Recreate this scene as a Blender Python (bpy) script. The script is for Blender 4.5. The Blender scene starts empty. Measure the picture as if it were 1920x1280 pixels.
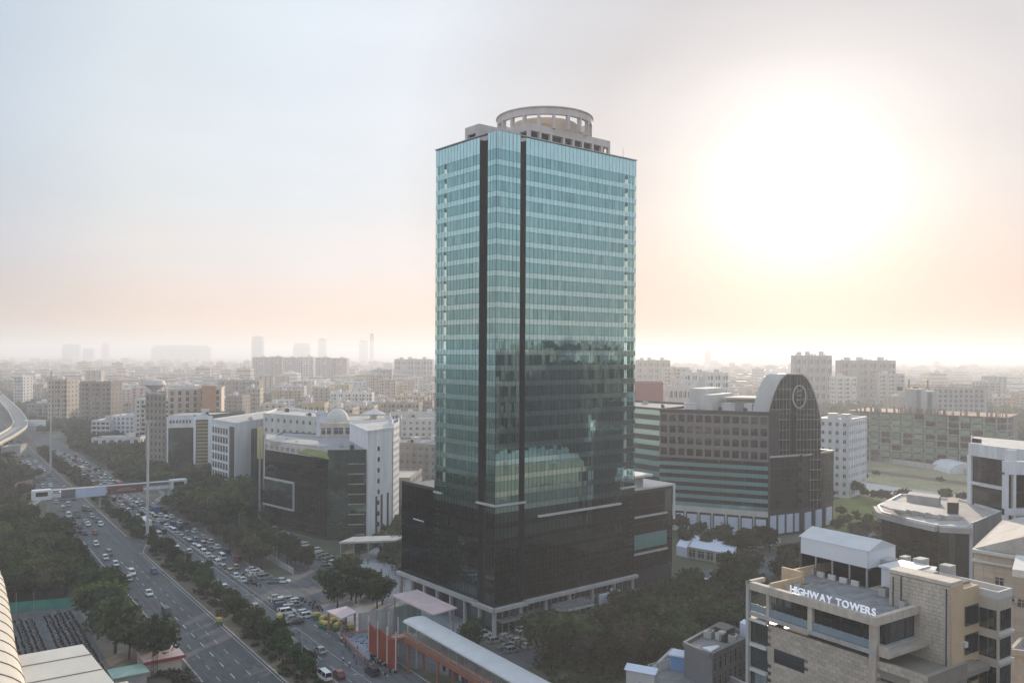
import bpy, bmesh, math, random
from mathutils import Vector, Matrix
import numpy as np
random.seed(7)
rnd = random.random
def U(a, b): return a + (b - a) * random.random()

# ------------------------------------------------------------------ camera, sky, sun, exposure
CAM_H, FOC, ROLL, HOR = 66.6, 1586.0, math.radians(.3), 23.0   # metres; pixels of the 1920 wide photograph
scene = bpy.context.scene
col = scene.collection
cam_d = bpy.data.cameras.new('camera'); cam = bpy.data.objects.new('camera', cam_d); col.objects.link(cam)
cam.matrix_world = Matrix.Translation((0, 0, CAM_H)) @ Matrix.Rotation(math.pi/2, 4, 'X') @ Matrix.Rotation(ROLL, 4, 'Z')
cam_d.lens = 36 * FOC / 1920; cam_d.sensor_width = 36
cam_d.shift_y = HOR / 1920
cam_d.clip_start = 1; cam_d.clip_end = 60000
scene.camera = cam
SUN_AZ, SUN_EL = math.radians(18.8), math.radians(10.3)
SUN_DIR = Vector((math.sin(SUN_AZ)*math.cos(SUN_EL), math.cos(SUN_AZ)*math.cos(SUN_EL), math.sin(SUN_EL)))
world = bpy.data.worlds.new('World'); scene.world = world; world.use_nodes = True
nt = world.node_tree; nt.nodes.clear()
sky = nt.nodes.new('ShaderNodeTexSky'); sky.sky_type = 'NISHITA'; sky.sun_disc = False
sky.sun_elevation = SUN_EL; sky.sun_rotation = SUN_AZ; sky.altitude = 200
sky.air_density = 1.4; sky.dust_density = 3.5; sky.ozone_density = 2.0
bg = nt.nodes.new('ShaderNodeBackground'); bg.inputs['Strength'].default_value = 0.15
wo = nt.nodes.new('ShaderNodeOutputWorld')
# thin high veil of bright haze over the whole dome: lifts the blue sky to the milky white of the photograph, brightest round the sun, raised behind the camera to add fill light
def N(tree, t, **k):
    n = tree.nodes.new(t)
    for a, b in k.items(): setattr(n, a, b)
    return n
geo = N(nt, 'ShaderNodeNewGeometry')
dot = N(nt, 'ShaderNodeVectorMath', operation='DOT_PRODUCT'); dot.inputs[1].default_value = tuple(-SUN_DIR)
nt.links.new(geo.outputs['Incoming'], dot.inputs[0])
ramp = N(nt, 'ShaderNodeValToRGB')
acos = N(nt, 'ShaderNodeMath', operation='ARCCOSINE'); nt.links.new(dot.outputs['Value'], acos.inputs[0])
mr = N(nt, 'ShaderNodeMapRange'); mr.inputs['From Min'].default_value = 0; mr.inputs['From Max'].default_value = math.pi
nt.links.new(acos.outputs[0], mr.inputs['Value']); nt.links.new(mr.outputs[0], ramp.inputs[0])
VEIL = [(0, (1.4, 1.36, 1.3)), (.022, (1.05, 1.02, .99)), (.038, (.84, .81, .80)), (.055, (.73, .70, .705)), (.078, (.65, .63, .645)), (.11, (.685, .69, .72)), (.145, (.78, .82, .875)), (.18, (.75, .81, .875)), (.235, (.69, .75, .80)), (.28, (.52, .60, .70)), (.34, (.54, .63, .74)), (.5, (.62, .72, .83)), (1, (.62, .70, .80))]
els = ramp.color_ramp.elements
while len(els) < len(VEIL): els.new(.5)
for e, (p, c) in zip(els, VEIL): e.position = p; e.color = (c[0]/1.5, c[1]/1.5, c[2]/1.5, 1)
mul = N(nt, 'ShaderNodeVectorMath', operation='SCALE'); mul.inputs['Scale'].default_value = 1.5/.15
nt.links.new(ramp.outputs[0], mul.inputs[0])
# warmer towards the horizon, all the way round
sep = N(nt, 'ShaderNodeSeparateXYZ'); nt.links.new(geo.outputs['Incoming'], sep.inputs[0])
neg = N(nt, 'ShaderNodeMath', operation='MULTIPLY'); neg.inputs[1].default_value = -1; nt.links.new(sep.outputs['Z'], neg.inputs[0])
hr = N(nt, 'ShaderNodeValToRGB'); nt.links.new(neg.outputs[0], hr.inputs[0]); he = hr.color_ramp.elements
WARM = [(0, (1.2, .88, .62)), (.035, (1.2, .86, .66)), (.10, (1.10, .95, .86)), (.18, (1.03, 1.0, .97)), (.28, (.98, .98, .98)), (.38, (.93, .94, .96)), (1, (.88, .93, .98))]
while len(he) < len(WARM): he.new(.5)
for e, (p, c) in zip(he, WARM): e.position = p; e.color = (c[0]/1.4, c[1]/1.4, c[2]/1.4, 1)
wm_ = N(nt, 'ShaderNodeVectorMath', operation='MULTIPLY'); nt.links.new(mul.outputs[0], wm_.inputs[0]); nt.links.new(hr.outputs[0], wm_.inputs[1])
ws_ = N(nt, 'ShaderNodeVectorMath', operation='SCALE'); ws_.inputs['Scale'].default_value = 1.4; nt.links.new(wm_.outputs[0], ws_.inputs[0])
add = N(nt, 'ShaderNodeVectorMath', operation='ADD')
SKY_SCALE = N(nt, 'ShaderNodeVectorMath', operation='SCALE'); SKY_SCALE.inputs['Scale'].default_value = .02
nt.links.new(sky.outputs[0], SKY_SCALE.inputs[0])
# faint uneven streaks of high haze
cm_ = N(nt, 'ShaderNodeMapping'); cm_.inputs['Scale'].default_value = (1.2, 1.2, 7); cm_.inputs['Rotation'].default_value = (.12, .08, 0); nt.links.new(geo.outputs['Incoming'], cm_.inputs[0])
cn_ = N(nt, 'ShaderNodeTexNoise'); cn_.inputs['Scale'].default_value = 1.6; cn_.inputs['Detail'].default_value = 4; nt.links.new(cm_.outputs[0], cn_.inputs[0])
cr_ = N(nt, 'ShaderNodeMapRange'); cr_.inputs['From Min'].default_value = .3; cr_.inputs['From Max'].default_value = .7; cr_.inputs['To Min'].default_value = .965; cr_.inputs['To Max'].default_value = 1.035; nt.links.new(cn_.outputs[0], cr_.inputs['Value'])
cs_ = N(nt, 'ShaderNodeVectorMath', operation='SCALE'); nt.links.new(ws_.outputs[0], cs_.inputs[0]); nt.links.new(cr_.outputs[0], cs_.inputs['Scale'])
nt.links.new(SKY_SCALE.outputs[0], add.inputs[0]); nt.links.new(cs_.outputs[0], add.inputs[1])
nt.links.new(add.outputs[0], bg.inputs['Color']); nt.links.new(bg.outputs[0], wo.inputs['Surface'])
sun_d = bpy.data.lights.new('sun', 'SUN'); sun = bpy.data.objects.new('sun', sun_d); col.objects.link(sun)
sun_d.energy = 4.4; sun_d.angle = math.radians(.6); sun_d.color = (1, .82, .62)
sun.rotation_euler = (-SUN_DIR).to_track_quat('-Z', 'Y').to_euler(); sun.location = (300, 900, 400)
vs = scene.view_settings; vs.view_transform = 'Standard'; vs.look = 'None'; vs.gamma = 1; vs.use_curve_mapping = False
vs.exposure = 0.12
scene.cycles.max_bounces = 6; scene.cycles.diffuse_bounces = 2; scene.cycles.glossy_bounces = 3
scene.cycles.transmission_bounces = 4; scene.cycles.transparent_max_bounces = 8; scene.cycles.volume_bounces = 1
scene.cycles.use_denoising = True
scene.cycles.sample_clamp_indirect = 6

# ------------------------------------------------------------------ helpers
def G(px, py, z=0):
    """world point at height z that the photograph shows at pixel px, py"""
    a, b = px - 960, py - 640 - HOR
    u = a*math.cos(ROLL) + b*math.sin(ROLL); v = -a*math.sin(ROLL) + b*math.cos(ROLL)
    Y = FOC*(CAM_H - z)/v
    return Vector((u/FOC*Y, Y, z))
def GY(px, py, Y):
    a, b = px - 960, py - 640 - HOR
    u = a*math.cos(ROLL) + b*math.sin(ROLL); v = -a*math.sin(ROLL) + b*math.cos(ROLL)
    return Vector((u/FOC*Y, Y, CAM_H - v*Y/FOC))
def px_of(p):
    return 960 + FOC*p[0]/p[1]
RA = math.radians(35)
def W(s, t, z=0):
    """road frame: s metres along the highway (away), t metres across it (right)"""
    return Vector((-math.sin(RA)*s + math.cos(RA)*t, math.cos(RA)*s + math.sin(RA)*t, z))
def toST(p): return (-math.sin(RA)*p[0] + math.cos(RA)*p[1], math.cos(RA)*p[0] + math.sin(RA)*p[1])

MATS = {}
def mat(name, c, rough=.75, metal=0, var=.12, scale=.35, spec=.4, bump=0, streak=1.0, emit=0, var2=0, scale2=8, trans=0, coord='Object'):
    if name in MATS: return MATS[name]
    m = bpy.data.materials.new(name); m.use_nodes = True; t = m.node_tree
    b = t.nodes['Principled BSDF']; b.inputs['Roughness'].default_value = rough; b.inputs['Metallic'].default_value = metal
    b.inputs['Specular IOR Level'].default_value = spec
    b.inputs['Base Color'].default_value = (*c, 1)
    if var > 0:
        tc = N(t, 'ShaderNodeTexCoord'); mp = N(t, 'ShaderNodeMapping'); mp.inputs['Scale'].default_value = (1, 1, 1/streak)
        t.links.new(tc.outputs[coord], mp.inputs[0])
        no = N(t, 'ShaderNodeTexNoise'); no.inputs['Scale'].default_value = scale; no.inputs['Detail'].default_value = 5; no.inputs['Roughness'].default_value = .65
        t.links.new(mp.outputs[0], no.inputs['Vector'])
        r = N(t, 'ShaderNodeMapRange'); r.inputs['From Min'].default_value = .3; r.inputs['From Max'].default_value = .7
        r.inputs['To Min'].default_value = 1 - var; r.inputs['To Max'].default_value = 1 + var
        t.links.new(no.outputs[0], r.inputs['Value'])
        mu = N(t, 'ShaderNodeVectorMath', operation='SCALE'); mu.inputs[0].default_value = c
        t.links.new(r.outputs[0], mu.inputs['Scale']); last = mu
        oi = N(t, 'ShaderNodeObjectInfo'); r3 = N(t, 'ShaderNodeMapRange'); r3.inputs['To Min'].default_value = 1 - var*.7; r3.inputs['To Max'].default_value = 1 + var*.7
        t.links.new(oi.outputs['Random'], r3.inputs['Value'])
        m3 = N(t, 'ShaderNodeVectorMath', operation='SCALE'); t.links.new(last.outputs[0], m3.inputs[0]); t.links.new(r3.outputs[0], m3.inputs['Scale']); last = m3
        if var2 > 0:
            n2 = N(t, 'ShaderNodeTexNoise'); n2.inputs['Scale'].default_value = scale2; n2.inputs['Detail'].default_value = 3
            t.links.new(mp.outputs[0], n2.inputs['Vector'])
            r2 = N(t, 'ShaderNodeMapRange'); r2.inputs['From Min'].default_value = .3; r2.inputs['From Max'].default_value = .7
            r2.inputs['To Min'].default_value = 1 - var2; r2.inputs['To Max'].default_value = 1 + var2
            t.links.new(n2.outputs[0], r2.inputs['Value'])
            m2 = N(t, 'ShaderNodeVectorMath', operation='SCALE'); t.links.new(last.outputs[0], m2.inputs[0]); t.links.new(r2.outputs[0], m2.inputs['Scale']); last = m2
        t.links.new(last.outputs[0], b.inputs['Base Color'])
        if bump:
            bu = N(t, 'ShaderNodeBump'); bu.inputs['Strength'].default_value = bump; bu.inputs['Distance'].default_value = .1
            t.links.new(no.outputs[0], bu.inputs['Height']); t.links.new(bu.outputs[0], b.inputs['Normal'])
    if emit:
        b.inputs['Emission Color'].default_value = (*c, 1); b.inputs['Emission Strength'].default_value = emit
    if trans:
        tr = N(t, 'ShaderNodeBsdfTranslucent'); mx = N(t, 'ShaderNodeMixShader'); mx.inputs[0].default_value = trans
        out = t.nodes['Material Output']
        src = b.inputs['Base Color'].links[0].from_socket if b.inputs['Base Color'].links else None
        if src: t.links.new(src, tr.inputs[0])
        else: tr.inputs[0].default_value = (*c, 1)
        t.links.new(b.outputs[0], mx.inputs[1]); t.links.new(tr.outputs[0], mx.inputs[2]); t.links.new(mx.outputs[0], out.inputs['Surface'])
    MATS[name] = m; return m
def glass(name, c, rough=.03, dark=(.01, .014, .016), spec=.5, cell=0):
    """coated facade glass: tinted mirror whose brightness follows what it reflects"""
    if name in MATS: return MATS[name]
    m = bpy.data.materials.new(name); m.use_nodes = True; t = m.node_tree
    b = t.nodes['Principled BSDF']; b.inputs['Roughness'].default_value = rough; b.inputs['Metallic'].default_value = 1
    b.inputs['Base Color'].default_value = (*c, 1)
    tc = N(t, 'ShaderNodeTexCoord'); mp = N(t, 'ShaderNodeMapping'); mp.inputs['Scale'].default_value = (.9, .9, .3)
    no = N(t, 'ShaderNodeTexNoise'); no.inputs['Scale'].default_value = 1.0; no.inputs['Detail'].default_value = 2
    t.links.new(tc.outputs['Object'], mp.inputs[0]); t.links.new(mp.outputs[0], no.inputs[0])
    r = N(t, 'ShaderNodeMapRange'); r.inputs['From Min'].default_value = .35; r.inputs['From Max'].default_value = .65; r.inputs['To Min'].default_value = .93; r.inputs['To Max'].default_value = 1.06
    t.links.new(no.outputs[0], r.inputs['Value'])
    mu = N(t, 'ShaderNodeVectorMath', operation='SCALE'); mu.inputs[0].default_value = c
    t.links.new(r.outputs[0], mu.inputs['Scale']); t.links.new(mu.outputs[0], b.inputs['Base Color'])
    df = N(t, 'ShaderNodeBsdfDiffuse'); df.inputs[0].default_value = (*dark, 1)
    ad = N(t, 'ShaderNodeAddShader'); out = t.nodes['Material Output']
    t.links.new(b.outputs[0], ad.inputs[0]); t.links.new(df.outputs[0], ad.inputs[1]); t.links.new(ad.outputs[0], out.inputs['Surface'])
    MATS[name] = m; return m

class MB:
    def __init__(s): s.v, s.f, s.m = [], [], []
    def add(s, vs, fs, mi=0):
        o = len(s.v); s.v += [tuple(v) for v in vs]
        for f in fs: s.f.append(tuple(i + o for i in f)); s.m.append(mi)
    def box(s, x0, x1, y0, y1, z0, z1, mi=0, top=None):
        vs = [(x0,y0,z0),(x1,y0,z0),(x1,y1,z0),(x0,y1,z0),(x0,y0,z1),(x1,y0,z1),(x1,y1,z1),(x0,y1,z1)]
        s.add(vs, [(0,3,2,1),(0,1,5,4),(1,2,6,5),(2,3,7,6),(3,0,4,7)], mi)
        s.add(vs[4:], [(0,1,2,3)], mi if top is None else top)
    def obox(s, c, hx, hy, z0, z1, a=0, mi=0, top=None):
        ca, sa = math.cos(a), math.sin(a)
        ps = [(c[0]+ca*x-sa*y, c[1]+sa*x+ca*y) for x, y in ((-hx,-hy),(hx,-hy),(hx,hy),(-hx,hy))]
        s.prism(ps, z0, z1, mi, top)
    def prism(s, poly, z0, z1, mi=0, top=None, bottom=True):
        n = len(poly); vs = [(p[0],p[1],z0) for p in poly] + [(p[0],p[1],z1) for p in poly]
        s.add(vs, [(i,(i+1)%n,(i+1)%n+n,i+n) for i in range(n)], mi)
        s.add(vs[n:], [tuple(range(n))], mi if top is None else top)
        if bottom: s.add(vs[:n], [tuple(range(n))[::-1]], mi)
    def quad(s, a, b, c, d, mi=0): s.add([a,b,c,d], [(0,1,2,3)], mi)
    def beam(s, p, q, w, h, mi=0):
        p, q = Vector(p), Vector(q); d = (q-p).normalized()
        side = d.cross(Vector((0,0,1)))
        side = Vector((1,0,0)) if side.length < 1e-4 else side.normalized()
        up = side.cross(d).normalized(); vs = []
        for c in (p, q):
            for a, b in ((-1,-1),(1,-1),(1,1),(-1,1)): vs.append(c + side*a*w/2 + up*b*h/2)
        s.add(vs, [(0,1,2,3),(7,6,5,4),(0,4,5,1),(1,5,6,2),(2,6,7,3),(3,7,4,0)], mi)
    def cyl(s, p, q, r, n=8, mi=0, r2=None, cap=True):
        p, q = Vector(p), Vector(q); d = (q-p).normalized(); r2 = r if r2 is None else r2
        a = d.orthogonal().normalized(); b = d.cross(a); vs = []
        for c, rr in ((p, r), (q, r2)):
            for i in range(n):
                t = 2*math.pi*i/n; vs.append(c + a*math.cos(t)*rr + b*math.sin(t)*rr)
        fs = [(i,(i+1)%n,(i+1)%n+n,i+n) for i in range(n)]
        if cap: fs += [tuple(range(n))[::-1], tuple(range(n, 2*n))]
        s.add(vs, fs, mi)
    def mesh(s, name, mats, smooth=False):
        me = bpy.data.meshes.new(name); me.from_pydata(s.v, [], s.f)
        for m in (mats if isinstance(mats, (list, tuple)) else [mats]): me.materials.append(m)
        if any(s.m): me.polygons.foreach_set('material_index', s.m)
        if smooth: me.polygons.foreach_set('use_smooth', [True]*len(s.f))
        me.update(); return me
    def build(s, name, mats, parent=None, smooth=False):
        return link(name, s.mesh(name, mats, smooth), parent)
def link(name, me, parent=None, loc=None, rz=0):
    o = bpy.data.objects.new(name, me); col.objects.link(o)
    if parent: o.parent = parent
    if loc is not None: o.location = loc
    if rz: o.rotation_euler[2] = rz
    return o
PEND = []          # things that wait for an ordinal: (object, label, sort key, landmark)
def tag(o, label=None, cat=None, group=None, kind=None, order=None, mark=None):
    if label: o['label'] = label
    if cat: o['category'] = cat
    if group: o['group'] = group
    if kind: o['kind'] = kind
    if order is not None: PEND.append((o, label, order, mark))
    return o
def thing(name, label, cat, loc=(0,0,0), rz=0, **k):
    o = bpy.data.objects.new(name, None); col.objects.link(o); o.location = loc; o.rotation_euler[2] = rz
    o.empty_display_size = .5
    return tag(o, label, cat, **k)
def struct(o, kind='structure'): o['kind'] = kind; return o
def dup(o, loc=None, rz=None):
    c = o.copy(); col.objects.link(c)
    for ch in o.children:
        d = ch.copy(); col.objects.link(d); d.parent = c
        for g in ch.children:
            e = g.copy(); col.objects.link(e); e.parent = d
    if loc is not None: c.location = loc
    if rz is not None: c.rotation_euler[2] = rz
    return c
def ordinal(n):
    w = {1:'first',2:'second',3:'third',4:'fourth',5:'fifth',6:'sixth',7:'seventh',8:'eighth',9:'ninth'}
    if n in w: return w[n]
    return '%d%s' % (n, 'th' if 10 <= n % 100 <= 20 else {1:'st',2:'nd',3:'rd'}.get(n % 10, 'th'))

# ------------------------------------------------------------------ materials
M_white = mat('white_paint', (.70,.71,.74), .55, var=.16, scale=.4, streak=7, var2=.04, scale2=3)
M_white2 = mat('warm_white_render', (.60,.58,.55), .7, var=.12, scale=.3, streak=5)
M_conc = mat('concrete', (.34,.33,.32), .85, var=.22, scale=.4, streak=3, bump=.2)
M_concpink = mat('pinkish_concrete', (.62,.55,.52), .8, var=.15, scale=.4, streak=3)
M_conclt = mat('pale_concrete', (.46,.45,.44), .8, var=.15, scale=.3, streak=3)
M_dark = mat('dark_metal', (.03,.032,.036), .4, var=.1)
M_darkwall = mat('dark_cladding', (.035,.038,.045), .45, var=.15, scale=.3)
M_steel = mat('galvanised_steel', (.38,.39,.41), .45, metal=.5, var=.1)
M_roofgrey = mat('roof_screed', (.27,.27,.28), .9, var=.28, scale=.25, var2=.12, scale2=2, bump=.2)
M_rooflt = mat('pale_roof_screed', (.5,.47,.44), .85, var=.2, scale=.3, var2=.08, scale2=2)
def asphalt(name, c):
    m = bpy.data.materials.new(name); m.use_nodes = True; t = m.node_tree; b = t.nodes['Principled BSDF']; b.inputs['Roughness'].default_value = .75
    tc = N(t, 'ShaderNodeTexCoord'); last = None
    def layer(sc, nsc, lo, hi, det=4, rot=RA):
        nonlocal last
        mp = N(t, 'ShaderNodeMapping', vector_type='TEXTURE'); mp.inputs['Rotation'].default_value = (0,0,rot); mp.inputs['Scale'].default_value = sc; t.links.new(tc.outputs['Object'], mp.inputs[0])
        no = N(t, 'ShaderNodeTexNoise'); no.inputs['Scale'].default_value = nsc; no.inputs['Detail'].default_value = det; t.links.new(mp.outputs[0], no.inputs[0])
        r = N(t, 'ShaderNodeMapRange'); r.inputs['From Min'].default_value = .35; r.inputs['From Max'].default_value = .65; r.inputs['To Min'].default_value = lo; r.inputs['To Max'].default_value = hi; t.links.new(no.outputs[0], r.inputs['Value'])
        mu = N(t, 'ShaderNodeVectorMath', operation='SCALE'); t.links.new(r.outputs[0], mu.inputs['Scale'])
        if last is None: mu.inputs[0].default_value = c
        else: t.links.new(last.outputs[0], mu.inputs[0])
        last = mu
    layer((1,45,1), .9, .78, 1.2, 3); layer((1,1,1), .05, .85, 1.2); layer((1,3,1), .6, .93, 1.07)
    vo = N(t, 'ShaderNodeTexVoronoi'); mp = N(t, 'ShaderNodeMapping', vector_type='TEXTURE'); mp.inputs['Rotation'].default_value = (0,0,RA); mp.inputs['Scale'].default_value = (3.4,11,1); t.links.new(tc.outputs['Object'], mp.inputs[0]); t.links.new(mp.outputs[0], vo.inputs[0]); vo.distance = 'CHEBYCHEV'
    sp = N(t, 'ShaderNodeSeparateColor'); t.links.new(vo.outputs['Color'], sp.inputs[0]); r = N(t, 'ShaderNodeMapRange'); r.inputs['From Min'].default_value = .8; r.inputs['From Max'].default_value = .82; r.inputs['To Min'].default_value = 1; r.inputs['To Max'].default_value = .72; t.links.new(sp.outputs[0], r.inputs['Value'])
    mu = N(t, 'ShaderNodeVectorMath', operation='SCALE'); t.links.new(last.outputs[0], mu.inputs[0]); t.links.new(r.outputs[0], mu.inputs['Scale']); t.links.new(mu.outputs[0], b.inputs['Base Color']); return m
M_asph = asphalt('asphalt', (.075,.08,.09)); M_asph2 = asphalt('worn_asphalt', (.105,.11,.122))
M_pave = mat('plaza_paving', (.33,.33,.35), .7, var=.18, scale=.15, var2=.08, scale2=1.5)
M_kerb = mat('kerb_stone', (.36,.34,.31), .85, var=.2, scale=.5)
M_line = mat('road_paint', (.50,.50,.49), .7, var=.45, scale=1.2)
M_dirt = mat('bare_earth', (.17,.135,.105), .95, var=.3, scale=.12, var2=.15, scale2=1.2)
M_grass = mat('lawn', (.17,.19,.05), .95, var=.25, scale=.08, var2=.2, scale2=1)
M_field = mat('dry_field', (.24,.22,.13), .95, var=.35, scale=.03, var2=.2, scale2=.4)
M_orange = mat('orange_steel_paint', (.33,.11,.065), .5, var=.12, scale=.5)
M_rust = mat('weathered_orange_paint', (.38,.18,.14), .6, var=.2, scale=.6)
M_roofsheet = mat('white_roof_sheet', (.60,.60,.62), .45, var=.08, scale=.4)
M_pinksheet = mat('faded_pink_roof_sheet', (.60,.46,.47), .5, var=.12, scale=.4)
M_cream = mat('cream_metal_roof', (.66,.60,.51), .45, var=.08, scale=.2)
M_black = mat('tyre_rubber', (.015,.015,.015), .8, var=0)
M_bark = mat('bark', (.09,.07,.05), .9, var=.25, scale=2)
M_stone = mat('beige_stone', (.50,.43,.36), .8, var=.2, scale=.5, var2=.1, scale2=3, streak=3)
M_stonej = mat('stone_joint', (.23,.20,.17), .9, var=.1)
M_beige = mat('beige_render', (.56,.48,.40), .8, var=.12, scale=.3, streak=4)
M_sand = mat('sunlit_sand_render', (.58,.42,.27), .8, var=.1, scale=.3)  # sand tone with warm sunlight painted in
M_blue = mat('blue_sheet', (.16,.33,.62), .5, var=.1)
M_board = mat('blank_white_hoarding', (.62,.67,.80), .6, var=.06, scale=.3)
M_winglass = glass('window_glass', (.13,.16,.18), .05)
M_gwin = glass('tower_vision_glass', (.215,.385,.39), .02, dark=(.006,.014,.016))
M_gwin2 = glass('tower_vision_glass_blinds', (.25,.415,.415), .05, dark=(.02,.03,.03))
M_gwin3 = glass('tower_vision_glass_dark', (.18,.335,.34), .02)
M_gdarkrefl = glass('tower_glass_dark_refl', (.085,.135,.14), .03, dark=(.003,.005,.005))  # same glass as above, dark reflection painted into its tint
M_gspan = glass('tower_spandrel_glass', (.39,.56,.565), .06, dark=(.02,.035,.036))
M_gblk = glass('black_glass', (.05,.056,.062), .03, dark=(.004,.005,.006))
M_gsmoke = glass('smoked_glass', (.085,.085,.095), .04, dark=(.008,.008,.009))
M_gteal = glass('teal_glass', (.30,.48,.48), .12, dark=(.13,.24,.24))
M_ggreen = glass('green_glass', (.10,.16,.14), .05)
def clear_glass():
    m = bpy.data.materials.new('clear_glass'); m.use_nodes = True; t = m.node_tree; t.nodes.clear()
    o = N(t, 'ShaderNodeOutputMaterial'); a = N(t, 'ShaderNodeBsdfTransparent'); a.inputs[0].default_value = (.72,.88,.86,1)
    g = N(t, 'ShaderNodeBsdfGlossy'); g.inputs['Roughness'].default_value = .03; mx = N(t, 'ShaderNodeMixShader'); mx.inputs[0].default_value = .12
    t.links.new(a.outputs[0], mx.inputs[1]); t.links.new(g.outputs[0], mx.inputs[2]); t.links.new(mx.outputs[0], o.inputs[0]); return m
M_clear = clear_glass()

# ------------------------------------------------------------------ facades
def strip(mb, A, B, za, zb, n, off=.06, tilt=.003, mi=0, gap=.03):
    """a row of n panes from A to B, outward on the right of A->B, each hanging a hair out of plane"""
    A, B = Vector((A[0],A[1],0)), Vector((B[0],B[1],0)); d = B-A; L = d.length; d /= L; nr = Vector((d.y,-d.x,0)); w = L/n; h = zb-za
    for i in range(n):
        a, b = U(-tilt,tilt)*w/2, U(-tilt,tilt)*h/2; vs = []
        for cu, cv in ((-1,-1),(1,-1),(1,1),(-1,1)):
            u = (i+.5)*w + cu*(w/2-gap); z = (za+zb)/2 + cv*(h/2-gap)
            p = A + d*u + nr*(off + a*cu + b*cv); vs.append((p.x,p.y,z))
        mb.add(vs, [(0,1,2,3)], mi if isinstance(mi, int) else random.choice(mi))
def bar(mb, A, B, za, zb, o0, o1, mi=0, u0=0., u1=1.):
    """a slab along the wall A->B between heights za, zb standing o0..o1 out of it, spanning u0..u1 of its length"""
    A, B = Vector((A[0],A[1])), Vector((B[0],B[1])); d = (B-A); n = Vector((d.y,-d.x)).normalized(); P, Q = A+d*u0, A+d*u1
    mb.prism([P+n*o1, Q+n*o1, Q+n*o0, P+n*o0], za, zb, mi)
WCACHE = {}
def window_mesh(w, h, gm, fm, cross=True):
    key = (round(w,2), round(h,2), gm.name, fm.name, cross)
    if key not in WCACHE:
        m = MB(); m.box(-w/2, w/2, .0, .05, 0, h, 0)
        if cross:
            m.box(-.04, .04, -.05, -.002, 0, h, 1); m.box(-w/2, w/2, -.045, -.003, h*.66, h*.66+.07, 1)
        m.box(-w/2-.03, w/2+.03, -.10, -.004, -.09, -.002, 1)
        WCACHE[key] = m.mesh('window', [gm, fm])
    return WCACHE[key]
def facade(root, wm, A, B, z0, z1, style, fh=3.6, bw=3.4, g=M_winglass, fr=M_white, wf=.55, hf=.5, wall=0, mull=True, skip=()):
    """dress one wall of a building. wm: the building's wall MB; root: its Empty"""
    A, B = Vector((A[0],A[1])), Vector((B[0],B[1])); L = (B-A).length; nf = max(1, round((z1-z0)/fh)); H = (z1-z0)/nf
    d = (B-A)/L; nr = Vector((d.y,-d.x)); ang = math.atan2(d.y, d.x)
    if style == 'blank': return
    if style == 'grid':
        nb = max(1, round(L/bw)); bwid = L/nb; ww = bwid*wf; wh = H*hf
        me = window_mesh(ww, wh, g, fr)
        for i in range(nb+1):
            u0, u1 = max(0, i*bwid-(bwid-ww)/2), min(L, i*bwid+(bwid-ww)/2)
            bar(wm, A, B, z0, z1, .0, .28, wall, u0/L, u1/L)
        for k in range(nf+1):
            za = z0 + k*H - H*(1-hf)*.4; zb = z0 + k*H + H*(1-hf)*.6
            za = max(z0, za); zb = min(z1, zb)
            for i in range(nb): bar(wm, A, B, za, zb, .0, .28, wall, (i*bwid+(bwid-ww)/2)/L, (i*bwid+(bwid+ww)/2)/L)
        for k in range(nf):
            for i in range(nb):
                if (k, i) in skip: continue
                p = A + d*(i+.5)*bwid + nr*.08
                link('window', me, root, (p.x, p.y, z0+k*H+H*(1-hf)*.6), ang)
    elif style == 'ribbon':
        for k in range(nf):
            za = z0 + k*H + H*(1-hf); zb = z0 + (k+1)*H
            m = MB(); strip(m, A, B, za, zb, max(2, round(L/1.6)), .08, .004); m.build('window_band', g, root)
            bar(wm, A, B, z0+k*H, za, .0, .22, wall)
    elif style == 'curtain':
        mm = MB(); n = max(2, round(L/bw))
        for k in range(nf):
            m = MB(); strip(m, A, B, z0+k*H, z0+(k+1)*H, n, .07, .005); m.build('glass_band', g, root)
            if mull: bar(mm, A, B, z0+k*H-.04, z0+k*H+.04, .03, .16)
        if mull:
            for i in range(n+1):
                bar(mm, A, B, z0, z1, .03, .14, 0, max(0, i/n-.03/L), min(1, i/n+.03/L))
            struct(mm.build('mullions', fr, root), 'stuff')
    elif style == 'balcony':
        nb = max(1, round(L/bw)); bwid = L/nb
        for k in range(nf):
            bar(wm, A, B, z0+k*H-.1, z0+k*H+.1, .0, 1.0, wall); bar(wm, A, B, z0+k*H+.1, z0+k*H+1.0, .9, 1.0, wall)
            m = MB(); strip(m, A, B, z0+k*H+.2, z0+(k+1)*H-.3, nb, .05, .003, gap=bwid*.12); m.build('window_band', g, root)
        for i in range(0, nb+1, 2): bar(wm, A, B, z0, z1, .0, 1.1, wall, max(0,i/nb-.2/L), min(1,i/nb+.2/L))
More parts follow.
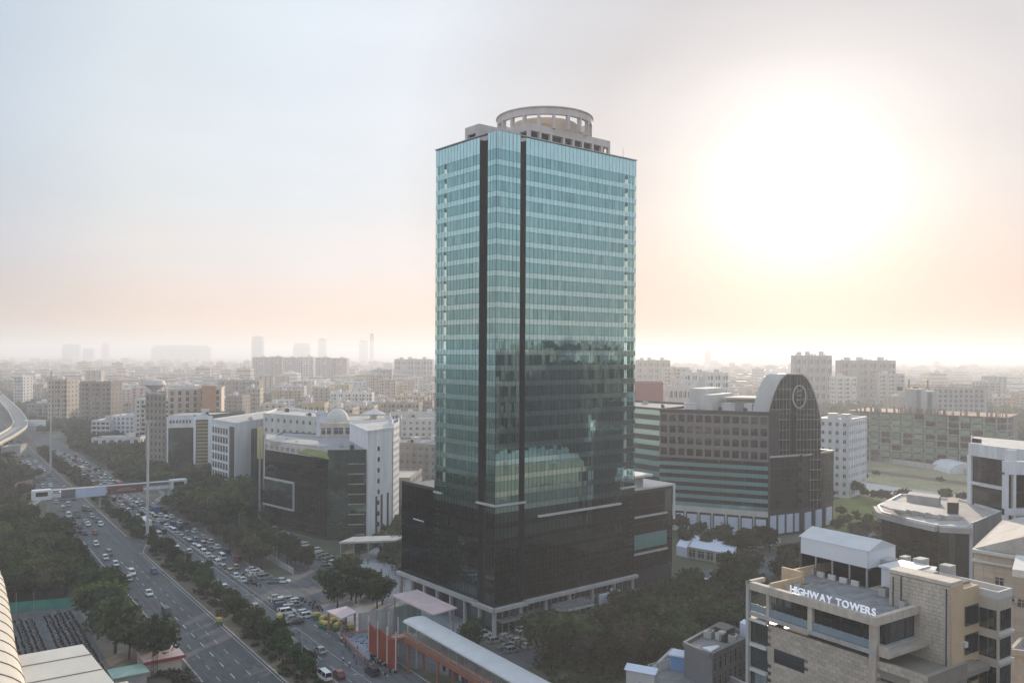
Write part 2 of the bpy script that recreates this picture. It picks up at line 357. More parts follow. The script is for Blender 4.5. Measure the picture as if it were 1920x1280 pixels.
def block(name, label, cat, poly, z0, z1, wallm, styles, roofm=None, parapet=.9, base=0, roofstuff=0, seedtag=None, **kw):
    """a building on a world-space footprint (counter-clockwise), walls + parapet + facade per edge"""
    cx = sum(p[0] for p in poly)/len(poly); cy = sum(p[1] for p in poly)/len(poly)
    root = thing(name, label, cat, (cx, cy, 0)); loc = [Vector((p[0]-cx, p[1]-cy)) for p in poly]
    if sum(loc[i].x*loc[(i+1)%len(loc)].y - loc[(i+1)%len(loc)].x*loc[i].y for i in range(len(loc))) < 0: loc.reverse()
    wm = MB(); wm.prism(loc, base, z1, 0, 1)
    n = len(loc)
    for i in range(n): bar(wm, loc[i], loc[(i+1)%n], z1-.02, z1+parapet, -.25, .30, 0)
    for i in range(n):
        st = styles[i % len(styles)]
        opts = dict(kw)
        if isinstance(st, tuple): opts.update(st[1]); st = st[0]
        facade(root, wm, loc[i], loc[(i+1)%n], opts.pop('fz0', z0), opts.pop('fz1', z1), st, **opts)
    wm.build('wall', [wallm, roofm or M_roofgrey], root)
    if roofstuff:
        for k in range(roofstuff):
            a = U(0, 1); b = U(.25, .65); i = int(a*n) % n; p = loc[i]*b
            rooftop(root, p, z1)
    root['poly'] = 0; del root['poly']
    return root, loc
def rooftop(root, p, z, kind=None):
    kind = kind or random.choice(['water_tank', 'air_conditioner', 'stair_head', 'air_conditioner', 'air_conditioner'])
    m = MB(); a = U(0, 1.5)
    if kind == 'water_tank':
        m.cyl((p[0],p[1],z), (p[0],p[1],z+1.5), .8, 10); m.cyl((p[0],p[1],z+1.5), (p[0],p[1],z+1.8), .8, 10, 0, .25); m.build('water_tank', M_dark, root)
    elif kind == 'air_conditioner':
        m.obox(p, .9, .7, z+.1, z+1.3, a, 0); m.cyl((p[0],p[1],z+1.3), (p[0],p[1],z+1.42), .5, 8, 1); m.build('air_conditioner', [M_conclt, M_dark], root)
    else:
        m.obox(p, 2, 1.6, z, z+2.7, a, 0); m.obox(p, 2.2, 1.8, z+2.7, z+2.9, a, 0); m.build('stair_head', M_white2, root)
HAZE = 0.00034
# ------------------------------------------------------------------ ground, roads, water-flat sheets (each sheet 4 mm or more above the one below)
def ground_mat():
    m = bpy.data.materials.new('city_ground'); m.use_nodes = True; t = m.node_tree; b = t.nodes['Principled BSDF']; b.inputs['Roughness'].default_value = .95
    tc = N(t, 'ShaderNodeTexCoord'); no = N(t, 'ShaderNodeTexNoise'); no.inputs['Scale'].default_value = .012; no.inputs['Detail'].default_value = 8; no.inputs['Roughness'].default_value = .7
    t.links.new(tc.outputs['Object'], no.inputs[0]); r = N(t, 'ShaderNodeValToRGB'); t.links.new(no.outputs[0], r.inputs[0])
    L = [(.3,(.045,.06,.03)),(.47,(.08,.085,.05)),(.55,(.16,.14,.115)),(.68,(.24,.22,.19))]
    while len(r.color_ramp.elements) < 4: r.color_ramp.elements.new(.5)
    for e, (p, c) in zip(r.color_ramp.elements, L): e.position = p; e.color = (*c, 1)
    t.links.new(r.outputs[0], b.inputs['Base Color']); return m
m = MB(); R = 26000; m.quad((-R,-R,0),(R,-R,0),(R,R,0),(-R,R,0)); struct(m.build('ground', ground_mat()))
def sheet(name, pts, z, ma, thick=None):
    m = MB(); m.prism([(p[0],p[1]) for p in pts], -.05 if thick is None else z-thick, z); return struct(m.build(name, ma))
def STP(l): return [W(s, t) for s, t in l]
sheet('verge', STP([(-80,60),(760,60),(760,71),(-80,71)]), .012, M_dirt)
sheet('road', STP([(-150,44),(-150,61.2),(300,60.6),(306,63.2),(318,64.5),(330,61),(900,63),(900,47)]), .02, M_asph)
sheet('main_road', STP([(-150,69.5),(1150,69.5),(1150,84.5),(-150,84.5)]), .02, M_asph2)
sheet('side_road', STP([(225,93.6),(520,93.6),(520,106),(225,106)]), .02, M_asph2)
sheet('plaza', [G(600,1150),G(640,1195),G(700,1185),G(905,1190),G(830,1110),G(770,1060),G(745,1000),G(690,1035),G(640,1050),G(600,1085)], .024, M_pave)
sheet('junction', STP([(212,75.6),(246,75.6),(246,93.6),(238,102),(212,96)]), .030, M_asph2)
sheet('tower_forecourt', [G(925,1215),G(830,1165),G(700,1235),G(900,1280),G(1040,1235),G(1240,1150),G(1210,1110)], .016, M_asph2)
sheet('lawn', [G(1540,1000),G(1665,985),G(1690,950),G(1600,925),G(1540,945)], .02, M_grass)
sheet('field', [G(1590,935),G(1660,975),G(1900,990),G(1990,900),G(1990,865),G(1590,852)], .012, M_field)
sheet('access_track', [G(1588,912),G(1588,900),G(1850,935),G(1900,960),G(1850,956)], .02, M_conclt)
sheet('access_track', [G(1588,880),G(1588,874),G(1900,915),G(1900,922)], .02, M_dirt)
sheet('cross_road', [G(1268,1105),G(1270,1075),G(1400,1058),G(1620,985),G(1640,1005),G(1430,1085)], .02, M_asph2)
sheet('parking_ground', STP([(187,14),(187,33),(246,34),(246,17)]), .02, M_asph2)
def kerb(name, a, b, w=.3, h=.14, ma=M_kerb):
    m = MB(); m.beam((*W(*a)[:2], h/2+.01), (*W(*b)[:2], h/2+.01), w, h); return struct(m.build(name, ma))
kerb('kerb', (-150,61.5), (300,60.9)); kerb('kerb', (330,61.3), (900,63.2)); kerb('kerb', (-150,69.3), (304,69.3)); kerb('kerb', (330,69.3), (900,69.3))
kerb('kerb', (-150,46.8), (330,47.2)); kerb('kerb', (-150,84.7), (205,84.7)); kerb('kerb', (250,84.7), (700,84.7)); kerb('kerb', (300,60.9), (312,64.4)); kerb('kerb', (304,69.3), (312,64.4))
# painted lines
def dashes(t0, s0, s1, t1=None, ln=3.2, gap=4.4, w=.16, z=.027):
    m = MB(); s = s0; t1 = t0 if t1 is None else t1
    while s < s1:
        t = t0 + (t1-t0)*(s-s0)/(s1-s0)
        m.prism([W(s,t-w/2),W(s,t+w/2),W(s+ln,t+w/2),W(s+ln,t-w/2)], z-.004, z, bottom=False); s += ln + gap
    struct(m.build('lane_marking', M_line))
dashes(53.6, 60, 290, 52.6); dashes(57.0, 60, 290, 55.6); dashes(50.2, 60, 200); dashes(71.9, 60, 420)
dashes(75.05, 60, 460, ln=12, gap=.05, w=.15); dashes(60.6, 60, 290, 60.1, ln=12, gap=.05, w=.12); dashes(79.5, 120, 240, ln=2.5, gap=5)
# steel crash barrier between the main carriageway and the slip road: post by post
br = thing('crash_barrier', 'long grey steel barrier between the main carriageway and the queue of cars', 'barrier', W(250,75.6))
m = MB(); o = W(250,75.6)
m.beam(W(216,75.6,.62)-o, W(560,75.6,.62)-o, .10, .32); m.beam(W(216,75.6,.9)-o, W(560,75.6,.9)-o, .06, .06); m.build('rail', M_steel, br)
m = MB(); p_me = (m.box(-.06,.06,-.06,.06,0,.95), m.mesh('post', M_steel))[1]
for i in range(116): link('post', p_me, br, W(216+i*3, 75.6)-o)
# boundary wall right of the slip road
wl = thing('boundary_wall', 'long low pale wall running between the roadside trees and the office car park', 'wall', W(320,92.3)); o = W(320,92.3)
m = MB(); m.beam(W(246,92.3,.8)-o, W(420,92.3,.8)-o, .25, 1.6); m.beam(W(246,92.3,1.66)-o, W(420,92.3,1.66)-o, .4, .12); m.build('wall', M_conclt, wl)
m = MB(); pm = (m.box(-.2,.2,-.2,.2,0,2.0), m.mesh('pier', M_conc))[1]
for i in range(44): link('pier', pm, wl, W(246+i*4, 92.3)-o)

# ------------------------------------------------------------------ the glass tower
TA = math.radians(39.1); TO = Vector((-3.73,197.4,0)); TX = Vector((math.cos(TA),math.sin(TA),0)); TY = Vector((-math.sin(TA),math.cos(TA),0))
def T(x, y, z=0): return TO + TX*x + TY*y + Vector((0,0,z))
tw = thing('glass_tower', 'tall teal glass office tower with a round concrete crown, centre of the picture', 'tower', TO, TA)
TW, TD, ZB, ZT, NF = 47.4, 25.2, 7.2, 117.7, 29; ZS = 31.2
FH = (ZT-ZB-3.4)/NF
m = MB()   # core: hollow at the two far corners, recessed behind the dark strips
core = [(.0,0),(6.7,0),(6.7,1.4),(8.8,1.4),(8.8,0),(42.6,0),(42.6,4.6),(47.4,4.6),(47.4,25.2),(4.2,25.2),(4.2,20.2),(0,20.2),(0,6.6),(1.4,6.6),(1.4,2.85),(0,2.85)]
m.prism(core, ZB, ZT, 0, 1)
m.prism([(3,3),(44,3),(44,22.5),(3,22.5)], 0, ZB-.3, 0)
m.build('core', [M_darkwall, M_roofgrey], tw)
for x0, x1, y0, y1 in ((.1,4.2,20.2,25.1),(42.6,47.3,.1,4.6)):   # floor slabs of the hollow corners
    sm_ = MB(); sm_.box(x0,x1,y0,y1,-.25,.15); sme = sm_.mesh('corner_slab', M_conclt)
    for k in range(7, NF+1): link('corner_slab', sme, tw, (0,0,ZB+k*FH))
    link('corner_slab', sme, tw, (0,0,ZT-.3))
m = MB(); m.box(.35,.75,24.5,24.9,ZB,ZT); m.box(46.6,47,.35,.75,ZB,ZT); m.build('corner_columns', M_conclt, tw)
segs = [((0,25.2),(0,6.6),14,0), ((0,2.85),(0,0),3,.45), ((0,0),(6.7,0),6,.45), ((8.8,0),(47.4,0),30,0)]
seg_off = [0,.45,.45,0]
for si, (A, B, n, off) in enumerate(segs):
    for k in range(NF+1):
        z0 = ZB + k*FH; z1 = z0+FH if k < NF else ZT+.8
        zs = z0 + FH*.36
        for zone, (za, zb, ma, nm) in enumerate(((z0, zs, M_gspan, 'spandrel_band'), (zs, z1, M_gwin, 'window_band'))):
            if k == NF: 
                if zone: continue
                za, zb, ma = z0, z1, M_gspan
            if z0 < ZS-2: ma = M_gdarkrefl if zone else M_gblk  # lower floors: dark reflections put into the pane colours
            mb = MB()
            AA, BB = Vector(A), Vector(B); L = (BB-AA).length
            if off:   # the corner piece stands proud: shift out
                d = (BB-AA)/L; nr = Vector((d.y,-d.x)); AA = AA + nr*off; BB = BB + nr*off
                if si == 1: BB = BB + d*off
                else: AA = AA - d*off
            if zone == 1 and k >= 7 and k < NF and si in (0, 3):   # see-through slits at the hollow corners
                d = (BB-AA)/L
                cuts = [(.15,.55),(3.75,4.75)] if si == 0 else [(L-4.25,L-3.25),(L-.55,L-.15)]
                u = 0
                for a, b in cuts:
                    for (p, q, cl) in ((u, a, 0), (a, b, 1)):
                        if q-p > .2: strip(mb, AA+d*p, AA+d*q, za, zb, max(1, round((q-p)/1.3)), .07, .0025 if k > 9 else .007, 1 if cl else (0,0,0,0,0,2,3))
                    u = b
                if L-u > .2: strip(mb, AA+d*u, AA+d*L, za, zb, max(1, round((L-u)/1.3)), .07, .0025 if k > 9 else .007, (0,0,0,0,0,2,3))
                mb.build(nm, [ma, M_clear, M_gwin2, M_gwin3], tw)
            else:
                strip(mb, AA, BB, za, zb, n, .07, .0025 if k > 9 else .007, (0,0,0,0,0,0,1,2) if ma is M_gwin else 0); mb.build(nm, [ma, M_gwin2, M_gwin3] if ma is M_gwin else ma, tw)
    mm = MB(); AA, BB = Vector(A), Vector(B); d = (BB-AA).normalized(); nr = Vector((d.y,-d.x)); 
    AA, BB = AA+nr*off, BB+nr*off
    md = MB()
    for i in range(n+1): bar(md, AA, BB, ZB, ZS-2.5, .04, .13, 0, max(0,i/n-.02/L), min(1,i/n+.02/L))
    struct(md.build('lower_mullions', M_black, tw), 'stuff')  # lower run blackened, its darkness put into the colour
    for i in range(n+1): bar(mm, AA, BB, ZS-2.5, ZT+.8, .04, .11, 0, max(0,i/n-.014/L), min(1,i/n+.014/L))
    struct(mm.build('mullions', mat('mullion_metal', (.09,.13,.14), .4, metal=.3, var=.05), tw), 'stuff')
m = MB(); m.box(-.45,-.001,-.45,2.85,ZB,ZT+.6); m.box(0,6.7,-.45,-.001,ZB,ZT+.6); m.build('corner_bay', M_darkwall, tw)
# far faces: curtain walls seen only edge-on and in reflections
m = MB(); strip(m, (47.4,0), (47.4,25.2), ZB, ZT, 12, .03, 0, 0); m.build('side_glass', M_clear, tw)
m = MB(); strip(m, (4.2,25.2), (0,25.2), ZB, ZT, 3, .03, 0, 0); m.build('back_glass', M_clear, tw)
m = MB(); strip(m, (47.4,25.2), (4.2,25.2), ZB, ZT, 20, .03, 0, 0); m.build('back_glass', M_gwin, tw)
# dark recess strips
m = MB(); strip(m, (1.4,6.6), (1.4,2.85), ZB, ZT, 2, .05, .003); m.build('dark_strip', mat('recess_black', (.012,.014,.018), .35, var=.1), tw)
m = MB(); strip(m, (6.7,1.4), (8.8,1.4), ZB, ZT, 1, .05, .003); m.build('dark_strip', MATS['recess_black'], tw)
m = MB()
for k in range(NF):
    z = ZB+k*FH; m.box(1.2,1.36,2.9,6.55,z,z+.12); m.box(6.75,8.75,1.2,1.36,z,z+.12)
struct(m.build('recess_rail', M_dark, tw), 'stuff')
# cornices
def cornice(name, pts, z, h=.38, w=.5, ma=M_conclt):
    mb = MB()
    for p, q in zip(pts, pts[1:]): mb.beam((*p, z), (*q, z), w, h)
    return mb.build(name, ma, tw)
cornice('cornice', [(-.75,6.3),(-.75,-.75),(8.6,-.75)], 31.2, .45, .5); cornice('cornice', [(13,-.35),(41.9,-.35)], 27.2, .5, .5)
cornice('cornice', [(41.9,-.35),(47.8,-.35)], 31.2, .4, .5); cornice('cornice', [(-.35,25.2),(-.35,21.8)], 31.2, .4, .4)
cornice('base_cornice', [(-.6,42),(-.6,6.5),(-1.3,6.5),(-1.3,-1.3),(8.6,-1.3),(8.6,-.6),(48,-.6)], ZB, .8, 1.2, M_conclt)
# ground floor: columns, recessed shopfront
cm = MB(); cm.box(-.35,.35,-.35,.35,0,ZB-.4); cme = cm.mesh('column', M_conclt)
for x in (0,8,16,24,32,40,47): link('column', cme, tw, (x,.2,0))
for y in (6,12,18,24,30,36,41.5): link('column', cme, tw, (.2,y,0))
m = MB(); strip(m, (3,22.5),(3,3), .3, 6.6, 8, .05, .004); m.build('shopfront', M_winglass, tw)
m = MB(); strip(m, (3,3),(44,3), .3, 6.6, 18, .05, .004); m.build('shopfront', M_winglass, tw)
cm = MB(); cm.box(-.12,.12,-.1,.1,.02,ZB-.4); cme = cm.mesh('fin', M_steel)
for i in range(24): link('fin', cme, tw, (1.5+i*1.95, 1.4, 0))
m = MB(); m.box(2,10,-.45,2.6,3.4,3.55); m.box(10,44,1.0,2.9,3.6,3.75); m.build('mezzanine_ledge', M_conc, tw)
# podium wing behind on the left
pw = tw
m = MB(); m.prism([(.6,25.3),(.6,42),(34,42),(34,25.3)][::-1], ZB, 31.2, 0, 1); m.prism([(3,26),(3,40),(30,40),(30,26)][::-1], 0, ZB, 0); m.build('podium_wing', [M_darkwall, M_roofgrey], pw)
for k in range(6):
    m = MB(); z0 = ZB+k*4; strip(m, (.6,42), (.6,25.3), z0, z0+4, 12, .06, .005); m.build('podium_glass', M_gblk, pw)
m = MB(); bar(m, (.6,42), (.6,25.3), 31.2, 32, -.3, .1); m.build('podium_parapet', M_dark, pw)
m = MB()
for i in range(6): m.box(.2,.55,27+i*3,28.4+i*3,24,26.5)
# white lintel on the podium front
m = MB(); m.box(.35,.5,31,36,22.4,22.7); m.build('white_lintel', M_white, pw)
# roof: parapet coping, penthouse blocks, crown
m = MB(); bar(m,(0,25.2),(0,0),ZT+.78,ZT+1.0,-.6,.5); bar(m,(0,0),(47.4,0),ZT+.78,ZT+1.0,-.6,.5); bar(m,(47.4,0),(47.4,25.2),ZT-.2,ZT+1.0,-.4,.1); bar(m,(47.4,25.2),(0,25.2),ZT-.2,ZT+1.0,-.4,.1)
m.build('parapet', M_steel, tw)
m = MB(); P = M_concpink
m.box(12.3,40.6,3,19.5,ZT,ZT+2.2); m.box(12.3,40.6,3,19.5,ZT+3.8,ZT+5.6); m.box(13.5,39.5,4.2,18.5,ZT+2.2,ZT+3.8,1)
for x in (12.6,16,19.6,24,27.3,30.6,34.2,37.6,40.3): m.box(x-.35,x+.3,3.01,3.9,ZT+2.2,ZT+3.8)
for y in (7,11,15,19): m.box(12.31,13,y-.4,y+.4,ZT+2.2,ZT+3.8); m.box(40,40.59,y-.4,y+.4,ZT+2.2,ZT+3.8)
m.build('penthouse', [P, M_dark], tw)
m = MB(); m.box(2.6,13,10.6,16.4,ZT,ZT+1.4); m.box(2.6,13,10.6,16.4,ZT+3.2,ZT+5.2); m.box(3.4,12.9,11.4,15.6,ZT+1.4,ZT+3.2,1); m.box(2.61,3.4,10.62,12.0,ZT+1.4,ZT+3.2); m.box(2.61,3.4,15.2,16.38,ZT+1.4,ZT+3.2); m.box(3.4,13,10.62,11.4,ZT+1.4,ZT+3.2)
m.build('stair_head', [P, M_dark], tw)
cx, cy, R1, zc = 26.3, 13.2, 12.6, ZT+5.3
n = 56
for r0, r1, z0, z1 in ((R1-1.0,R1,zc+3.6,zc+5.3),(R1-.3,R1+.3,zc+5.31,zc+5.55)):
  m = MB()
  for i in range(n):
    a, b = 2*math.pi*i/n, 2*math.pi*(i+1)/n
    q = lambda r, t, z: (cx+r*math.cos(t), cy+r*math.sin(t), z)
    if 1:
        m.add([q(r0,a,z0),q(r1,a,z0),q(r1,b,z0),q(r0,b,z0),q(r0,a,z1),q(r1,a,z1),q(r1,b,z1),q(r0,b,z1)], [(0,3,2,1),(1,2,6,5),(4,5,6,7),(3,0,4,7)])
  m.build('crown_ring', P, tw)
for i in range(20):
    a = 2*math.pi*i/20+.1; m = MB(); m.obox((cx+(R1-.55)*math.cos(a), cy+(R1-.55)*math.sin(a)), .5, .34, zc+.05, zc+3.6, a); m.build('crown_column', P, tw)
m = MB(); m.cyl((cx,cy,zc),(cx,cy,zc+3.9),8.6,22); m.box(cx-4,cx+9,cy-3,cy+3,zc,zc+2.2); m.build('crown_drum', M_beige, tw)
m = MB()
for i in range(9): m.cyl((cx-7+i*1.9,cy-7.5,zc),(cx-7+i*1.9,cy-7.5,zc+1.2+U(0,1.2)),.5,8)
m.build('crown_plant', M_sand, tw)
m = MB(); m.cyl((44.5,2,ZT),(44.5,2,ZT+4.2),.05,5); m.build('mast', M_steel, tw)
# neighbours at the tower's foot
m = MB(); o = G(1160,1152); hd = thing('hoarding', 'large blank white hoarding box standing by the tower entrance', 'hoarding', o, TA)
m.box(-6.5,0,0,.6,.4,6.2); m.box(-.02,.5,-.02,3,.4,6.1); m.build('panel', M_board, hd)
for x in (-6,-3.2,-.4): m = MB(); m.box(x-.12,x+.12,.6,1.4,0,6); m.build('strut', M_steel, hd)
o = G(1088,1172); cn = thing('entrance_canopy', 'flat grey canopy over the tower entrance steps, left of the hoarding', 'canopy', o, TA)
m = MB(); m.box(-6,4,-1,4,4.4,4.75); m.build('roof', M_conc, cn)
for i in range(9): m = MB(); x = -5.8+i*1.2; m.box(x,x+.35,-.6,4.0,4.76,5.5); m.build('louvre', M_steel, cn)
for x, y in ((-5.6,-.6),(3.6,-.6)): m = MB(); m.box(x-.2,x+.2,y-.2,y+.2,0,4.4); m.build('column', M_conc, cn)
# ------------------------------------------------------------------ buildings right of the tower
def quadpoly(o, ang, w, d):
    """rectangle from its nearest corner o: w metres along ang, d metres back at right angles"""
    e = Vector((math.cos(ang), math.sin(ang))); f = Vector((-math.sin(ang), math.cos(ang))); o = Vector((o[0], o[1]))
    return [o, o+e*w, o+e*w+f*d, o+f*d]
GRIDW = dict(g=M_winglass, fr=M_white)
# low glass annex directly right of the tower
o = T(43, 37)
r, L = block('office_annex', 'low glass office with white roof frames, tucked behind the right edge of the tower', 'building', quadpoly(T(49.5,9), TA, 24, 26), 5, 27, M_darkwall,
      [('curtain', dict(g=M_gsmoke, fh=4.4, bw=2.0, fr=M_dark)), ('curtain', dict(g=M_gsmoke, fh=4.4, bw=2.4, fr=M_dark)), 'blank', 'blank'], M_rooflt)
cc = Vector((r.location.x, r.location.y))
def RL(root, p, z=0): return Vector((p[0]-root.location.x, p[1]-root.location.y, z))
for z0, z1, a, b in ((27.9,28.4,0,24),(31.5,32.1,0,14)):
    m = MB(); m.prism([RL(r, T(49.5+a-1,8.5))[:2], RL(r, T(49.5+b+1,8.5))[:2], RL(r, T(49.5+b+1,30))[:2], RL(r, T(49.5+a-1,30))[:2]], z0, z1); m.build('roof_slab', M_white2, r)
m = MB(); m.prism([RL(r, T(50,10))[:2], RL(r, T(62,10))[:2], RL(r, T(62,28))[:2], RL(r, T(50,28))[:2]], 28.4, 31.5); m.build('roof_storey', M_conc, r)
for x in (41.2,):
    pass
for x, y in ((74,8.6),(74,20)): m = MB(); p = RL(r, T(x,y)); m.box(p.x-.3,p.x+.3,p.y-.3,p.y+.3,18,28); m.build('white_post', M_white, r)
for z in (20, 9.5): m = MB(); bar(m, RL(r,T(51,9))[:2], RL(r,T(71,9))[:2], z, z+.5, .1, .6); m.build('cornice', M_conclt, r)
m = MB(); strip(m, RL(r,T(53,9))[:2], RL(r,T(71,9))[:2], 11, 15.2, 14, .25, .004); m.build('window_band', M_gteal, r)

# the office complex with the pointed-arch tower
ac = G(1470, 1008); aP = G(1240, 986); aR = G(1560, 986)
ab = GY(1440, 900, 316); ang_l = math.atan2(aP.y-ac.y, aP.x-ac.x)
main = [G(1236,990).xy, G(1440,1008).xy, (G(1440,1008)+Vector((26,36,0))).xy, (G(1236,990)+Vector((26,36,0))).xy]
r, L = block('arch_office', 'wide grey and teal striped office block with a dark pointed-arch tower at its right end', 'building', main, 27, 45, M_darkwall, ['blank'], M_roofgrey)
def fac(root, p, q, z0, z1, st, wmat=None, **k):
    wm = MB(); a, b = RL(root, p)[:2], RL(root, q)[:2]; facade(root, wm, a, b, z0, z1, st, **k)
    if wm.v: wm.build('wall_trim', wmat or M_conc, root)
A0, A1 = main[0], main[1]
fac(r, A0, A1, 27.5, 44.5, 'grid', mat('taupe_cladding', (.17,.155,.15), .6, var=.1), fh=4.2, bw=3.4, wf=.72, hf=.62, g=M_gsmoke, fr=M_dark)
for k in range(6):   # teal and dark ribbons
    z0 = 9.5 + k*3.0
    m = MB(); strip(m, RL(r,A0)[:2], RL(r,A1)[:2], z0, z0+1.55, 26, .35, .003); m.build('teal_band', M_gteal, r)
    m = MB(); strip(m, RL(r,A0)[:2], RL(r,A1)[:2], z0+1.55, z0+3.0, 30, .10, .004); m.build('window_band', M_gsmoke, r)
m = MB(); bar(m, RL(r,A0)[:2], RL(r,A1)[:2], 7.5, 9.5, .0, .5); bar(m, RL(r,A0)[:2], RL(r,A1)[:2], 0, 1, 0, .5); m.build('base_beam', M_white2, r)
for i in range(8):
    u = (i+.5)/8; m = MB(); bar(m, RL(r,A0)[:2], RL(r,A1)[:2], 1.2, 6.6, .1, .4, 0, u-.045, u+.045); m.build('white_bay', M_board, r)
    m = MB(); bar(m, RL(r,A0)[:2], RL(r,A1)[:2], 0, 7.5, .1, .9, 0, max(0,u-.0625-.008), u-.0625+.008); m.build('pier', M_conclt, r)
# roof plant and rear storeys
for (a, b, c, d, z0, z1, ma) in ((.05,.22,.5,.9,45,53,M_white2),(.25,.36,.3,.8,45,51,M_white2),(.42,.80,.5,.8,45,49,M_conclt),(.40,.84,.45,.85,49.2,49.9,M_rooflt),(.84,.95,.4,.7,45,52,M_white2)):
    e = Vector(A1)-Vector(A0); f = Vector((26,36)); q = [Vector(A0)+e*u+f*v for u, v in ((a,c),(b,c),(b,d),(a,d))]
    m = MB(); m.prism([RL(r,x)[:2] for x in q], z0, z1); m.build('roof_storey', ma, r)
for k in range(6):
    q = Vector(A0)+(Vector(A1)-Vector(A0))*U(.1,.8)+Vector((26,36))*U(.15,.4); rooftop(r, RL(r,q), 45, random.choice(['air_conditioner','stair_head','water_tank']))
# pointed arch tower: profile across the camera-facing front, pushed back along the block
P0, P1 = G(1434,1006)*1.022, G(1538,1003)*1.022; P0.z = P1.z = 0; w = (P1-P0).length; e = (P1-P0)/w; f = Vector((-e.y,e.x,0)).normalized()
f = (Vector((-.62,.78,0))).normalized()
ztop = 59.5
def prof(u):  # height of the arch over its width, u 0..1
    a = abs(u-.5)*2
    return 40 + (ztop-40)*max(0, 1-max(0,(a-.24)/.76)**1.75)**.72
N_ = 40
us = [i/N_ for i in range(N_+1)]
for (ua, ub, nm) in ((0,.487,'arch_front'),(.513,1,'arch_front')):
    m = MB(); l = [u for u in us if ua < u < ub]; l = [ua]+l+[ub]; n = len(l)
    fr = [P0+e*w*u+Vector((0,0,prof(u))) for u in l]; lo = [P0+e*w*u+Vector((0,0,9)) for u in l]
    bk = [p+f*(8-abs(2*((p-P0).dot(e)/w)-1)*1.5) for p in fr]
    O_ = r.location
    for i in range(n-1):
        m.add([lo[i]-O_,lo[i+1]-O_,fr[i+1]-O_,fr[i]-O_], [(0,1,2,3)], 0)
        m.add([fr[i]-O_,fr[i+1]-O_,bk[i+1]-O_,bk[i]-O_], [(0,1,2,3)], 1)
    m.add([x-O_ for x in (lo[0],fr[0],bk[0],lo[0]+f*6.5)], [(0,1,2,3)], 1 if ua == 0 else 0)
    m.add([x-O_ for x in (lo[-1],fr[-1],bk[-1],lo[-1]+f*6.5)], [(0,1,2,3)], 0)
    m.build(nm, [M_gblk, M_conclt if ua == 0 else M_darkwall], r)
m = MB(); q = P0+e*w*.5; m.obox(RL(r, q+f*4)[:2], .9, 3.4, 9, ztop-5, math.atan2(e.y,e.x)); m.build('arch_slot', M_gsmoke, r)
m = MB(); 
for i in range(len(us)-1):  # pale rim
    if .487 < us[i] < .5 or .5 <= us[i] < .513: continue
    a = P0+e*w*us[i]+Vector((0,0,prof(us[i]))); b = P0+e*w*us[i+1]+Vector((0,0,prof(us[i+1])))
    m.beam(a-r.location-f*.2, b-r.location-f*.2, .9, .45)
m.build('arch_rim', M_conclt, r)
nr = Vector((e.y,-e.x,0))
for k in range(12):
    z = 12+k*3.8
    l = [u for u in us if prof(u) > z+1 and not .47 < u < .53]
    if l:
        m = MB()
        for part in ([u for u in l if u < .5], [u for u in l if u > .5]):
            if len(part) > 1: m.beam(P0+e*w*part[0]+nr*.1+Vector((0,0,z))-r.location, P0+e*w*part[-1]+nr*.1+Vector((0,0,z))-r.location, .16, .2)
        m.build('floor_rail', M_conc, r)  # pale rails: glints on the dark glass put into their colour
m = MB(); c0 = P0+e*w*.60+nr*.35+Vector((0,0,51)); n = 28
for i in range(n):
    a, b = 2*math.pi*i/n, 2*math.pi*(i+1)/n
    m.beam(c0+e*2.6*math.cos(a)+Vector((0,0,4.2*math.sin(a)))-r.location, c0+e*2.6*math.cos(b)+Vector((0,0,4.2*math.sin(b)))-r.location, .3, .42)
m.build('oval_emblem', M_conclt, r)
for dz in (-1.5, .2, 1.9): m = MB(); m.beam(c0+Vector((0,0,dz))-e*1.0-r.location, c0+Vector((0,0,dz+.5))+e*1.0-r.location, .2, .35); m.build('emblem_bar', M_conc, r)
m = MB()
for i in range(1, 16):
    u = i/16; q = P0+e*w*u+nr*.12-r.location
    if abs(u-.5) > .03: m.beam(q+Vector((0,0,9)), q+Vector((0,0,prof(u)-.6)), .10, .12)
struct(m.build('glass_fins', M_conc, r), 'stuff')  # pale fins, toned to stand in for glints
# low dark wings in front of the arch
B0, B1, B2, B3 = G(1443,1010), G(1500,1000), G(1500,1000)+Vector((-8,22,0)), G(1443,1010)+Vector((-10,24,0))
for nm, lab, P, Q in (('left', 'dark glass wing in front of the pointed-arch tower, nearer the striped block', G(1440,1006), G(1502,998)), ('right', 'dark glass wing at the right foot of the pointed-arch tower', G(1503,1000), G(1562,984))):
    d = (Q-P).normalized(); n = Vector((-d.y,d.x,0)); rr, LL = block('glass_wing', lab, 'building', [P.xy, Q.xy, (Q+n*16).xy, (P+n*16).xy], 9.5, 28.5, M_darkwall, [('curtain', dict(g=M_gblk if nm == 'right' else M_gsmoke, fh=3.8, bw=2.6, fr=M_dark)), ('curtain', dict(g=M_gblk, fh=3.8, bw=3, fr=M_dark)), 'blank', ('ribbon', dict(g=M_gsmoke, fh=3.8))], M_roofgrey)
    m = MB(); bar(m, RL(rr,P)[:2], RL(rr,Q)[:2], 29, 29.6, .3, .8); m.build('coping', M_conclt, rr)
    for i in range(4 if nm == 'left' else 3):
        u = (i+.5)/(4 if nm == 'left' else 3); m = MB(); bar(m, RL(rr,P)[:2], RL(rr,Q)[:2], .8, 7.6, .1, .5, 0, u-.09, u+.09); m.build('white_bay', M_board, rr)
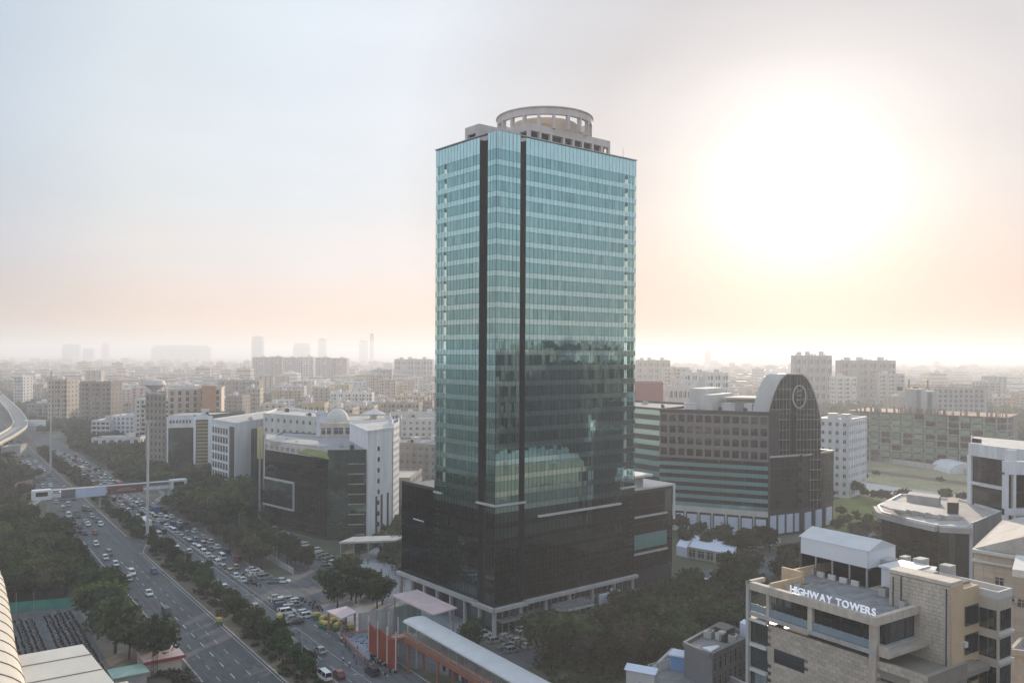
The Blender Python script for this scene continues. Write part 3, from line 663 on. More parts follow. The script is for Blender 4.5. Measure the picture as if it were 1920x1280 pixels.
# teal-striped block behind on the left, seen between the tower and the arch office
block('striped_block', 'teal and grey striped office block seen just right of the tower, behind the arch office', 'building', [GY(1188,900,372).xy, GY(1262,900,352).xy, GY(1290,900,400).xy, GY(1188,900,420).xy], 4, 43, M_darkwall,
      [('ribbon', dict(g=M_gteal, fh=4.4, hf=.5)), 'blank', 'blank', 'blank'], M_roofgrey, roofstuff=3)
block('red_block', 'faded red block with a white emblem beyond the teal striped office', 'building', [GY(1190,800,560).xy, GY(1243,800,560).xy, GY(1243,800,590).xy, GY(1190,800,590).xy], 5, 47, mat('faded_red_cladding', (.34,.13,.12), .7, var=.1), ['blank','blank','blank','blank'])
# white gridded block
o = G(1536,928); q = G(1590,934); n = (Vector((q.y-o.y, -(q.x-o.x),0))*-1).normalized()
block('white_block', 'narrow white block with rows of small dark windows beside the arch tower', 'building', [o.xy, q.xy, (q+n*26).xy, (o+n*26).xy], 0, 36, M_white, [('grid', dict(fh=4.0, bw=3.4, wf=.42, hf=.42)), ('grid', dict(fh=4.0, bw=3.4, wf=.42, hf=.42)), 'blank', 'blank'], roofstuff=2)
# glass hall in the yard with a pale roof
o = G(1290,1046); q = G(1375,1062); n = Vector((6,18,0))
r, L = block('pavilion', 'low yard pavilion with a pale blue flat roof, right of the tower', 'pavilion', [o.xy, q.xy, (q+n).xy, (o+n).xy], .2, 3.6, M_conc, [('grid', dict(fh=3.4,bw=3,wf=.7,hf=.7)), 'blank','blank',('grid', dict(fh=3.4,bw=3,wf=.7,hf=.7))], M_board, parapet=.25)
o = G(1268,1040); q = G(1292,1046); n = Vector((4,12,0)); m = MB(); m.prism([x.xy - o.xy for x in (o, q, q+n, o+n)], 0, 3.2); tag(m.build('site_cabin', M_board), 'small pale blue cabin left of the yard pavilion', 'cabin').location = o

# ------------------------------------------------------------------ construction site
c0, c1 = G(1590,862), G(1890,886); d = (c1-c0); cw = d.length; d /= cw; n = Vector((-d.y,d.x,0))
cs = thing('unfinished_building', 'long unfinished concrete frame hung with green netting beyond the dry field', 'building', c0, math.atan2(d.y,d.x))
NFc, FHc = 8, 3.9; M_net = mat('green_netting', (.17,.24,.18), .9, var=.35, scale=.25); M_rebar = mat('rust_red_formwork', (.27,.17,.14), .9, var=.3)
for k in range(NFc+1):
    m = MB(); m.box(0,cw,0,38,k*FHc,k*FHc+.4); m.build('slab', M_rebar if k == NFc else M_conc, cs)
cm = MB(); cm.box(-.35,.35,-.35,.35,.4,FHc*NFc); cme = cm.mesh('column', M_conc)
nx = int(cw/6)
for i in range(nx+1):
    for y in (.5, 12): link('column', cme, cs, (min(cw-.4, .4+i*cw/nx), y, 0))
m = MB(); m.box(0,cw,16,36,0,FHc*NFc); m.build('inner_walls', mat('dim_blockwork', (.22,.21,.2), .9, var=.2), cs)
nm = MB(); nm.box(-cw/nx/2+.5,cw/nx/2-.5,-.1,.05,.5,3.3); nme = nm.mesh('netting', M_net)
for i in range(nx):
    for k in range(1, NFc):
        if i < nx*.55 and rnd() < .78 or rnd() < .45: link('netting', nme, cs, ((i+.5)*cw/nx, -.2, k*FHc))
for i in range(60):
    m = MB(); x = U(0,cw); m.box(x,x+.35,0.2,U(.4,6),FHc*NFc+.4,FHc*NFc+U(2,4.6)); m.build('starter_column', M_rebar if i % 3 else M_conc, cs)
for x, w2, z in ((.36,9,15),(.42,10,14),(.50,5,13)): m = MB(); m.box(cw*x,cw*x+w2,8,16,FHc*NFc,FHc*NFc+z); m.build('lift_core', M_conclt, cs)
block('apartment_row', 'pale unfinished apartment slab with rounded openings behind the netted frame', 'building', [GY(1748,800,700).xy, GY(1845,800,700).xy, GY(1850,800,730).xy, GY(1748,800,730).xy], 0, 66.6-78*700/1586+7, M_conclt, [('grid', dict(fh=4,bw=4.5,wf=.5,hf=.6)), 'blank','blank','blank'])
def crane(p, h, jib, back, az, lab):
    r = thing('tower_crane', lab, 'crane', p, az); m = MB()
    for k in range(int(h/2.5)):
        z = k*2.5
        for a, b in (((-1,-1),(1,-1)),((1,-1),(1,1)),((1,1),(-1,1)),((-1,1),(-1,-1))): m.beam((a[0],a[1],z),(b[0],b[1],z+2.5),.12,.12)
    for a in (-1,1):
        for b in (-1,1): m.beam((a,b,0),(a,b,h),.35,.35)
    m.build('mast', M_rebar, r); m = MB(); m.beam((-back,0,h+1),(jib,0,h+1),1.2,.3); m.beam((-back,0,h+2.6),(jib,0,h+2.2),.3,.3)
    for i in range(int((jib+back)/3)): m.beam((-back+i*3,0,h+1),(-back+i*3+1.5,0,h+2.5),.15,.15)
    m.build('jib', M_rebar, r); m = MB(); m.box(-back,-back+3,-1.2,1.2,h-1.6,h+1); m.build('counterweight', M_dark, r)
    m = MB(); m.beam((0,0,h),(0,0,h+6),.8,.8); m.beam((0,0,h+6),(jib*.7,0,h+2.3),.12,.12); m.beam((0,0,h+6),(-back,0,h+2.3),.12,.12); m.build('tie', M_rebar, r)
crane(GY(1704,800,590)-Vector((0,0,GY(1704,800,590).z)), 44, 34, 8, math.radians(3), 'rust coloured tower crane standing left over the unfinished frame')
crane(GY(1739,800,615)-Vector((0,0,GY(1739,800,615).z)), 43, 42, 10, math.radians(-6), 'second tower crane, just right of the first, its jib pointing right')
# long low wall and sheds at the field edge
m = MB(); p, q = G(1590,856), G(1822,890); m.beam(p+Vector((0,0,1.5)), q+Vector((0,0,1.5)), .4, 3); tag(m.build('site_wall', M_conclt), 'long pale wall along the far edge of the dry field', 'wall')
p = G(1810,888); m = MB()
for i in range(8):
    a, b = math.pi*i/8, math.pi*(i+1)/8; m.add([(-9*math.cos(a),0,6*math.sin(a)),(-9*math.cos(b),0,6*math.sin(b)),(-9*math.cos(b),22,6*math.sin(b)),(-9*math.cos(a),22,6*math.sin(a))], [(0,1,2,3)])
m.add([(-9*math.cos(math.pi*i/8),0,6*math.sin(math.pi*i/8)) for i in range(9)], [tuple(range(9))])
o = m.build('tent_hall', M_white); o.location = p; tag(o, 'pale round-topped tent hall at the right end of the field', 'tent')

# ------------------------------------------------------------------ right edge: white-framed glass block with curved roof
D_ = 252
arc = [GY(1822+ (1960-1822)*(i/8)**.95, 900, D_ - 18*math.sin(math.pi*i/16)).xy for i in range(9)]
poly = arc + [arc[-1]*1.14, arc[0]*1.14]
r, L = block('curved_office', 'dark glass office with a curved white parapet at the right edge of the picture', 'building', poly, 0, 39.5, M_darkwall, ['blank'], M_rooflt, parapet=.2)
for i in range(8):
    a, b = RL(r, arc[i])[:2], RL(r, arc[i+1])[:2]
    wm = MB(); bar(wm, a, b, 37.2, 40.8, .05, 1.3); wm.build('parapet_panel', M_white, r)
    wm = MB(); bar(wm, a, b, 28.6, 29.5, .05, 1.0 if i > 0 else .5); wm.build('cornice', M_white, r)
    facade(r, None, a, b, 29.6, 37.2, 'curtain', g=M_gblk, fh=3.8, bw=1.8, fr=M_dark)
    facade(r, None, a, b, 0, 28.6, 'curtain', g=M_gblk, fh=4, bw=3.5, fr=M_dark, mull=False)
m = MB(); a = RL(r, arc[0]); m.obox(a[:2]+Vector((.6,.4)) if False else (a.x+.6,a.y+.6), 1.2, .9, 0, 37.1, .1); m.build('end_pier', M_white, r)
nmx = [(-2,'A'),(0,'B')]
for i in range(5): # dark roof-top letters, too small to read in the photograph
    m = MB(); c = RL(r, arc[0]+(arc[1]-arc[0])*(.15+i*.16)); m.obox(c[:2], .45, .12, 41.0, 42.2, .1); m.build('roof_sign_letter', M_dark, r)
r2 = thing('framed_office', 'white portal frame with dark glazing in front of the curved glass office', 'building', GY(1880,950,205)*1)
r2.location.z = 0
def FR(px): return GY(px, 950, 205).x - r2.location.x
m = MB(); fw = FR(1990)
for x0, x1 in ((FR(1881),FR(1889)),(FR(1898),FR(1903)),(FR(1960),FR(1966))): m.box(x0,x1,-.5,.6,0,38.5)
m.box(FR(1881),fw,-.55,.65,38,41.2); m.box(FR(1881),fw,-.55,.65,28.2,29.8); m.box(FR(1886),FR(1905),-.3,.5,41.2,44); m.build('frame', M_white, r2)
x0_ = FR(1889); k_ = 1.08; m = MB(); m.prism([(x0_,.7),(fw,.7),(fw+20,17),(x0_+(x0_+r2.location.x)*.08,17)], 0, 38); m.build('body', M_darkwall, r2)
for k in range(9): m = MB(); strip(m, (FR(1889),.7), (fw,.7), 1+k*4.1, 4.6+k*4.1, 7, .05, .005); m.build('window_band', M_gblk, r2)
m = MB(); m.box(FR(1905),FR(1960),-.2,.3,27.2,28.1); m.build('balcony_slab', M_white2, r2)

# dark glass block with the sunlit white roof
zr = 22.5
pts = [G(1647,950,zr), G(1655,962,zr), G(1705,975,zr), G(1760,987,zr), G(1817,990,zr)]
back = [G(1882,962,zr), G(1800,938,zr), G(1690,928,zr)]
poly = [p.xy for p in pts+back]
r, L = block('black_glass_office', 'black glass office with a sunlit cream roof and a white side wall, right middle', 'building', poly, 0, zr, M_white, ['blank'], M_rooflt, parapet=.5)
for i in range(4):
    facade(r, None, RL(r,pts[i])[:2], RL(r,pts[i+1])[:2], .5, zr-1.2, 'curtain', g=M_gblk, fh=3.6, bw=2.6, fr=M_dark)
    m = MB(); bar(m, RL(r,pts[i])[:2], RL(r,pts[i+1])[:2], zr-1.2, zr+.2, .1, 1.5); m.build('roof_canopy', M_conclt, r)
m = MB(); bar(m, RL(r,pts[3])[:2], RL(r,pts[4])[:2], 0, zr-1.3, .2, .5, 0, .32, .52); m.build('glazed_slot', M_ggreen, r)
a, b = RL(r,pts[4]), RL(r,back[0])
m = MB(); bar(m, a[:2], b[:2], 0, zr+1.2, 0, .35); bar(m, a[:2], b[:2], 0, zr+1.6, .35, .9, 0, 0, .06); m.build('side_wall', M_white, r)
for u, z, s in ((.28,14,.8),(.42,14.8,.8),(.46,11,1.3),(.75,15,.8),(.6,8,.7)):
    c = Vector(a[:2])*(1-u)+Vector(b[:2])*u; m = MB(); dd = (Vector(b[:2])-Vector(a[:2])).normalized(); nn = Vector((dd.y,-dd.x)); m.obox((c+nn*.4), s/2, .12, z, z+s*1.5, math.atan2(dd.y,dd.x)); m.build('wall_opening', M_dark, r)
def onr(root, pxl, z0, z1, ma, nm): m = MB(); m.prism([RL(root, G(x,y,z0))[:2] for x, y in pxl], z0, z1); return m.build(nm, ma, root)
onr(r, [(1668,948),(1680,958),(1760,973),(1800,975),(1795,966),(1700,948)], zr+.05, zr+1.1, M_conclt, 'roof_ring')
onr(r, [(1776,962),(1797,963),(1798,953),(1778,952)], zr+1.2, zr+4.2, M_dark, 'cooling_tower')
onr(r, [(1700,942),(1760,950),(1764,944),(1706,936)], zr+.05, zr+2.6, M_rooflt, 'roof_storey')
onr(r, [(1650,948),(1668,955),(1700,960),(1690,944),(1665,938)], zr+2.4, zr+2.8, M_rooflt, 'roof_slab')
for k in range(4): rooftop(r, RL(r, G(1690+k*24, 962+k*4, zr)), zr, 'air_conditioner')

# beige building with the white gable at the right edge
zr = 27.0
poly = [G(1826,1032,zr).xy, G(1996,1060,zr).xy, G(2060,1000,zr).xy, G(1882,978,zr).xy]
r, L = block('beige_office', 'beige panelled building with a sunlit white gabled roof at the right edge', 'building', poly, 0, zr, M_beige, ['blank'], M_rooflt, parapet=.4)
a, b = Vector(RL(r, poly[0])[:2]), Vector(RL(r, poly[1])[:2]); d = (b-a); Lh = d.length; d /= Lh; nn = Vector((d.y,-d.x)); ang = math.atan2(d.y,d.x)
pm = MB(); pw, ph = 1.9, 1.35; pm.box(-pw/2+.03,pw/2-.03,-.09,0,.03,ph-.03); pme = pm.mesh('wall_panel', M_beige)
holes = [(.52,.60,4,6),(.80,.96,2,5),(.80,.96,8,11)]
for j in range(13):
    for i in range(int(Lh/pw)):
        u = (i+.5)*pw/Lh
        if .62 < u < .68 or any(h[0] < u < h[1] and h[2] <= j <= h[3] for h in holes): continue
        p = a+d*(i+.5)*pw+nn*.02; link('wall_panel', pme, r, (p.x,p.y,zr-2.2-(j+1)*ph), ang)
m = MB(); bar(m, a, b, 0, zr, .05, .9, 0, .63, .67); m.build('pilaster', M_beige, r)
m = MB(); bar(m, a, b, zr-2.0, zr-1.5, .05, .7); bar(m, a, b, zr-.1, zr+.5, .05, 1.0); m.build('cornice', M_white2, r)
me = window_mesh(1.5, 1.5, M_winglass, M_white2)
for u, z in ((.55,zr-9.5),(.88,zr-8),(.88,zr-16),(.88,zr-12),(.30,zr-6),(.22,zr-14)): p = a+d*Lh*u+nn*.12; link('window', me, r, (p.x,p.y,z), ang)
for u, z in ((.42,zr-8.6),(.47,zr-8.6),(.85,zr-9.8),(.90,zr-9.8)):
    p = a+d*Lh*u+nn*.6; m = MB(); m.obox(p, .8, .35, z, z+.9, ang, 0); m.cyl((p.x+nn.x*.36,p.y+nn.y*.36,z+.45),(p.x+nn.x*.4,p.y+nn.y*.4,z+.45),.32,8,1); m.build('air_conditioner', [M_white2, M_dark], r)
c = [Vector(RL(r,x)[:2]) for x in poly]; rm = MB(); z2 = zr+3.6
q = [c[0]*.98, c[1]*.98, c[2]*.96, c[3]*.96]; ridge0, ridge1 = (q[0]*.45+q[1]*.55), (q[3]*.45+q[2]*.55)
rm.add([(*q[0],zr+.5),(*ridge0,z2+.6),(*ridge1,z2+.6),(*q[3],zr+.5),(*q[1],zr+.5),(*q[2],zr+.5)], [(0,1,2,3),(1,4,5,2),(0,4,1),(3,2,5)]); rm.build('gable_roof', M_rooflt, r)
onr(r, [(1898,1080),(1990,1092),(1990,1060),(1905,1052)], zr+.1, zr+1.4, M_white2, 'roof_storey')
block('low_stone_block', 'corner of a low stone faced block at the bottom right', 'building', [G(1896,1226,20).xy, G(1990,1240,20).xy, G(2010,1215,20).xy, G(1915,1205,20).xy], 0, 20, M_stone, ['blank'])

# ------------------------------------------------------------------ the stone office with the roof sign, near right
HA = math.radians(34); HO = Vector((47,109,0)); HX = Vector((math.cos(HA), math.sin(HA), 0)); HY = Vector((-math.sin(HA), math.cos(HA), 0))
ht = thing('stone_office', 'near stone-clad office block with a roof terrace and large white lettering, bottom right', 'building', HO, HA)
ZT2 = 32.4
m = MB()
m.box(.5,15,-6,21,0,22.8); m.box(.5,3.8,17.2,21,22.8,27); m.box(3.2,15,.4,20,22.8,25.0)
m.build('body', [M_darkwall], ht)
m = MB(); m.box(.48,15.3,-6.78,17.38,25.2,25.9); m.box(.48,1.0,-6.78,17.38,25.9,27.28); m.box(1.0,9.7,-6.78,-6.2,25.9,27.28); m.build('terrace_parapet', M_stonej, ht)
m = MB(); m.box(.55,9.7,-6.7,17.3,.05,25.1); m.build('stone_backing', M_stonej, ht)
# stone courses: every slab a part on the long wall
tl, thh = 1.15, .52
tm = MB(); tm.box(-.10,.02,.012,tl-.02,.012,thh-.02); tme = tm.mesh('stone_slab', M_stone)
openings = [(11.2,16.6,22.2,24.0), (8.6,11.2,15.5,19.6), (-1.0,1.8,15.0,18.0), (-3.5,-.5,24.9,26.2),(12.6,15,12,15)]
slots = []
for j in range(48):
    z = 27.3-(j+1)*thh-.01; y0 = -6.8 - (tl/2 if j % 2 else 0)
    while y0 < 17.3:
        y1 = y0+tl
        if y0 >= -6.9 and y1 <= 17.5 and not any(o_[0] < y1-.1 and o_[1] > y0+.1 and o_[2] < z+thh-.05 and o_[3] > z+.05 for o_ in openings): slots.append((y0, z))
        y0 = y1
slots.sort(key=lambda q: -q[1])
rest = MB()
for j in range(48):   # half slabs closing the courses at both ends
    z = 27.3-(j+1)*thh-.01
    for y0, y1 in ((-6.82,-6.8+tl/2),(17.3-tl*.9,17.42)):
        if not any(abs(q[1]-z) < .01 and q[0] < y1-.12 and q[0]+tl > y0+.12 for q in slots):
            rest.box(.345,.455,y0,y1-.01,z+.012,z+thh-.02)
for i, (y, z) in enumerate(slots):
    if i < 290: link('stone_slab', tme, ht, (.44+U(-.012,.012), y, z))
    else: rest.box(.34+U(-.012,.012),.46,y+.012,y+tl-.02,z+.012,z+thh-.02)
struct(rest.build('stone_slabs', M_stone, ht), 'stuff')
for y0, y1, z0, z1 in openings[:5]:
    m = MB(); m.box(.5,.548,y0,y1,z0,z1); m.build('window', M_winglass, ht)
# recessed storey with glass balustrade, under the lettered parapet
m = MB(); m.box(-.1,15,-.1,20.6,28.0,28.6); m.build('balcony_slab', M_conc, ht)
m = MB(); m.box(3.2,15,.6,20,28.6,ZT2-.7); m.build('recessed_wall', M_darkwall, ht)
for i in range(6): m = MB(); strip(m, (3.2,20-.2-i*3.2), (3.2,17-i*3.2), 28.7, ZT2-.9, 2, .05, .004); m.build('window', M_winglass, ht)
for i in range(3): m = MB(); strip(m, (4.2+i*3.6,.6), (7.4+i*3.6,.6), 28.7, ZT2-.9, 2, .05, .004); m.build('window', M_winglass, ht)
bm_ = MB(); bm_.box(-.03,.03,.04,1.5,.1,1.15); bme = bm_.mesh('balustrade_pane', mat('balustrade_glass', (.20,.28,.33), .15, var=.05, spec=.8))
pmm = MB(); pmm.box(-.05,.05,-.04,.04,0,1.25); pme2 = pmm.mesh('balustrade_post', M_steel)
for i in range(13): link('balustrade_pane', bme, ht, (.1,.3+i*1.56,28.6)); link('balustrade_post', pme2, ht, (.1,.3+i*1.56,28.6))
m = MB(); m.box(0,.9,-.05,.9,22.8,ZT2-.6); m.build('column', M_stone, ht)
m = MB(); m.box(0,.6,9.6,10.3,28.6,ZT2-.6); m.build('column', M_stone, ht)
m = MB(); m.box(0,.6,16.9,17.4,28.6,ZT2-.6); m.build('column', M_stone, ht)
m = MB(); m.box(-.3,.3,20.4,20.9,0,ZT2+.6); m.build('corner_column', M_conclt, ht)
m = MB(); m.box(-.2,.7,-.2,20.6,ZT2-.6,ZT2+.5); m.box(.7,10,-.2,.5,ZT2-.6,ZT2+.5); m.box(-.3,3.5,20.4,20.95,ZT2+.0,ZT2+.6); m.build('lettered_parapet', M_stone, ht)
m = MB(); m.box(.7,15,.5,20.3,ZT2-.8,ZT2-.5); m.build('terrace_floor', M_roofgrey, ht)
tile = MB(); tile.box(.02,.98,.02,.98,0,.03); tme2 = tile.mesh('floor_tile', M_roofgrey)
for i in range(14):
    for j in range(19): link('floor_tile', tme2, ht, (.8+i, .7+j, ZT2-.495))
# glazed bay at the far end of the front, behind the corner column
for k in range(7):
    z = ZT2-4.8-(k+1)*3.7
    m = MB(); strip(m, (.5,20.9), (.5,17.5), z+.5, z+3.2, 3, .05, .004); m.build('bay_window', M_winglass, ht)
    m = MB(); m.box(-.1,.8,17.4,21,z+3.3,z+3.75); m.build('bay_slab', M_white2, ht)
# balcony of right return
m = MB(); m.box(.4,9.9,-1.6,-.2,27.9,28.35); m.box(.4,.6,-1.6,-.2,28.35,29.3); m.build('return_balcony', M_stone, ht)
# taller stone block to the right and its return, warm sunlight painted into the sand colour
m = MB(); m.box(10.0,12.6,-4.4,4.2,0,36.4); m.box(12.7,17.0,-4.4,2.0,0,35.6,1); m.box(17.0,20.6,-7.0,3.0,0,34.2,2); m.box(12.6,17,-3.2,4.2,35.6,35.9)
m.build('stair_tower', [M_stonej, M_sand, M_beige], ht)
tl2, th2 = .96, .52; tm = MB(); tm.box(-.10,.02,.012,tl2-.02,.012,th2-.02); tme = tm.mesh('stone_slab', M_stone); rest = MB(); cnt = 0
for j in range(60):
    z = 36.3-(j+1)*th2; y0 = -4.4-(tl2/2 if j % 2 else 0)
    for i in range(11):
        y = y0+i*tl2
        ya, yb = max(y, -4.42), min(y+tl2, 4.22)
        if yb-ya > .1: rest.box(9.84+U(-.012,.012),9.98,ya+.012,yb-.02,z+.012,z+th2-.02)
struct(rest.build('stone_slabs_upper', M_stone, ht), 'stuff')
m = MB(); m.box(9.8,12.7,-4.5,4.3,36.4,36.9); m.build('tower_coping', M_stone, ht)
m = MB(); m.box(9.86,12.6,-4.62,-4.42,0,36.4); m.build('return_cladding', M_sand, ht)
for k in range(8):
    z = 30.6-k*3.8
    m = MB(); m.box(13.4,16.6,-4.6,-4.42,z,z+2.6); m.build('window', M_winglass, ht)
    m = MB(); strip(m, (17.3,-7), (20.2,-7), z-.6, z+2.1, 2, .08, .004); m.build('window', M_winglass, ht)
    m = MB(); m.box(16.9,20.7,-7.3,-6.98,z-1.3,z-.9); m.build('ledge', M_white2, ht)
    m = MB(); strip(m, (16.98,-4.5), (16.98,-6.8), z-.6, z+2.1, 2, .04, .004); m.build('window', M_winglass, ht)
m = MB(); m.box(17,20.6,-7.0,-6.7,34.2,35.2); m.box(17,17.3,-6.7,-4.4,34.2,35.2); m.box(20.3,20.6,-6.7,3,34.2,35.2); m.build('roof_parapet', M_white2, ht)
# roof: white pitched pavilion, steps, white boxes
m = MB(); m.add([(15.2,11,ZT2+2.4),(15.2,23,ZT2+2.4),(15.2,23,ZT2+5.0),(15.2,11,ZT2+5.0)], [(0,1,2,3)]); 
m.box(15.0,15.2,11,23,ZT2+2.4,ZT2+5.0); m.box(15.2,22,10.8,11.0,ZT2+2.4,ZT2+5.0)
m.build('awning', mat('white_canvas', (.72,.73,.76), .7, var=.05), ht)
m = MB()
m.add([(14.9,10.7,ZT2+5.0),(14.9,23.2,ZT2+5.0),(18.4,23.2,ZT2+6.3),(18.4,10.7,ZT2+6.3),(22.2,23.2,ZT2+5.0),(22.2,10.7,ZT2+5.0)], [(0,1,2,3),(3,2,4,5),(0,3,5),(1,4,2)]); m.build('pavilion_roof', M_roofsheet, ht)
m = MB(); m.box(20,22,11.2,23,ZT2-.5,ZT2+5); m.box(15,22,22.8,23,ZT2-.5,ZT2+5); m.box(11,23,11,23.4,ZT2-1.2,ZT2-.52); m.build('pavilion_walls', M_darkwall, ht)
for y in (11.1,14,17,20,22.9): m = MB(); m.box(15.0,15.25,y-.12,y+.12,ZT2-.5,ZT2+2.4); m.build('pavilion_post', M_steel, ht)
m = MB(); m.box(8,23,20.3,20.7,ZT2-.5,ZT2+.9); m.box(7.6,8,16.9,20.7,ZT2-.5,ZT2+1.6); m.box(.7,8,17,17.35,ZT2-.5,ZT2+.9); m.build('terrace_wall', M_sand, ht)
for i in range(5): m = MB(); m.box(14.2,14.6,12+i*2.0,13.2+i*2.0,ZT2-.46,ZT2+.3); m.build('terrace_bench', M_white2, ht)
m = MB(); m.box(14.5,20,4.5,8.4,ZT2,ZT2+3.2); m.build('roof_room', M_white, ht)
m = MB(); m.box(14.2,20.3,4.2,8.7,ZT2+3.2,ZT2+3.5); m.build('roof_room_lid', M_roofsheet, ht)
m = MB(); m.box(11,25,.5,12,27,ZT2-.55); m.build('rear_body', M_beige, ht)
for (x, y, a, b, z) in ((18,9.4,2.4,1.2,1.0),(21,6,2.0,1.4,1.4),(21.5,2,1.6,1.6,1.2),(16,1.5,1.5,1.5,1.2),(22,9.2,1.6,1.0,1.0)):
    m = MB(); m.box(x,x+a,y,y+b,ZT2-.5,ZT2-.5+z+3); m.build('roof_unit', M_conclt, ht)
m = MB(); m.box(21,29,3,26,0,30.6); m.box(20.9,29.1,2.9,3.3,30.6,31.6,1); m.box(28.8,29.1,3,26,30.6,31.6,1); m.build('rear_wing', [M_sand, M_stone], ht)
for k in range(6): rooftop(ht, (U(22,28), U(5,24)), 30.6, random.choice(['air_conditioner','stair_head']))
for k in range(5): m = MB(); m.box(21.5+k*1.5,22.3+k*1.5,2.9,3.0,25,28); m.build('window', M_winglass, ht)
# roof lettering: each letter its own part, on a rail on the parapet
M_letter = mat('lit_white_letter', (.9,.92,1.0), .5, var=0, emit=.25)
sg = thing('roof_sign', 'white illuminated roof lettering HIGHWAY TOWERS on the near stone office', 'sign', HO, HA)
txt = 'HIGHWAY TOWERS'; y = 13.3
adv = {'I':.5,' ':.55,'W':1.05,'G':.92,'O':.95,'H':.86,'A':.88,'Y':.82,'T':.78,'E':.76,'R':.8,'S':.76}
for ch in txt:
    if ch != ' ':
        cu = bpy.data.curves.new('letter', 'FONT'); cu.body = ch; cu.size = 1.36; cu.extrude = .07; cu.offset = .018; cu.resolution_u = 3
        tmp = bpy.data.objects.new('tmp', cu); col.objects.link(tmp); bpy.context.view_layer.update()
        me = bpy.data.meshes.new_from_object(tmp.evaluated_get(bpy.context.evaluated_depsgraph_get())); bpy.data.objects.remove(tmp)
        me.name = 'letter'; me.materials.clear(); me.materials.append(M_letter)
        xs = [v.co.x for v in me.vertices]; o = link('letter', me, sg, (.15, y+min(xs), ZT2+.62)); o.rotation_euler = (math.pi/2, 0, -math.pi/2)
        y -= max(xs)-min(xs)+.13
    else: y -= .45
m = MB(); m.box(.10,.22,.3,12.9,ZT2+.5,ZT2+.58); m.build('sign_rail', M_steel, sg)
for i in range(14): m = MB(); m.beam((.25,.8+i*.88,ZT2+1.5),(1.1,.8+i*.88,ZT2-.4),.05,.05); m.build('sign_strut', M_steel, sg)
for (x, y, a, b, h_) in ((9.2,1.6,1.2,.8,1.1),(11,2.2,.9,.9,.8),(9.0,14.5,1.4,.7,.5),(3,15.6,.6,.6,.9),(5.2,15.9,.6,.6,.9),(2.2,3.2,.5,.5,.7),(12.5,6.5,1.2,1,1.2),(6.6,15.7,1.6,.7,.5)):
    m = MB(); m.box(x,x+a,y,y+b,ZT2-.46,ZT2-.46+h_); m.box(x+.1,x+a-.1,y+.1,y+b-.1,ZT2-.46+h_,ZT2-.4+h_,1); m.build('terrace_planter', [M_conclt, M_dirt], ht)
for y in (-3.9, 3.6): m = MB(); m.cyl((9.75,y,6),(9.75,y,36),.07,6); m.build('downpipe', M_dark, ht)
m = MB(); m.cyl((9.7,2.4,ZT2),(9.7,2.4,36.3),.09,6); m.build('downpipe', M_dark, ht)
for k in range(3): m = MB(); m.box(12.72+0,13.3,-4.95,-4.42,28-k*3.8,28.7-k*3.8); m.build('air_conditioner', M_white2, ht)

# small grey building with the blue rooftop shed
zr = 15.5
poly = [G(1333,1232,zr).xy, G(1408,1196,zr).xy, G(1352,1172,zr).xy, G(1283,1210,zr).xy]
r, L = block('grey_office', 'small grey office with rooftop clutter left of the near stone office', 'building', poly, 0, zr, mat('grey_render', (.17,.17,.18), .85, var=.15), [('grid', dict(fh=3.1, bw=1.7, wf=.6, hf=.7, fr=M_conc)), 'blank','blank','blank'], M_roofgrey, parapet=.7)
for i in range(3): rooftop(r, RL(r, G(1330+i*22,1195+i*4,zr)), zr, 'air_conditioner')
onr(r, [(1387,1190),(1400,1196),(1408,1190),(1395,1184)], zr, zr+2.4, M_board, 'tank_room')
onr(r, [(1340,1196),(1360,1205),(1378,1197),(1356,1188)], zr, zr+2.2, M_dark, 'cooling_unit')
onr(r, [(1317,1220),(1333,1228),(1350,1218),(1345,1216)], zr+.2, zr+.9, M_white, 'white_sheet')
onr(r, [(1345,1186),(1356,1190),(1362,1186),(1352,1183)], zr+2.2, zr+2.5, M_conclt, 'roof_lid')
zr = 10
poly = [G(1150,1330,zr).xy, G(1300,1360,zr).xy, G(1400,1290,zr).xy, G(1262,1222,zr).xy]
r, L = block('low_roof', 'low building with a cluttered flat roof at the bottom edge', 'building', poly, 0, zr, M_conclt, ['blank'], M_roofgrey, parapet=.8)
sh = thing('blue_shed', 'bright blue rooftop shed with a pale blue lid', 'shed', G(1300,1262,zr), math.radians(-27)+HA*0)
m = MB(); m.box(-4.2,-.6,0,2.4,0,2.6); m.box(.1,3.6,0,2.4,0,2.6,0); m.box(-.6,.1,.5,2.4,0,2.5,1); m.build('wall', [M_blue, M_dark], sh)
m = MB(); m.box(-4.5,3.9,-.4,2.9,2.6,2.85); m.build('roof', M_board, sh)
sh2 = thing('white_shed', 'pale rooftop shed at the very bottom edge, left of the blue shed', 'shed', G(1200,1285,zr), math.radians(-27))
m = MB(); m.box(-2.5,2.5,0,2.5,0,2.4); m.build('wall', M_conclt, sh2); m = MB(); m.add([(-2.8,-.3,2.4),(2.8,-.3,2.4),(2.8,1.3,3.1),(-2.8,1.3,3.1),(2.8,2.8,2.4),(-2.8,2.8,2.4)],[(0,1,2,3),(3,2,4,5),(0,3,5),(1,4,2)]); m.build('roof', M_board, sh2)
sh3 = thing('roof_rack', 'row of white rails along the low cluttered roof', 'railing', G(1215,1262,zr), math.radians(33))
for i in range(12): m = MB(); m.box(i*.9,i*.9+.5,0,.1,0,1.5); m.build('panel', M_white2, sh3)
m = MB(); m.box(0,11,-.05,.15,1.5,1.6); m.build('rail', M_steel, sh3)
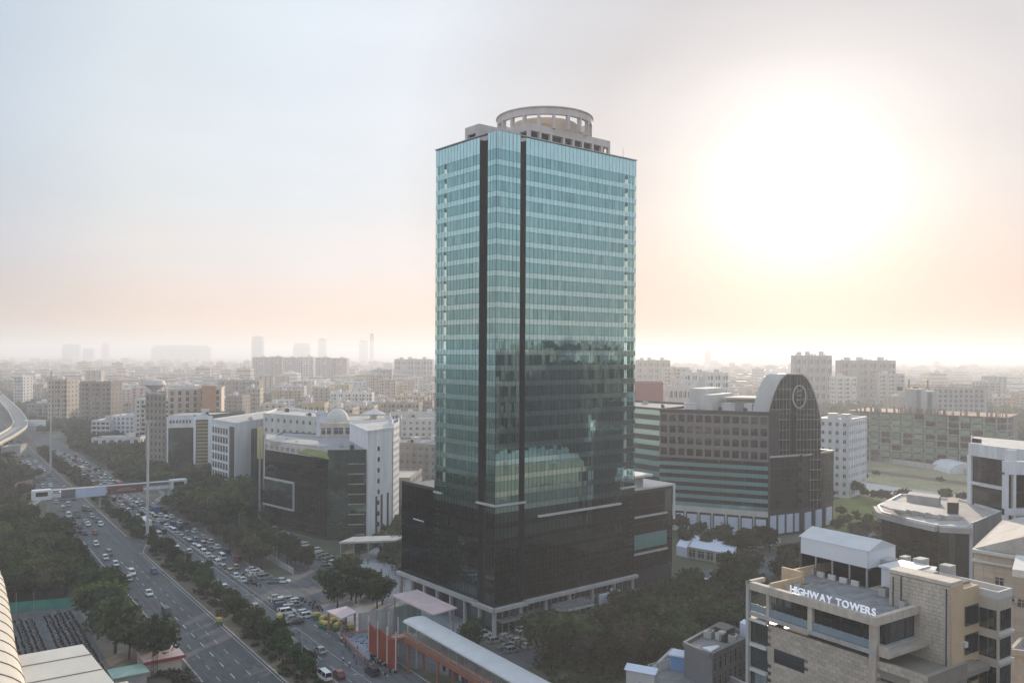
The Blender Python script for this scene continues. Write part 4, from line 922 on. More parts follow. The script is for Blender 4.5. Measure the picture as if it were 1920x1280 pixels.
# ------------------------------------------------------------------ offices left of the tower
zt = 31.8
P1, P2, P3, P4, P5 = GY(497,900,328), GY(592,900,304), GY(615,900,301), GY(690,900,303), GY(733,900,318)
r, L = block('dark_office', 'black glass office with a roof garden, standing between the car park and the tower', 'building', [p.xy for p in (P1,P2,P3,P4,GY(690,900,352),GY(530,900,368))], 0, zt, M_darkwall, ['blank'], M_roofgrey, parapet=.3)
def fr2(p, q, *a, **k): facade(r, None, RL(r,p)[:2], RL(r,q)[:2], *a, **k)
fr2(P1,P2, 1, zt-2.6, 'curtain', g=M_gblk, fh=3.6, bw=2.2, fr=M_dark); fr2(P2,P3, 1, zt, 'curtain', g=M_gblk, fh=3.6, bw=1.8, fr=M_dark)
fr2(P3,P4, 1, zt, 'curtain', g=M_ggreen, fh=3.6, bw=1.9, fr=M_dark)
def wbar(nm, p, q, z0, z1, o0, o1, ma, u0=0., u1=1.): m = MB(); bar(m, RL(r,p)[:2], RL(r,q)[:2], z0, z1, o0, o1, 0, u0, u1); return m.build(nm, ma, r)
wbar('cornice', P1, P2, zt-2.6, zt+.4, .05, .7, M_concpink); wbar('cornice', P2, P3, zt-1, zt+.4, .05, .6, M_concpink)
for i in range(9): wbar('louvre', P1, P2, zt-2.1, zt-.6, .7, .78, M_conc, .03+i*.107, .10+i*.107)
m = MB(); strip(m, RL(r,P1)[:2], RL(r,P1.lerp(P2,.62))[:2], 8.5, 18, 9, .5, .006); m.build('screen_glass', glass('pale_green_glass', (.22,.30,.28), .06), r)
wbar('screen_edge', P1, P2, 18, 18.7, .3, .9, M_conclt, 0, .62); wbar('screen_edge', P1, P2, 7.9, 8.5, .3, .9, M_conclt, 0, .62); wbar('screen_edge', P1, P2, 8.5, 18, .3, .9, M_conclt, .605, .62)
for k in range(8):
    m = MB(); strip(m, RL(r,P3.lerp(P4,.55))[:2], RL(r,P3.lerp(P4,.9))[:2], 2+k*3.6, 4+k*3.6, 3, .3, .006); m.build('balcony_glass', M_ggreen, r)
    wbar('balcony_slab', P3, P4, 1.7+k*3.6, 2+k*3.6, .05, .9, M_conc, .5, .92)
onr(r, [(560,850),(618,862),(612,848),(575,842)], zt, zt+.3, M_grass, 'roof_lawn')
onr(r, [(498,828),(510,832),(600,842),(596,832),(500,818)], zt, zt+1.2, M_rooflt, 'roof_terrace')
for a, b in ((520,823),(538,828),(556,834),(640,838),(660,842)): rooftop(r, RL(r, G(a,b,zt)), zt, random.choice(['air_conditioner','water_tank']))
# white slab beside it
a, b = GY(690,900,300), GY(735,900,316)
r, L = block('white_slab_office', 'tall white slab wall with a column of small windows, right end of the dark office', 'building', [a.xy, b.xy, GY(735,900,352).xy, GY(655,900,336).xy], 0, 38.5, M_white, ['blank'], M_rooflt, parapet=.6)
me = window_mesh(1.4, 1.5, M_winglass, M_dark)
for k in range(8): p = RL(r, a.lerp(b,.42)); dd = (b-a).normalized(); link('window', me, r, (p.x+dd.y*.1, p.y-dd.x*.1, 4+k*3.9), math.atan2(dd.y,dd.x))
for u in (.30,.52,.78): wbar('slot', a, b, .5, 15, .02, .12, M_dark, u, u+.07)
p, q = GY(736,900,318), GY(747,900,330)
block('white_stair_tower', 'slim white stair tower with a ladder of little windows behind the white slab', 'building', [p.xy, q.xy, GY(747,900,345).xy, GY(736,900,340).xy], 0, 39, M_white, [('grid', dict(fh=2.6, bw=2.4, wf=.45, hf=.45)), 'blank','blank','blank'])
r, L = block('domed_office', 'white office behind the dark one with a pale dome on its roof', 'building', [GY(600,900,350).xy, GY(690,900,353).xy, GY(735,900,356).xy, GY(730,900,410).xy, GY(600,900,400).xy], 26, 36.6, M_beige, [('grid', dict(fh=5,bw=5,wf=.8,hf=.5))]*2+['blank']*3, M_rooflt)
m = MB(); c = RL(r, GY(632,900,372)); n1, n2 = 20, 7; vs = []; fs = []
for j in range(n2+1):
    for i in range(n1): t_, p_ = 2*math.pi*i/n1, math.pi/2*j/n2; vs.append((c.x+4.9*math.cos(t_)*math.cos(p_), c.y+4.9*math.sin(t_)*math.cos(p_), 37+5.2*math.sin(p_)))
for j in range(n2):
    for i in range(n1): fs.append((j*n1+i, j*n1+(i+1)%n1, (j+1)*n1+(i+1)%n1, (j+1)*n1+i))
m.add(vs, fs); m.cyl((c.x,c.y,36.4),(c.x,c.y,37),5.3,20); m.build('dome', M_white2, r, smooth=False)
m = MB(); c = RL(r, GY(700,900,385)); m.cyl((c.x,c.y,36.6),(c.x,c.y,39),1.6,10); m.cyl((c.x,c.y,39),(c.x,c.y,41.2),5.5,12,0,.4); m.build('cupola', M_white2, r)
block('white_annex', 'white building with small square windows, left of the dome behind the dark office', 'building', [GY(494,900,395).xy, GY(600,900,372).xy, GY(612,900,410).xy, GY(520,900,430).xy], 28, 37.5, M_white2, [('grid', dict(fh=4.7,bw=4.2,wf=.35,hf=.35)),'blank','blank','blank'], M_rooflt, roofstuff=4)
block('lift_head', 'plain white lift tower on the roofs just left of the dome', 'building', [GY(592,900,352).xy, GY(612,900,350).xy, GY(612,900,362).xy, GY(592,900,362).xy], 0, 41, M_white, ['blank'])
# blue-white office with vertical glass slots
A0_, A1_, A2_ = GY(398,900,412), GY(440,900,392), GY(592,900,470)
r, L = block('ribbed_office', 'pale blue-white office with dark gridded windows on its left face', 'building', [A0_.xy, A1_.xy, A2_.xy, GY(545,900,500).xy], 0, 33.5, M_white, ['blank'], M_rooflt, parapet=.7, roofstuff=4)
wm = MB(); facade(r, wm, RL(r,A0_)[:2], RL(r,A0_.lerp(A1_,.72))[:2], 2, 31, 'grid', fh=4.1, bw=3.0, wf=.8, hf=.72, g=M_gsmoke, fr=M_white); wm.build('wall_trim', M_white, r)
wbar('dark_slot', A0_, A1_, 0, 32, .05, .2, M_darkwall, .78, .98)
for u0, u1 in ((.17,.30),(.40,.56),(.66,.84)): m = MB(); strip(m, RL(r,A1_.lerp(A2_,u0))[:2], RL(r,A1_.lerp(A2_,u1))[:2], 1, 30, 3, .1, .006); m.build('glass_slot', M_ggreen, r)
p = GY(487,900,372); sn = thing('yellow_sign_tower', 'tall narrow yellow sign board on the corner left of the dark office', 'sign', (p.x,p.y,0), .3)
m = MB(); m.box(-.4,.4,-.4,.4,0,34); m.build('post', M_conclt, sn); m = MB(); m.box(-1.2,1.2,-.7,-.42,20,34); m.build('board', mat('yellow_panel', (.62,.50,.22), .6, var=.1), sn)  # board in plain yellow
# white framed glass office
B0_, B1_ = G(312,893), G(398,889); n = Vector((-.15,1,0))
r, L = block('framed_glass_office', 'white framed glass office with one louvred bay, left of the ribbed office', 'building', [B0_.xy, B1_.xy, (B1_+Vector((8,30,0))).xy, (B0_+Vector((-2,30,0))).xy], 0, 32, M_darkwall, ['blank'], M_rooflt, parapet=.6, roofstuff=3)
fr2(B0_, B0_.lerp(B1_,.54), 1, 26, 'curtain', g=M_ggreen, fh=3.6, bw=2, fr=M_dark); fr2(B0_.lerp(B1_,.54), B0_.lerp(B1_,.60), 1, 30, 'curtain', g=M_gblk, fh=3.6, bw=2, fr=M_dark)
for i in range(15): wbar('louvre', B0_, B1_, 2+i*1.85, 3.2+i*1.85, .1, .5, mat('ochre_louvre', (.30,.25,.14), .7, var=.15), .64, .90)
for u0, u1 in ((0,.035),(.58,.63),(.90,1.0)): wbar('white_pier', B0_, B1_, 0, 32, .05, .8, M_white, u0, u1)
wbar('white_head', B0_, B1_, 26, 32.6, .05, .6, M_white, .035, .58); wbar('white_head', B0_, B1_, 30, 32.6, .05, .6, M_white, .63, .9); wbar('plinth', B0_, B1_, 0, 1, .05, 1.5, M_white)
me = window_mesh(1.6, 1.6, M_winglass, M_conclt)
for i in range(7): p = RL(r, B0_.lerp(B1_,.08+i*.07)); link('window', me, r, (p.x, p.y-.72, 28.5))
block('brown_slab', 'taupe slab tower with narrow ribs, left of the white framed glass office', 'building', [GY(273,900,468).xy, GY(311,900,465).xy, GY(311,900,500).xy, GY(273,900,500).xy], 0, 42.5, mat('taupe_render', (.28,.24,.21), .8, var=.12), [('grid', dict(fh=3.6,bw=2.6,wf=.4,hf=.55,g=M_gsmoke,fr=M_conc)),'blank','blank','blank'], roofstuff=2)
rr = thing('rooftop_tank', 'wide white bowl-shaped water tank above the taupe slab tower', 'water tank', GY(290,740,478))
rr.location.z = 42.5; m = MB(); m.cyl((0,0,0),(0,0,3),2,10); m.build('stem', M_conclt, rr); m = MB(); m.cyl((0,0,3),(0,0,5.5),2.5,16,0,6); m.cyl((0,0,5.5),(0,0,8),6,16,0,5); m.build('bowl', M_white2, rr)
block('cream_block', 'cream and terracotta block rising behind the white framed glass office', 'building', [GY(314,900,520).xy, GY(414,900,540).xy, GY(420,900,570).xy, GY(314,900,560).xy], 0, 43, M_beige, [('grid', dict(fh=4,bw=5,wf=.4,hf=.7,g=M_gsmoke)),'blank','blank','blank'], roofstuff=3)
block('terracotta_wing', 'terracotta end wing beside the cream block', 'building', [GY(378,900,517).xy, GY(404,900,522).xy, GY(404,900,536).xy, GY(378,900,534).xy], 0, 44.5, mat('terracotta_render', (.48,.27,.17), .8, var=.1), ['blank'])
# gate canopy before the dark office
o = G(635,1052); q = G(742,1048); n = Vector((3,8,0)); cn = thing('gate_canopy', 'long flat grey gate canopy on posts in front of the white slab', 'canopy', o)
m = MB(); pp = [Vector((0,0,0)), q-o, q-o+n, n]; m.prism([p.xy for p in pp], 5.6, 6.2); m.build('roof', M_conclt, cn)
for u in (0.02,.25,.5,.75,.98):
    for v in (.05,.95): m = MB(); c = (q-o)*u+n*v; m.box(c.x-.15,c.x+.15,c.y-.15,c.y+.15,0,5.6); m.build('post', M_steel, cn)
# small blocks between the dark office and the tower
block('low_white_block', 'low white roofed block squeezed between the white slab and the tower', 'building', [GY(740,900,352).xy, GY(768,900,352).xy, GY(790,900,380).xy, GY(742,900,380).xy], 0, 14, M_conc, [('grid', dict(fh=4,bw=4))], M_white2)
block('grey_hostel', 'grey block with dotted square windows left of the tower, nearer one', 'building', [GY(748,900,425).xy, GY(830,900,415).xy, GY(850,900,450).xy, GY(750,900,450).xy], 0, 21, M_conc, [('grid', dict(fh=3.6,bw=3.6,wf=.4,hf=.45)),'blank','blank','blank'], M_roofgrey, roofstuff=6)
block('pale_hostel', 'pale block with rows of square windows left of the tower, farther one', 'building', [GY(752,900,500).xy, GY(835,900,500).xy, GY(840,900,530).xy, GY(752,900,530).xy], 0, 27, M_white2, [('grid', dict(fh=3.6,bw=3.6,wf=.4,hf=.45)),'blank','blank','blank'], M_roofgrey, roofstuff=6)
# white complex across the road, upper left
for i, (x0, x1, yt, yb, lab) in enumerate(((172,206,790,832,'white apartment house with dark balconies beyond the roadside trees'),(210,268,781,830,'white apartment house with gridded windows beyond the roadside trees'))):
    a, b = G(x0,yb), G(x1,yb); z = GY(x0,yt,a.y).z
    block('apartment_house', lab, 'building', [a.xy, b.xy, (b+Vector((0,24,0))).xy, (a+Vector((0,24,0))).xy], 0, z, M_white, [('balcony', dict(fh=3.4,bw=3.2,g=M_gsmoke)) if i == 0 else ('grid', dict(fh=3.4,bw=3.4,wf=.55,hf=.6)),'blank','blank','blank'], M_roofgrey, roofstuff=3)
a, b = G(172,850), G(262,848); block('white_villa', 'low white villa with a flat stepped roof at the edge of the roadside trees', 'house', [a.xy, b.xy, (b+Vector((0,14,0))).xy, (a+Vector((0,14,0))).xy], 0, 9.5, M_white, [('grid', dict(fh=4.6,bw=5,wf=.5,hf=.5))], M_rooflt, roofstuff=2)
a, b = G(2,862), G(38,858); block('roadside_shed', 'low white-roofed shed under the metro viaduct at the left edge', 'shed', [a.xy, b.xy, (b+Vector((-3,12,0))).xy, (a+Vector((-3,12,0))).xy], 0, 7, M_conc, ['blank'], M_white)
a, b = G(28,938), G(56,932); block('red_hut', 'small faded red hut among the trees left of the far carriageway', 'hut', [a.xy, b.xy, (b+Vector((-3,7,0))).xy, (a+Vector((-3,7,0))).xy], 0, 6, mat('faded_red_render', (.32,.19,.17), .85, var=.15), ['blank'], M_roofgrey)
for x, y, lab in ((62,792,'white road sign gantry board beyond the viaduct'),):
    o = G(x+3,812); s_ = thing('road_sign', lab, 'sign', o); m = MB(); m.box(-9,9,-.2,.2,6,11); m.build('board', M_white, s_); m = MB(); m.box(-8,-7.6,-.2,.2,0,6); m.box(7.6,8,-.2,.2,0,6); m.build('posts', M_steel, s_)

# ------------------------------------------------------------------ metro viaduct
via = [(60,8),(230,14),(450,24),(560,33.5),(608,41),(661,53),(752,69),(880,77),(1018,82),(1359,91),(1750,98)]
def catmull(pts, n=8):
    out = []
    P = [Vector(p) for p in pts]; P = [P[0]*2-P[1]]+P+[P[-1]*2-P[-2]]
    for i in range(1, len(P)-2):
        for k in range(n):
            t = k/n; a, b, c, d = P[i-1:i+3]; out.append(.5*((2*b)+(c-a)*t+(2*a-5*b+4*c-d)*t*t+(3*b-a-3*c+d)*t**3))
    out.append(P[-2]); return out
vp = [W(p.x, p.y) for p in catmull(via)]
vd = thing('metro_viaduct', 'curving concrete metro viaduct with cream parapets at the left edge', 'viaduct', vp[20])
O_ = vp[20]; WV = 10.5
def side(i, off, z):
    a = vp[max(0,i-1)]; b = vp[min(len(vp)-1,i+1)]; d = (b-a).normalized(); n = Vector((d.y,-d.x,0)); p = vp[i]-n*off - O_; return Vector((p.x,p.y,z))
def ribbon(o0, o1, z0, z1, nm, ma, i0=0, i1=None):
    m = MB(); R_ = range(i0, (i1 or len(vp)))
    l = [[side(i,o0,z0),side(i,o1,z0),side(i,o1,z1),side(i,o0,z1)] for i in R_]
    for a, b in zip(l, l[1:]):
        for k in range(4): m.add([a[k],a[(k+1)%4],b[(k+1)%4],b[k]], [(0,1,2,3)])
    return m.build(nm, ma, vd)
ribbon(0, WV, 8.4, 9.4, 'deck', M_conc, 16); ribbon(2.6, WV-2.6, 6.6, 8.4, 'girder', M_conc, 16)
ribbon(0, .35, 9.4, 10.7, 'parapet', M_cream, 16); ribbon(WV-.35, WV, 9.4, 10.7, 'parapet', M_cream, 16)
for o_ in (2.6, 4.0, 6.4, 7.8): ribbon(o_, o_+.15, 9.4, 9.6, 'rail', M_steel, 24, 64)
pm = MB(); pm.cyl((0,0,0),(0,0,5.6),1.1,10); pm.box(-2.6,2.6,-1.1,1.1,5.6,6.6); pme = pm.mesh('pier', M_conc)
for i in range(18, len(vp)-2, 2): link('pier', pme, vd, side(i, WV/2, 0), math.atan2((vp[i+1]-vp[i]).y,(vp[i+1]-vp[i]).x)+math.pi/2)
# metro station roof, bottom left: curved cream roof and a flat lower wing
zr = 18
sr = thing('station_roof', 'near metro station roof of ribbed cream metal at the bottom left corner', 'roof', W(170,10))
o = sr.location.copy()
secs = [(60,12.6),(100,12.7),(140,12.8),(160,13.1),(175,13.8),(190,14.3),(205,14.7),(222,14.6)]
m = MB(); N2 = 10
def vault(t0, k):  # cross-section sweeping left
    a = math.pi/2*k/N2; return t0-11*(1-math.cos(a)), zr-5+5.0+5.5*math.sin(a)-0
for (s0, t0), (s1, t1) in zip(secs, secs[1:]):
    for j in range(N2):
        q = []
        for s_, t_, k in ((s0,t0,j),(s1,t1,j),(s1,t1,j+1),(s0,t0,j+1)):
            tt, z = vault(t_, k); p = W(s_, tt)-o; q.append((p.x,p.y,z))
        m.add(q, [(0,1,2,3)])
m.build('vault', M_cream, sr)
for i, s_ in enumerate(range(64, 222, 6)):
    t_ = np.interp(s_, [a for a, b in secs], [b for a, b in secs]); m = MB(); last = None
    for k in range(N2+1):
        tt, z = vault(t_, k); p = W(s_, tt)-o; p.z = z+.08
        if last: m.beam(last, p, .14, .14)
        last = p
    m.build('roof_rib', M_stonej, sr)
wing = [(100,12.7),(156,12.7),(156,22.4),(136,23.6),(100,24.5)]
m = MB(); m.prism([(W(s,t)-o).xy for s,t in wing], zr-1.2, zr); m.build('flat_wing', M_cream, sr)
for i in range(5): m = MB(); a, b = W(150-i*8,12.8)-o, W(150-i*8,22.9+i*.25)-o; m.beam((a.x,a.y,zr+.05),(b.x,b.y,zr+.05),.16,.1); m.build('roof_rib', M_stonej, sr)
m = MB(); p = [(W(s,t)-o).xy for s,t in ((60,1),(215,3),(215,12),(156,12.3),(156,21.5),(60,23))]; m.prism(p, 0, zr-1.3); m.build('station_body', M_conc, sr)
m = MB(); p = [(W(s,t)-o).xy for s,t in ((141,23.8),(141,26.5),(120,27),(120,24.3))]; m.prism(p, 0, zr-2.2); m.build('lift_shaft', M_cream, sr)
m = MB(); p = [(W(s,t)-o).xy for s,t in ((140,24.4),(140,26),(134,26.1),(134,24.5))]; m.prism(p, zr-2.19, zr-2.0); m.build('lift_glass', M_gblk, sr)

# ------------------------------------------------------------------ foot overbridge with advertisements
fb = thing('foot_overbridge', 'white foot overbridge carrying advertising boards across the highway', 'bridge', W(398,66)); fb.rotation_euler[2] = RA
# local: x across the road (t), y along it (s)
m = MB(); m.box(-22,30,-1.4,1.4,5.4,6.0); m.build('deck', M_conc, fb)
for y in (-1.4, 1.3): m = MB(); m.box(-22,30,y,y+.1,6.0,7.2); m.build('railing', M_white, fb)
m = MB(); m.box(-22,30,-1.6,1.6,8.8,9.0); m.build('roof', M_conclt, fb)
for x0, x1, ma, nm in ((-17.5,-12.2,mat('grey_poster', (.12,.12,.14), .6, var=.3, scale=.5),'grey_advert'),(-12,-.5,mat('white_blue_poster', (.55,.62,.78), .6, var=.08, scale=.5),'white_advert'),(.2,14.5,mat('brown_poster', (.14,.05,.04), .6, var=.2, scale=.4),'brown_advert')):
    m = MB(); m.box(x0,x1,-1.75,-1.55,5.2,8.8); m.build(nm, ma, fb); m = MB(); m.box(x0-.15,x1+.15,-1.72,-1.5,5.0,5.2); m.box(x0-.15,x1+.15,-1.72,-1.5,8.8,9.0); m.build('advert_frame', M_conclt, fb)
m = MB(); m.box(3.5,11.5,-1.8,-1.76,6.6,7.0); m.box(4.5,9.5,-1.8,-1.76,7.3,7.6); m.build('advert_print', mat('faded_pink_print', (.45,.32,.30), .7, var=.2), fb)
for x, d_ in ((-25,1),(29,1)):
    m = MB(); m.box(x-3,x+4,-2,2,5.4,9.4); m.build('stair_cabin', M_white, fb); m = MB(); m.box(x-1.8,x+2.6,-2.06,-2.0,6.9,8.6); m.build('cabin_window', M_gblk, fb)
    for yy in (-2.0,1.9): m = MB(); m.beam((x,yy,5.4),(x+(-9 if d_>0 else 9),yy,.2),.5,.5); m.build('stair_stringer', M_white, fb)
for x in (-22,-2.5,4.5,24.5): m = MB(); m.box(x-.4,x+.4,-.5,.5,0,5.4); m.build('pier', M_conc, fb)

# ------------------------------------------------------------------ masts and poles
def mast(p, h, lab, r=.35, ring=True, lamps=8):
    t_ = thing('light_mast', lab, 'mast', p); m = MB(); m.cyl((0,0,0),(0,0,h),r,10,0,r*.55); m.build('pole', M_conclt, t_)
    if ring:
        m = MB()
        for i in range(lamps): a = 2*math.pi*i/lamps; m.beam((0,0,h-.5),(1.8*math.cos(a),1.8*math.sin(a),h-.3),.12,.12)
        m.build('head_frame', M_dark, t_); 
        for i in range(lamps): a = 2*math.pi*i/lamps; m = MB(); m.obox((1.9*math.cos(a),1.9*math.sin(a)),.4,.25,h-.5,h-.2,a); m.build('lamp', M_steel, t_)
    return t_
def base(px, Y): p = GY(px, 900, Y); p.z = 0; return p
mast(base(277,289), 43, 'tall grey light mast at the median tip, nearest mast on the left', .55)
mast(base(95,470), 56, 'very tall slim mast beside the far carriageway, upper left', .6, ring=False)
mast(base(487,335), 36, 'slim pole at the left corner of the dark office', .35, ring=False)
ms = thing('telecom_mast', 'dark lattice telecom mast among the trees at the bottom left', 'mast', G(290,1270)); m = MB()
for a in (-.45,.45):
    for b in (-.45,.45): m.beam((a,b,0),(a*.5,b*.5,13),.08,.08)
for k in range(12):
    z = k*1.1; w_ = .45*(1-.5*z/13); m.beam((-w_,-w_,z),(w_,-w_,z+1.1),.05,.05); m.beam((w_,-w_,z),(w_,w_,z+1.1),.05,.05)
m.build('lattice', M_dark, ms)
for k in range(6): m = MB(); a = k*1.05; m.obox((.6*math.cos(a),.6*math.sin(a)),.12,.2,11.2,13.0,a); m.build('antenna', M_dark, ms)
lp = MB(); lp.cyl((0,0,0),(0,0,9.5),.09,6,0,.05); lp.beam((0,0,9.5),(1.6,0,9.9),.07,.07); lp.box(1.4,2.2,-.14,.14,9.82,9.95)
lpm = lp.mesh('street_lamp', M_steel)
for s_ in (138,168,198,228,262,296,345,385,425,465):
    o = link('street_lamp', lpm, None, W(s_, 65 if s_ < 300 else 66), RA+math.pi); tag(o, 'grey street lamp in the planted median', 'street lamp', 'street lamps along the median', order=s_, mark='the bottom of the picture')
for s_ in (262,300,340):
    o = link('street_lamp', lpm, None, W(s_, 92.8), RA); tag(o, 'grey street lamp beside the pale boundary wall', 'street lamp', 'street lamps by the boundary wall', order=s_, mark='the plaza')
for p in ((30,1160),(55,1150)):
    o = G(p[0], p[1]+40); m = MB(); m.cyl((0,0,0),(0,0,10),.06,5); tag(m.build('flag_pole', M_steel), 'thin bare pole beside the crowded two-wheeler park, %s one' % ('left' if p[0] == 30 else 'right'), 'pole').location = G(p[0]+(0 if p[0]==30 else 8), 1190)
# huts and fences near the two-wheeler park
m = MB(); a, b = W(250,17.5), W(246,33); m.beam(a+Vector((0,0,1.3)), b+Vector((0,0,1.3)), .15, 2.6); tag(m.build('green_fence', mat('green_sheet', (.06,.27,.22), .6, var=.2)), 'bright green sheet fence at the far end of the two-wheeler park', 'fence')
o = G(308,1262); ht_ = thing('red_roofed_hut', 'roadside hut with a pale pink roof edged in red, by the near carriageway', 'hut', o, RA)
m = MB(); m.box(-3.5,3.5,0,9,0,3); m.build('wall', M_beige, ht_); m = MB(); m.box(-4,4,-.5,9.5,3,3.25); m.build('roof', M_pinksheet, ht_); m = MB(); m.box(-4.1,4.1,-.62,-.5,2.7,3.3); m.box(-4.1,4.1,9.5,9.62,2.7,3.3); m.build('fascia', mat('red_fascia', (.30,.04,.06), .6), ht_)
o = G(245,1290); hb = thing('green_shed', 'small shed with a pale green roof at the bottom edge among the trees', 'shed', o, RA); m = MB(); m.box(-3,3,0,5,0,2.6); m.build('wall', M_conc, hb); m = MB(); m.box(-3.4,3.4,-.4,5.4,2.6,2.8); m.build('roof', mat('pale_green_sheet', (.33,.48,.44), .5), hb)
o = W(212,38.5); hc = thing('kiosk', 'low whitewashed kiosk among the trees by the two-wheeler park', 'kiosk', o, RA); m = MB(); m.box(-2,2,0,4,0,2.6); m.build('wall', M_white2, hc); m = MB(); m.box(-2.3,2.3,-.3,4.3,2.6,2.8); m.build('roof', M_conclt, hc)

# ------------------------------------------------------------------ orange metro access bridge and station entrance
sk = thing('skywalk', 'orange steel skywalk under a long curved pale roof, bottom centre', 'footbridge', W(120,85.5)); sk.rotation_euler[2] = RA
# local x = t-85.5, y = s-120
m = MB(); N3 = 8; y0, y1 = -70, 37.5
for j in range(N3):
    a, b = math.pi*j/N3, math.pi*(j+1)/N3; xa, xb = -2.6*math.cos(a), -2.6*math.cos(b); za, zb = 10.7+.55*math.sin(a), 10.7+.55*math.sin(b)
    m.add([(xa,y0,za),(xb,y0,zb),(xb,y1,zb),(xa,y1,za)], [(0,1,2,3)])
m.box(-2.7,-2.5,y0,y1,10.5,10.72); m.box(2.5,2.7,y0,y1,10.5,10.72); m.build('roof', M_roofsheet, sk)
m = MB(); m.box(-2.0,2.0,y0,y1+1,7.0,7.3); m.build('deck', M_conc, sk)
for x in (-2.05, 1.9):
    m = MB(); m.box(x,x+.15,y0,y1+1,6.2,7.25); m.build('girder', M_orange, sk)
    m = MB(); m.box(x,x+.1,y0,y1+1,7.7,8.3); m.build('side_panel', M_rust, sk)
pmm = MB(); pmm.box(-.06,.06,-.06,.06,7.3,10.6); pme = pmm.mesh('roof_post', M_steel)
for i in range(36):
    for x in (-2.0, 2.0): link('roof_post', pme, sk, (x, y0+i*3, 0))
pmm = MB(); pmm.cyl((0,0,0),(0,0,6.2),.28,8); pme = pmm.mesh('column', M_orange)
for i in range(9):
    for x in (-1.8, 1.8): link('column', pme, sk, (x, y1-1-i*12, 0))
    m = MB(); m.box(-2.1,2.1,y1-1.25-i*12,y1-.75-i*12,5.7,6.2); m.build('cross_beam', M_orange, sk)
st = thing('stair_tower_orange', 'orange and rust panelled stair block at the left end of the skywalk', 'staircase', W(162,84)); st.rotation_euler[2] = RA
m = MB(); m.box(-2.4,-2.2,-4,9,0,6.8); m.build('side_panel', mat('deep_orange_panel', (.28,.05,.022), .5, var=.15), st)
for k in range(5): m = MB(); m.box(-2.2,2.2,-3+k*2.4,-1+k*2.4,6.6-k*1.3,6.9-k*1.3); m.build('flight', M_rust, st)
for x in (-2.5, 2.4):
    for y in (-4,0,4.5,9): m = MB(); m.cyl((x,y,0),(x,y,8.6),.16,6); m.build('pole', M_concpink, st)
m = MB(); m.beam((-2.55,-4,7.2),(-2.55,-1,6.4),.12,.35); m.beam((-2.55,-1,6.4),(-2.55,2.5,7.3),.12,.35); m.beam((-2.55,2.5,7.3),(-2.55,5.5,6.5),.12,.35); m.beam((-2.55,5.5,6.5),(-2.55,9,7.2),.12,.35); m.build('zigzag_rail', M_orange, st)
ec = thing('entrance_canopy', 'small square pale pink canopy on posts at the station plaza', 'canopy', G(643,1192)); ec.rotation_euler[2] = RA
q = [(G(x,y,5.6)-ec.location) for x, y in ((612,1145),(650,1136),(669,1147),(640,1160))]
Rm = Matrix.Rotation(-RA, 3, 'Z'); q = [Rm @ v for v in q]
m = MB(); m.prism([v.xy for v in q], 5.4, 5.7); m.build('roof', M_pinksheet, ec)
for v in q: m = MB(); c = v*.86+sum(q, Vector())/4*.14; m.box(c.x-.2,c.x+.2,c.y-.2,c.y+.2,0,5.4); m.build('post', M_rust, ec)
bc = thing('station_canopy', 'large tilted pale pink roof over the glazed station entrance', 'canopy', G(795,1195)); bc.rotation_euler[2] = RA
q = [Rm @ (G(x,y,9.5)-bc.location) for x, y in ((734,1115),(782,1105),(857,1139),(812,1152))]
m = MB(); m.prism([v.xy for v in q], 9.3, 9.6); m.build('roof', M_pinksheet, bc)
for i, v in enumerate(q): c = v*.9+sum(q, Vector())/4*.1; m = MB(); m.box(c.x-.15,c.x+.15,c.y-.15,c.y+.15,0,9.3); m.build('post', M_steel, bc)
cc_ = sum(q, Vector())/4; q2 = [v*.8+cc_*.2 for v in q]
m = MB(); strip(m, q2[3][:2], q2[2][:2], .5, 8.6, 5, 0, .01); m.build('glazing', M_clear, bc); m = MB(); strip(m, q2[0][:2], q2[3][:2], .5, 8.6, 5, 0, .01); m.build('glazing', M_clear, bc)
m = MB(); m.prism([v.xy for v in [v*.75+cc_*.25 for v in q]], 0, 4.5); m.build('kiosk', M_conc, bc)
gw = thing('grey_screen_wall', 'tall grey panelled screen wall behind the skywalk stairs', 'wall', G(672,1190)); a = gw.location; b = G(790,1190)
bb = b-a; n_ = 22
for i in range(n_):
    u0, u1 = bb*(i/n_), bb*((i+.92)/n_); hh = 5.2+2.6*(i/n_)
    m = MB(); m.beam(u0+Vector((0,0,hh/2)), u1+Vector((0,0,hh/2)), .12+.08*(i%2), hh); m.build('panel', M_conc, gw)
pl = thing('raised_forecourt', 'raised blue-grey forecourt slab with an orange kerb beside the stairs', 'platform', G(645,1207)); q = [G(x,y,.6)-pl.location for x, y in ((640,1192),(692,1185),(694,1236),(688,1240))]
m = MB(); m.prism([v.xy for v in q], 0, .8); m.build('slab', mat('blue_grey_slab', (.24,.28,.36), .6, var=.1), pl); m = MB(); m.beam(q[0]+Vector((0,0,.4)), q[3]+Vector((0,0,.4)), .3, .6); m.beam(q[0]+Vector((0,0,.4)), q[1]+Vector((0,0,.4)), .3, .6); m.build('orange_kerb', M_rust, pl)
hgc = [mat('purple_cloth',(.09,.06,.17),.9,var=.3,scale=1), mat('dull_white_cloth',(.40,.38,.42),.9,var=.2,scale=1), mat('navy_cloth',(.03,.035,.09),.9,var=.3), M_conclt]
hg = thing('banner_row', 'row of purple and white hanging banners below the skywalk', 'banners', W(150,89)); hg.rotation_euler[2] = RA
for i in range(30):
    m = MB(); y = 2-i*1.25; m.box(0,.15+.1*(i%3),y,y+.8,.3+U(0,.8),5.0+U(-.6,.6)); m.build('banner', hgc[int(U(0,3.99))], hg)
m = MB(); m.box(0,.1,-37,3,5.6,5.8); m.build('banner_rail', M_orange, hg)
